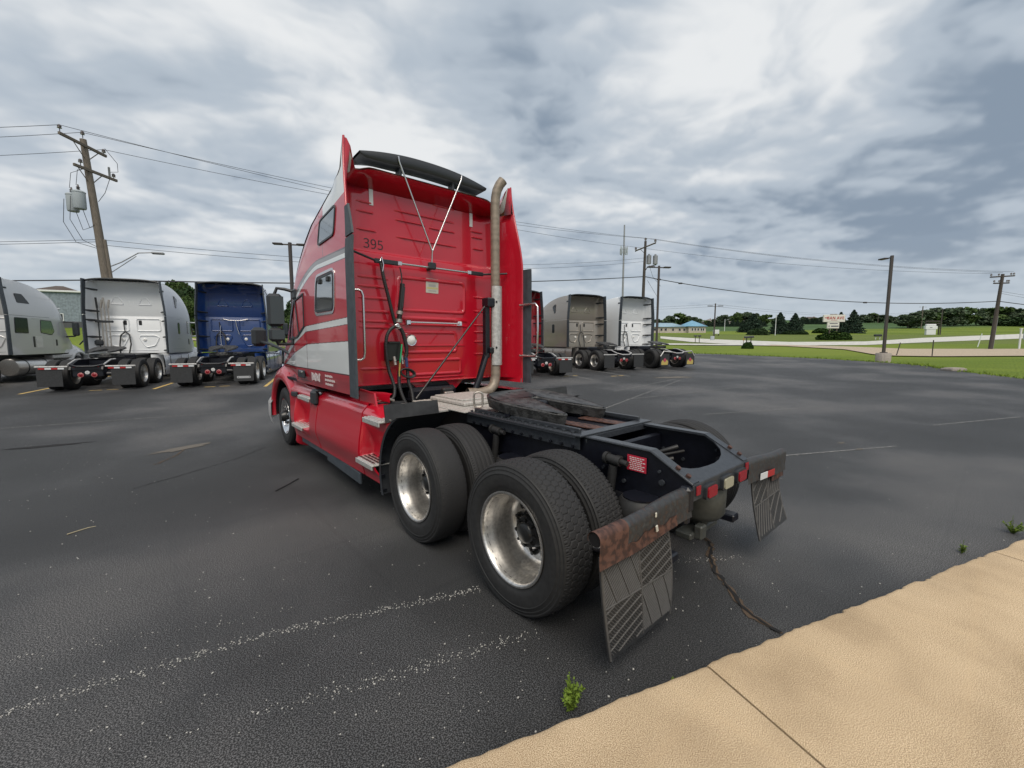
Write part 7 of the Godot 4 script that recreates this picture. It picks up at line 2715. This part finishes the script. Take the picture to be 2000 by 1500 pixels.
	for i in 13:
		var t = i / 12.0
		var zz = lerpf(-6.45, -8.25, t)
		var row := []
		for k in 17:
			var u = -1.0 + k / 8.0
			row.append(v3(u * lerpf(1.02, 0.86, t), lerpf(1.78, 1.42, pow(t, 1.6)) - 0.5 * pow(absf(u), 5.0) - 0.05 * t, zz))
		r.append(row)
	b.smooth(4)
	b.rows(r)
	b.quad(r[12][0], r[12][16], v3(0.86, 0.55, -8.3), v3(-0.86, 0.55, -8.3))
	for s in [-1.0, 1.0]:
		r = []
		for i in 21:
			var a = lerpf(-0.25, PI, i / 20.0)
			var row := []
			for w in [[0.60, 1.20], [0.62, 1.235], [0.70, 1.23], [0.80, 1.12], [0.88, 0.92]]: row.append(v3(s * w[1], 0.5 + sin(a) * w[0], -6.75 + cos(a) * w[0]))
			r.append(row)
		b.smooth(5)
		b.rows(r)
	obj("hood", b, paint, o)
	b = MB.new()
	b.box(v3(0, 0.5, -8.3), v3(2.3, 0.42, 0.25), 0.08)
	obj("bumper", b, M.guard_metal, o)
	for s in [-1.0, 1.0]:
		# skirt or tank along the side
		if opt.get("tank", false) and s > 0:
			b = MB.new()
			b.lathe([Vector2(0.01, -1.5), Vector2(0.30, -1.5), Vector2(0.33, -1.44), Vector2(0.33, 0.70), Vector2(0.30, 0.76), Vector2(0.01, 0.76)], 24, Transform3D(Basis(v3(0, 0, 1), v3(0, 1, 0), v3(-1, 0, 0)), v3(0.92, 0.66, -3.5)))
			var tk = obj("fuel_tank", b, M.alu, o)
			b = MB.new()
			for zz in [-3.25, -4.4]:
				b.lathe([Vector2(0.336, -0.03), Vector2(0.336, 0.03)], 24, Transform3D(Basis(v3(0, 0, 1), v3(0, 1, 0), v3(-1, 0, 0)), v3(0.92, 0.66, zz)))
			obj("tank_strap", b, M.grease, tk)
			b = MB.new()
			b.box(v3(1.05, 1.0, -5.6), v3(0.30, 0.16, 1.5), 0.03)
			obj("step_box", b, M.guard_metal, o)
		else:
			b = MB.new()
			r = []
			for i in 9:
				var zz = lerpf(-1.98, -5.95, i / 8.0)
				r.append([v3(s * 1.20, 0.30, zz), v3(s * 1.25, 0.50, zz), v3(s * 1.24, 0.85, zz), v3(s * 1.20, 1.10, zz), v3(s * 1.0, 1.12, zz)])
			b.smooth(0)
			b.rows(r)
			b.quad(r[0][0], r[0][3], r[0][3] - v3(s * 0.4, 0, 0), r[0][0] - v3(s * 0.4, 0, 0))
			obj("skirt", b, M[opt.get("skirt", "black_plastic")] if opt.has("skirt") else paint, o)
			b = MB.new()
			for zz in [-2.6, -3.9, -4.9]: b.box(v3(s * 1.247, 0.68, zz), v3(0.012, 0.7, 0.02))
			b.box(v3(s * 1.18, 0.27, -3.95), v3(0.05, 0.08, 3.6), 0.01)
			obj("skirt_strip", b, M.grease, o)
	# chassis
	b = MB.new()
	for s in [-1.0, 1.0]: b.prism(poly([[-8.0, 0.72], [-8.0, 1.0], [0.35, 1.0], [0.80, 0.84], [0.86, 0.70], [0.5, 0.66]]), v3(s * 0.43, 0, 0), v3(0, 0, 1), Vector3.UP, v3(-s * 0.05, 0, 0))
	b.box(v3(0, 0.76, 0.80), v3(0.86, 0.16, 0.04), 0.01)
	b.box(v3(0, 0.58, 0.72), v3(0.78, 0.24, 0.08), 0.02)
	b.box(v3(0, 0.85, -0.3), v3(0.8, 0.2, 0.06))
	b.box(v3(0, 0.80, -4.6), v3(0.9, 0.7, 6.0), 0.05)
	b.cyl(v3(-1.0, 0.5, 0), v3(1.0, 0.5, 0), 0.08, 12)
	b.cyl(v3(-1.0, 0.5, -1.32), v3(1.0, 0.5, -1.32), 0.08, 12)
	b.lathe([Vector2(0.02, -0.26), Vector2(0.2, -0.1), Vector2(0.2, 0.1), Vector2(0.02, 0.26)], 14, Transform3D(Basis(), v3(0, 0.5, 0)))
	obj("frame", b, M.frame_black, o)
	for s in [-1.0, 1.0]:
		b = MB.new()
		b.tube([v3(s * 0.46, 1.01, 0.05), v3(s * 0.455, 1.0, 0.36), v3(s * 0.45, 0.86, 0.82)], 0.028, 6)
		obj("rail_end", b, M.guard_metal, o)
	b = MB.new()
	b.tube([v3(-0.42, 0.86, 0.80), v3(-0.2, 0.80, 0.9), v3(0.2, 0.80, 0.9), v3(0.42, 0.86, 0.80)], 0.03, 6)
	obj("end_rail", b, M.guard_metal if opt.get("bright_end", false) else M.frame_black, o)
	# fifth wheel
	b = MB.new()
	var right = [[0.0, -1.15], [0.30, -1.10], [0.45, -0.92], [0.44, -0.60], [0.36, -0.22], [0.28, -0.08], [0.21, -0.10], [0.12, -0.42], [0.06, -0.60], [0.0, -0.66]]
	var hf := []
	for q in right: hf.append(q)
	for i in range(right.size() - 2, 0, -1): hf.append([-right[i][0], right[i][1]])
	b.prism(poly(hf), v3(0, 1.20, 0), Vector3.RIGHT, v3(0, -0.16, 1), v3(0, 0.05, 0))
	b.box(v3(0, 1.10, -0.62), v3(0.8, 0.14, 0.5), 0.03)
	obj("fifth_wheel", b, M.fifth_plate, o)
	b = MB.new()
	b.box(v3(0, 1.03, -2.1), v3(0.9, 0.03, 0.8), 0.005)
	obj("deck_plate", b, M.alu_dirty, o)
	# wheels
	for zz in [0.0, -1.32]:
		for s in [-1.0, 1.0]:
			var wh = wheel(o, v3(s * 1.09, 0.496, zz), 0.0 if s < 0 else PI, "rib", "dual", M.alu if not opt.get("black_rims", false) else M.frame_black, M.grease, false)
			if opt.get("hub_cover", false):
				b = MB.new()
				b.lathe([Vector2(0.30, -0.125), Vector2(0.30, -0.135), Vector2(0.22, -0.15), Vector2(0.02, -0.165)], 24)
				obj("wheel_cover", b, M.grease, wh)
			wheel(o, v3(s * 0.75, 0.496, zz), PI if s < 0 else 0.0, "rib", "dual", M.alu_dirty, M.grease, false)
	for s in [-1.0, 1.0]: wheel(o, v3(s * 1.06, 0.496, -6.75), 0.0 if s < 0 else PI, "rib", "steer", M.chrome, M.grease, false)
	# lamps
	for s in [-1.0, 1.0]:
		b = MB.new()
		b.lathe([Vector2(0.01, 0.0), Vector2(0.075, 0.0), Vector2(0.078, 0.03), Vector2(0.055, 0.04)], 18, Transform3D(Basis(v3(0, 0, 1), v3(0, 1, 0), v3(-1, 0, 0)), v3(s * 0.17, 0.52, 0.765)))
		var tl = obj("tail_lamp", b, M.pink_lens, o)
		b = MB.new()
		b.lathe([Vector2(0.054, 0.035), Vector2(0.01, 0.05)], 18, Transform3D(Basis(v3(0, 0, 1), v3(0, 1, 0), v3(-1, 0, 0)), v3(s * 0.17, 0.52, 0.765)))
		obj("lens", b, M.red_lens, tl)
		b = MB.new()
		b.cyl(v3(s * 0.30, 0.80, 0.82), v3(s * 0.30, 0.80, 0.835), 0.03, 10)
		obj("marker_lamp", b, M.red_lens, o)
	b = MB.new()
	b.lathe([Vector2(0.01, 0.0), Vector2(0.06, 0.0), Vector2(0.06, 0.03), Vector2(0.01, 0.045)], 16, Transform3D(Basis(v3(0, 0, 1), v3(0, 1, 0), v3(-1, 0, 0)), v3(0, 0.60, 0.765)))
	obj("reversing_lamp", b, M.lamp_white, o)
	# flaps
	for s in [-1.0, 1.0]:
		b = MB.new()
		if opt.get("angled_hanger", false):
			b.tube([v3(s * 0.45, 0.86, 0.80), v3(s * 1.0, 0.90, 0.80), v3(s * 1.22, 0.64, 0.80)], 0.035, 6)
		else:
			b.box(v3(s * 0.86, 0.80, 0.80), v3(0.80, 0.05, 0.05), 0.012)
		var hg = obj("flap_hanger", b, M.guard_metal, o)
		if opt.get("reflectors", true):
			for i in 4:
				b = MB.new()
				b.box(v3(s * (0.62 + 0.155 * i), 0.745, 0.832), v3(0.15, 0.05, 0.006))
				obj("reflector", b, M.reflect_red if i % 2 == (0 if s > 0 else 1) else M.reflect_white, hg)
		b = MB.new()
		var low = 0.17
		b.prism(rounded(rect(s * 0.92 - 0.31, low, s * 0.92 + 0.31, 0.78), 0.04 if opt.get("badge", false) else 0.008, 3), v3(0, 0, 0.80), Vector3.RIGHT, Vector3.UP, v3(0, 0, 0.012))
		var fl = obj("mud_flap", b, M.flap_rubber, o)
		if opt.get("badge", false) and s > 0:
			var oval = rounded(rect(-0.21, -0.035, 0.21, 0.035), 0.035, 5)
			b = MB.new()
			b.ring(oval, inset(oval, 0.013), v3(0.92, 0.31, 0.812), Vector3.RIGHT, Vector3.UP, v3(0, 0, 0.004))
			b.box(v3(0.92, 0.31, 0.813), v3(0.32, 0.016, 0.004))
			obj("badge", b, M.reflect_white, fl)
		if opt.get("flames", false):
			b = MB.new()
			b.prism(poly([[-0.24, 0.20], [0.20, 0.20], [0.23, 0.36], [0.14, 0.48], [0.08, 0.40], [0.0, 0.50], [-0.08, 0.41], [-0.17, 0.46], [-0.24, 0.34]]), v3(s * 0.92, 0, 0.813), Vector3.RIGHT, Vector3.UP, v3(0, 0, 0.003))
			obj("flame_print", b, M.flame_yellow, fl)
			b = MB.new()
			b.prism(poly([[-0.10, 0.40], [0.0, 0.34], [0.09, 0.41], [0.07, 0.50], [0.0, 0.56], [-0.09, 0.50]]), v3(s * 0.92, 0, 0.817), Vector3.RIGHT, Vector3.UP, v3(0, 0, 0.003))
			obj("flame_print", b, M.flame_pink, fl)
	# lines and bars on the rear wall
	if opt.get("load_bars", false):
		for i in 4:
			b = MB.new()
			var xx = -0.98 + i * 0.11
			b.cyl(v3(xx, 1.25, -2.72), v3(xx, 2.9, -2.72), 0.022, 8)
			b.cyl(v3(xx, 2.9, -2.72), v3(xx + (0.05 if i % 2 else -0.02), 3.30 - 0.08 * (i % 2), -2.72), 0.034, 8)
			obj("load_bar", b, M.alu_dirty if i else M.grease, o)
		b = MB.new()
		b.box(v3(-0.80, 2.38, -2.72), v3(0.56, 0.09, 0.08), 0.02)
		b.box(v3(-0.80, 1.27, -2.72), v3(0.95, 0.09, 0.12), 0.02)
		b.box(v3(-1.0, 1.56, -2.72), v3(0.30, 0.22, 0.12), 0.06)
		obj("bar_rack", b, M.black_plastic, o)
	b = MB.new()
	var hx = opt.get("hose_x", -0.35)
	b.tube([v3(hx, 2.40, -2.9), v3(hx + 0.03, 2.0, -2.88)], 0.018, 6)
	b.tube([v3(hx + 0.04, 2.0, -2.88), v3(hx - 0.10, 1.85, -2.86), v3(hx - 0.14, 1.5, -2.82), v3(hx - 0.10, 1.1, -2.7)], 0.026, 7)
	b.tube([v3(hx + 0.04, 2.0, -2.88), v3(hx + 0.17, 1.88, -2.86), v3(hx + 0.21, 1.5, -2.82), v3(hx + 0.17, 1.1, -2.7)], 0.026, 7)
	obj("air_hose", b, M.hose, o)
	if opt.get("chrome_bar", false):
		b = MB.new()
		b.tube([v3(-0.45, 2.52, -2.86), v3(-0.2, 2.47, -2.84), v3(0.2, 2.47, -2.84), v3(0.45, 2.53, -2.86)], 0.016, 7)
		b.tube([v3(0.0, 2.46, -2.84), v3(0.06, 2.1, -2.84), v3(0.12, 1.88, -2.84)], 0.018, 7)
		b.tube([v3(-0.55, 2.25, -2.86), v3(-0.58, 1.9, -2.84), v3(-0.55, 1.35, -2.82)], 0.016, 7)
		obj("hose_bar", b, M.steel_bar, o)
		for s in [-1.0, 1.0]:
			b = MB.new()
			b.box(v3(s * 0.66, 3.56, -2.935), v3(0.045, 0.30, 0.006))
			b.box(v3(s * 0.53, 3.69, -2.92), v3(0.30, 0.045, 0.006))
			obj("corner_reflector", b, M.reflect_white, o)
	return o

func build_parked_trucks():
	parked_truck("white sleeper truck on the left with load bars racked on its rear wall", M.white_body, -4.14, -18.17, -0.32, {"load_bars": true, "white_mirror": true, "hose_x": -0.28})
	parked_truck("dark blue sleeper truck beside the white one, white corner marks on its rear wall", M.blue_paint, -0.89, -16.81, -0.348, {"chrome_bar": true, "badge": true, "dark_seam": true, "light_lines": false, "skirt": "blue_paint", "hose_x": -0.6})
	parked_truck("silver grey sleeper truck cut off at the left edge, round fuel tank under its side", M.silver_paint, -8.6, -20.0, -0.34, {"tank": true, "louvre": true, "big_window": true, "light_lines": false, "dark_seam": true})
	parked_truck("red sleeper truck mostly hidden behind the right side of the foreground truck", M.deep_red_paint, 10.18, -11.32, -0.35, {"dark_seam": true, "light_lines": false})
	parked_truck("tan metallic sleeper truck between the red one and the white one on the right", M.tan_paint, 15.09, -10.88, -0.262, {"light_lines": false, "dark_seam": false, "tank": true, "reflectors": false, "bright_end": true, "hose_x": -0.05, "skirt": "alu_dirty"})
	parked_truck("white sleeper truck on the right with flame prints on its mud flaps", M.white_body, 18.42, -9.87, -0.256, {"flames": true, "black_rims": true, "hub_cover": true, "angled_hanger": true, "reflectors": false, "bright_end": true, "hose_x": -0.42})

func weed(label, at: Vector3, h: float, w: float, count: int, sd: int, stalks: int):
	var rng := RandomNumberGenerator.new()
	rng.seed = sd
	var o = thing("weed", label, "weed", at, 0.0, "weeds along the pavement edge")
	var b := MB.new()
	var tips := []
	for i in 16 + stalks:
		var a = rng.randf() * TAU
		var tall = i < stalks
		var hh = h * (rng.randf_range(1.3, 1.75) if tall else rng.randf_range(0.45, 1.0))
		var e = v3(cos(a), 0, sin(a)) * w * (0.35 if tall else rng.randf_range(0.2, 1.0))
		var pts = [Vector3.ZERO + e * 0.12, e * 0.45 + v3(0, hh * 0.5, 0), e + v3(0, hh, 0)]
		b.tube(pts, [0.0025, 0.002, 0.001], 5)
		tips.append([pts, tall])
	var m := StandardMaterial3D.new()
	m.albedo_color = lin(0.10, 0.15, 0.03)
	m.roughness = 0.8
	obj("stem", b, m, o)
	var pv := PackedVector3Array()
	var pc := PackedColorArray()
	for i in count:
		var t = tips[rng.randi() % tips.size()]
		var k = pow(rng.randf(), 0.7)
		var p = t[0][0].lerp(t[0][1], k * 2.0) if k < 0.5 else t[0][1].lerp(t[0][2], k * 2.0 - 1.0)
		var s = (0.013 if t[1] else 0.022) * rng.randf_range(0.6, 1.4)
		var q = Basis.from_euler(v3(rng.randf_range(-1.3, 0.2), rng.randf() * TAU, rng.randf_range(-0.4, 0.4))).scaled(Vector3.ONE * s)
		var A = p + q * v3(0, 0, 0); var B_ = p + q * v3(0.30, 0.08, 0.35); var C_ = p + q * v3(0, 0.02, 1.0); var D = p + q * v3(-0.30, 0.08, 0.35)
		pv.append_array([A, B_, C_, A, C_, D])
		var c = rng.randf_range(0.55, 1.2)
		for j in 6: pc.append(Color(0.15 * c, 0.22 * c, 0.035 * c))
	var ar := []
	ar.resize(Mesh.ARRAY_MAX)
	ar[Mesh.ARRAY_VERTEX] = pv
	ar[Mesh.ARRAY_COLOR] = pc
	var am := ArrayMesh.new()
	am.add_surface_from_arrays(Mesh.PRIMITIVE_TRIANGLES, ar)
	tag(obj("leaves", am, M.leaf_weed, o), "", "", "", "stuff")
	return o

func build_small():
	weed("leafy green weed with two seed stalks growing at the pavement edge below the mud flap", v3(-1.50, 0.0, 0.78), 0.13, 0.075, 620, 3, 2)
	weed("broad weed at the pavement edge at the right side of the photo", on_ground(3.08, 2.22), 0.10, 0.09, 260, 5, 1)
	weed("small single weed left of the broad one on the asphalt", on_ground(2.17, 1.93), 0.075, 0.03, 90, 7, 1)
	weed("tiny tuft by the pavement joint", on_ground(-1.0, 1.05), 0.03, 0.03, 60, 9, 0)
	# litter on the asphalt
	var b := MB.new()
	b.tube([v3(-0.20, 0.012, 0.03), v3(-0.05, 0.010, 0.0), v3(0.10, 0.012, -0.01), v3(0.20, 0.009, 0.02)], [0.010, 0.008, 0.007, 0.004], 6)
	tag(obj("straw_stalk", b, M.straw, null, Transform3D(Basis(Vector3.UP, 0.35).scaled(Vector3.ONE * 0.5), on_ground(-3.52, -3.57))), "pale dry stalk lying on the asphalt at the left", "stalk")
	b = MB.new()
	b.tube([v3(-0.28, 0.012, 0), v3(0.0, 0.016, 0.01), v3(0.30, 0.012, -0.01)], 0.007, 6)
	tag(obj("dark_stick", b, M.grease, null, Transform3D(Basis(Vector3.UP, 0.75).scaled(Vector3.ONE * 0.8), on_ground(-1.72, -3.68))), "thin dark stick on the asphalt left of the red truck", "stick")
	# grass that hangs over the edge of the lot
	var rng := RandomNumberGenerator.new()
	rng.seed = 21
	var lb := MB.new()
	lb.flat()
	for i in 4: lb.tri(v3(-0.02 + i * 0.012, 0, 0), v3(0.0 + i * 0.012, 0, 0.01), v3(-0.01 + i * 0.014 + 0.03 * (i - 1.5), 0.10 + 0.02 * (i % 2), 0.03 * (1 - i)))
	var lm = lb.done()
	var gm = mat("grass_blade", Color.WHITE, 0.8, 0.0, 0.2)
	gm.vertex_color_use_as_albedo = true
	gm.backlight_enabled = true
	gm.backlight = lin(0.05, 0.08, 0.01)
	lm.surface_set_material(0, gm)
	var mm := MultiMesh.new()
	mm.transform_format = MultiMesh.TRANSFORM_3D
	mm.use_colors = true
	mm.mesh = lm
	var outline = lot_outline()
	var place := []
	for i in outline.size():
		var a = outline[i]
		var c = outline[(i + 1) % outline.size()]
		if a.x < 16.0 and a.y > -30.0: continue
		var nn = (c - a).normalized().orthogonal()
		for k in 70:
			var p = a.lerp(c, rng.randf()) + nn * (rng.randf_range(-0.9, 0.9) * rng.randf())
			if Geometry2D.is_point_in_polygon(p - nn * 0.0, outline) and rng.randf() < 0.75: continue
			place.append(p)
	mm.instance_count = place.size()
	for i in place.size():
		var q = Basis(Vector3.UP, rng.randf() * TAU).scaled(v3(1, rng.randf_range(0.5, 1.2), 1) * rng.randf_range(0.9, 1.6))
		mm.set_instance_transform(i, Transform3D(q, on_ground(place[i].x, place[i].y, -0.03)))
		var c = rng.randf_range(0.7, 1.2)
		mm.set_instance_color(i, Color(0.18 * c, 0.25 * c, 0.042 * c))
	var gi := MultiMeshInstance3D.new()
	gi.name = "edge_grass"
	gi.multimesh = mm
	add_child(gi)
	tag(gi, "rough grass hanging over the far edge of the asphalt lot", "grass", "", "stuff")
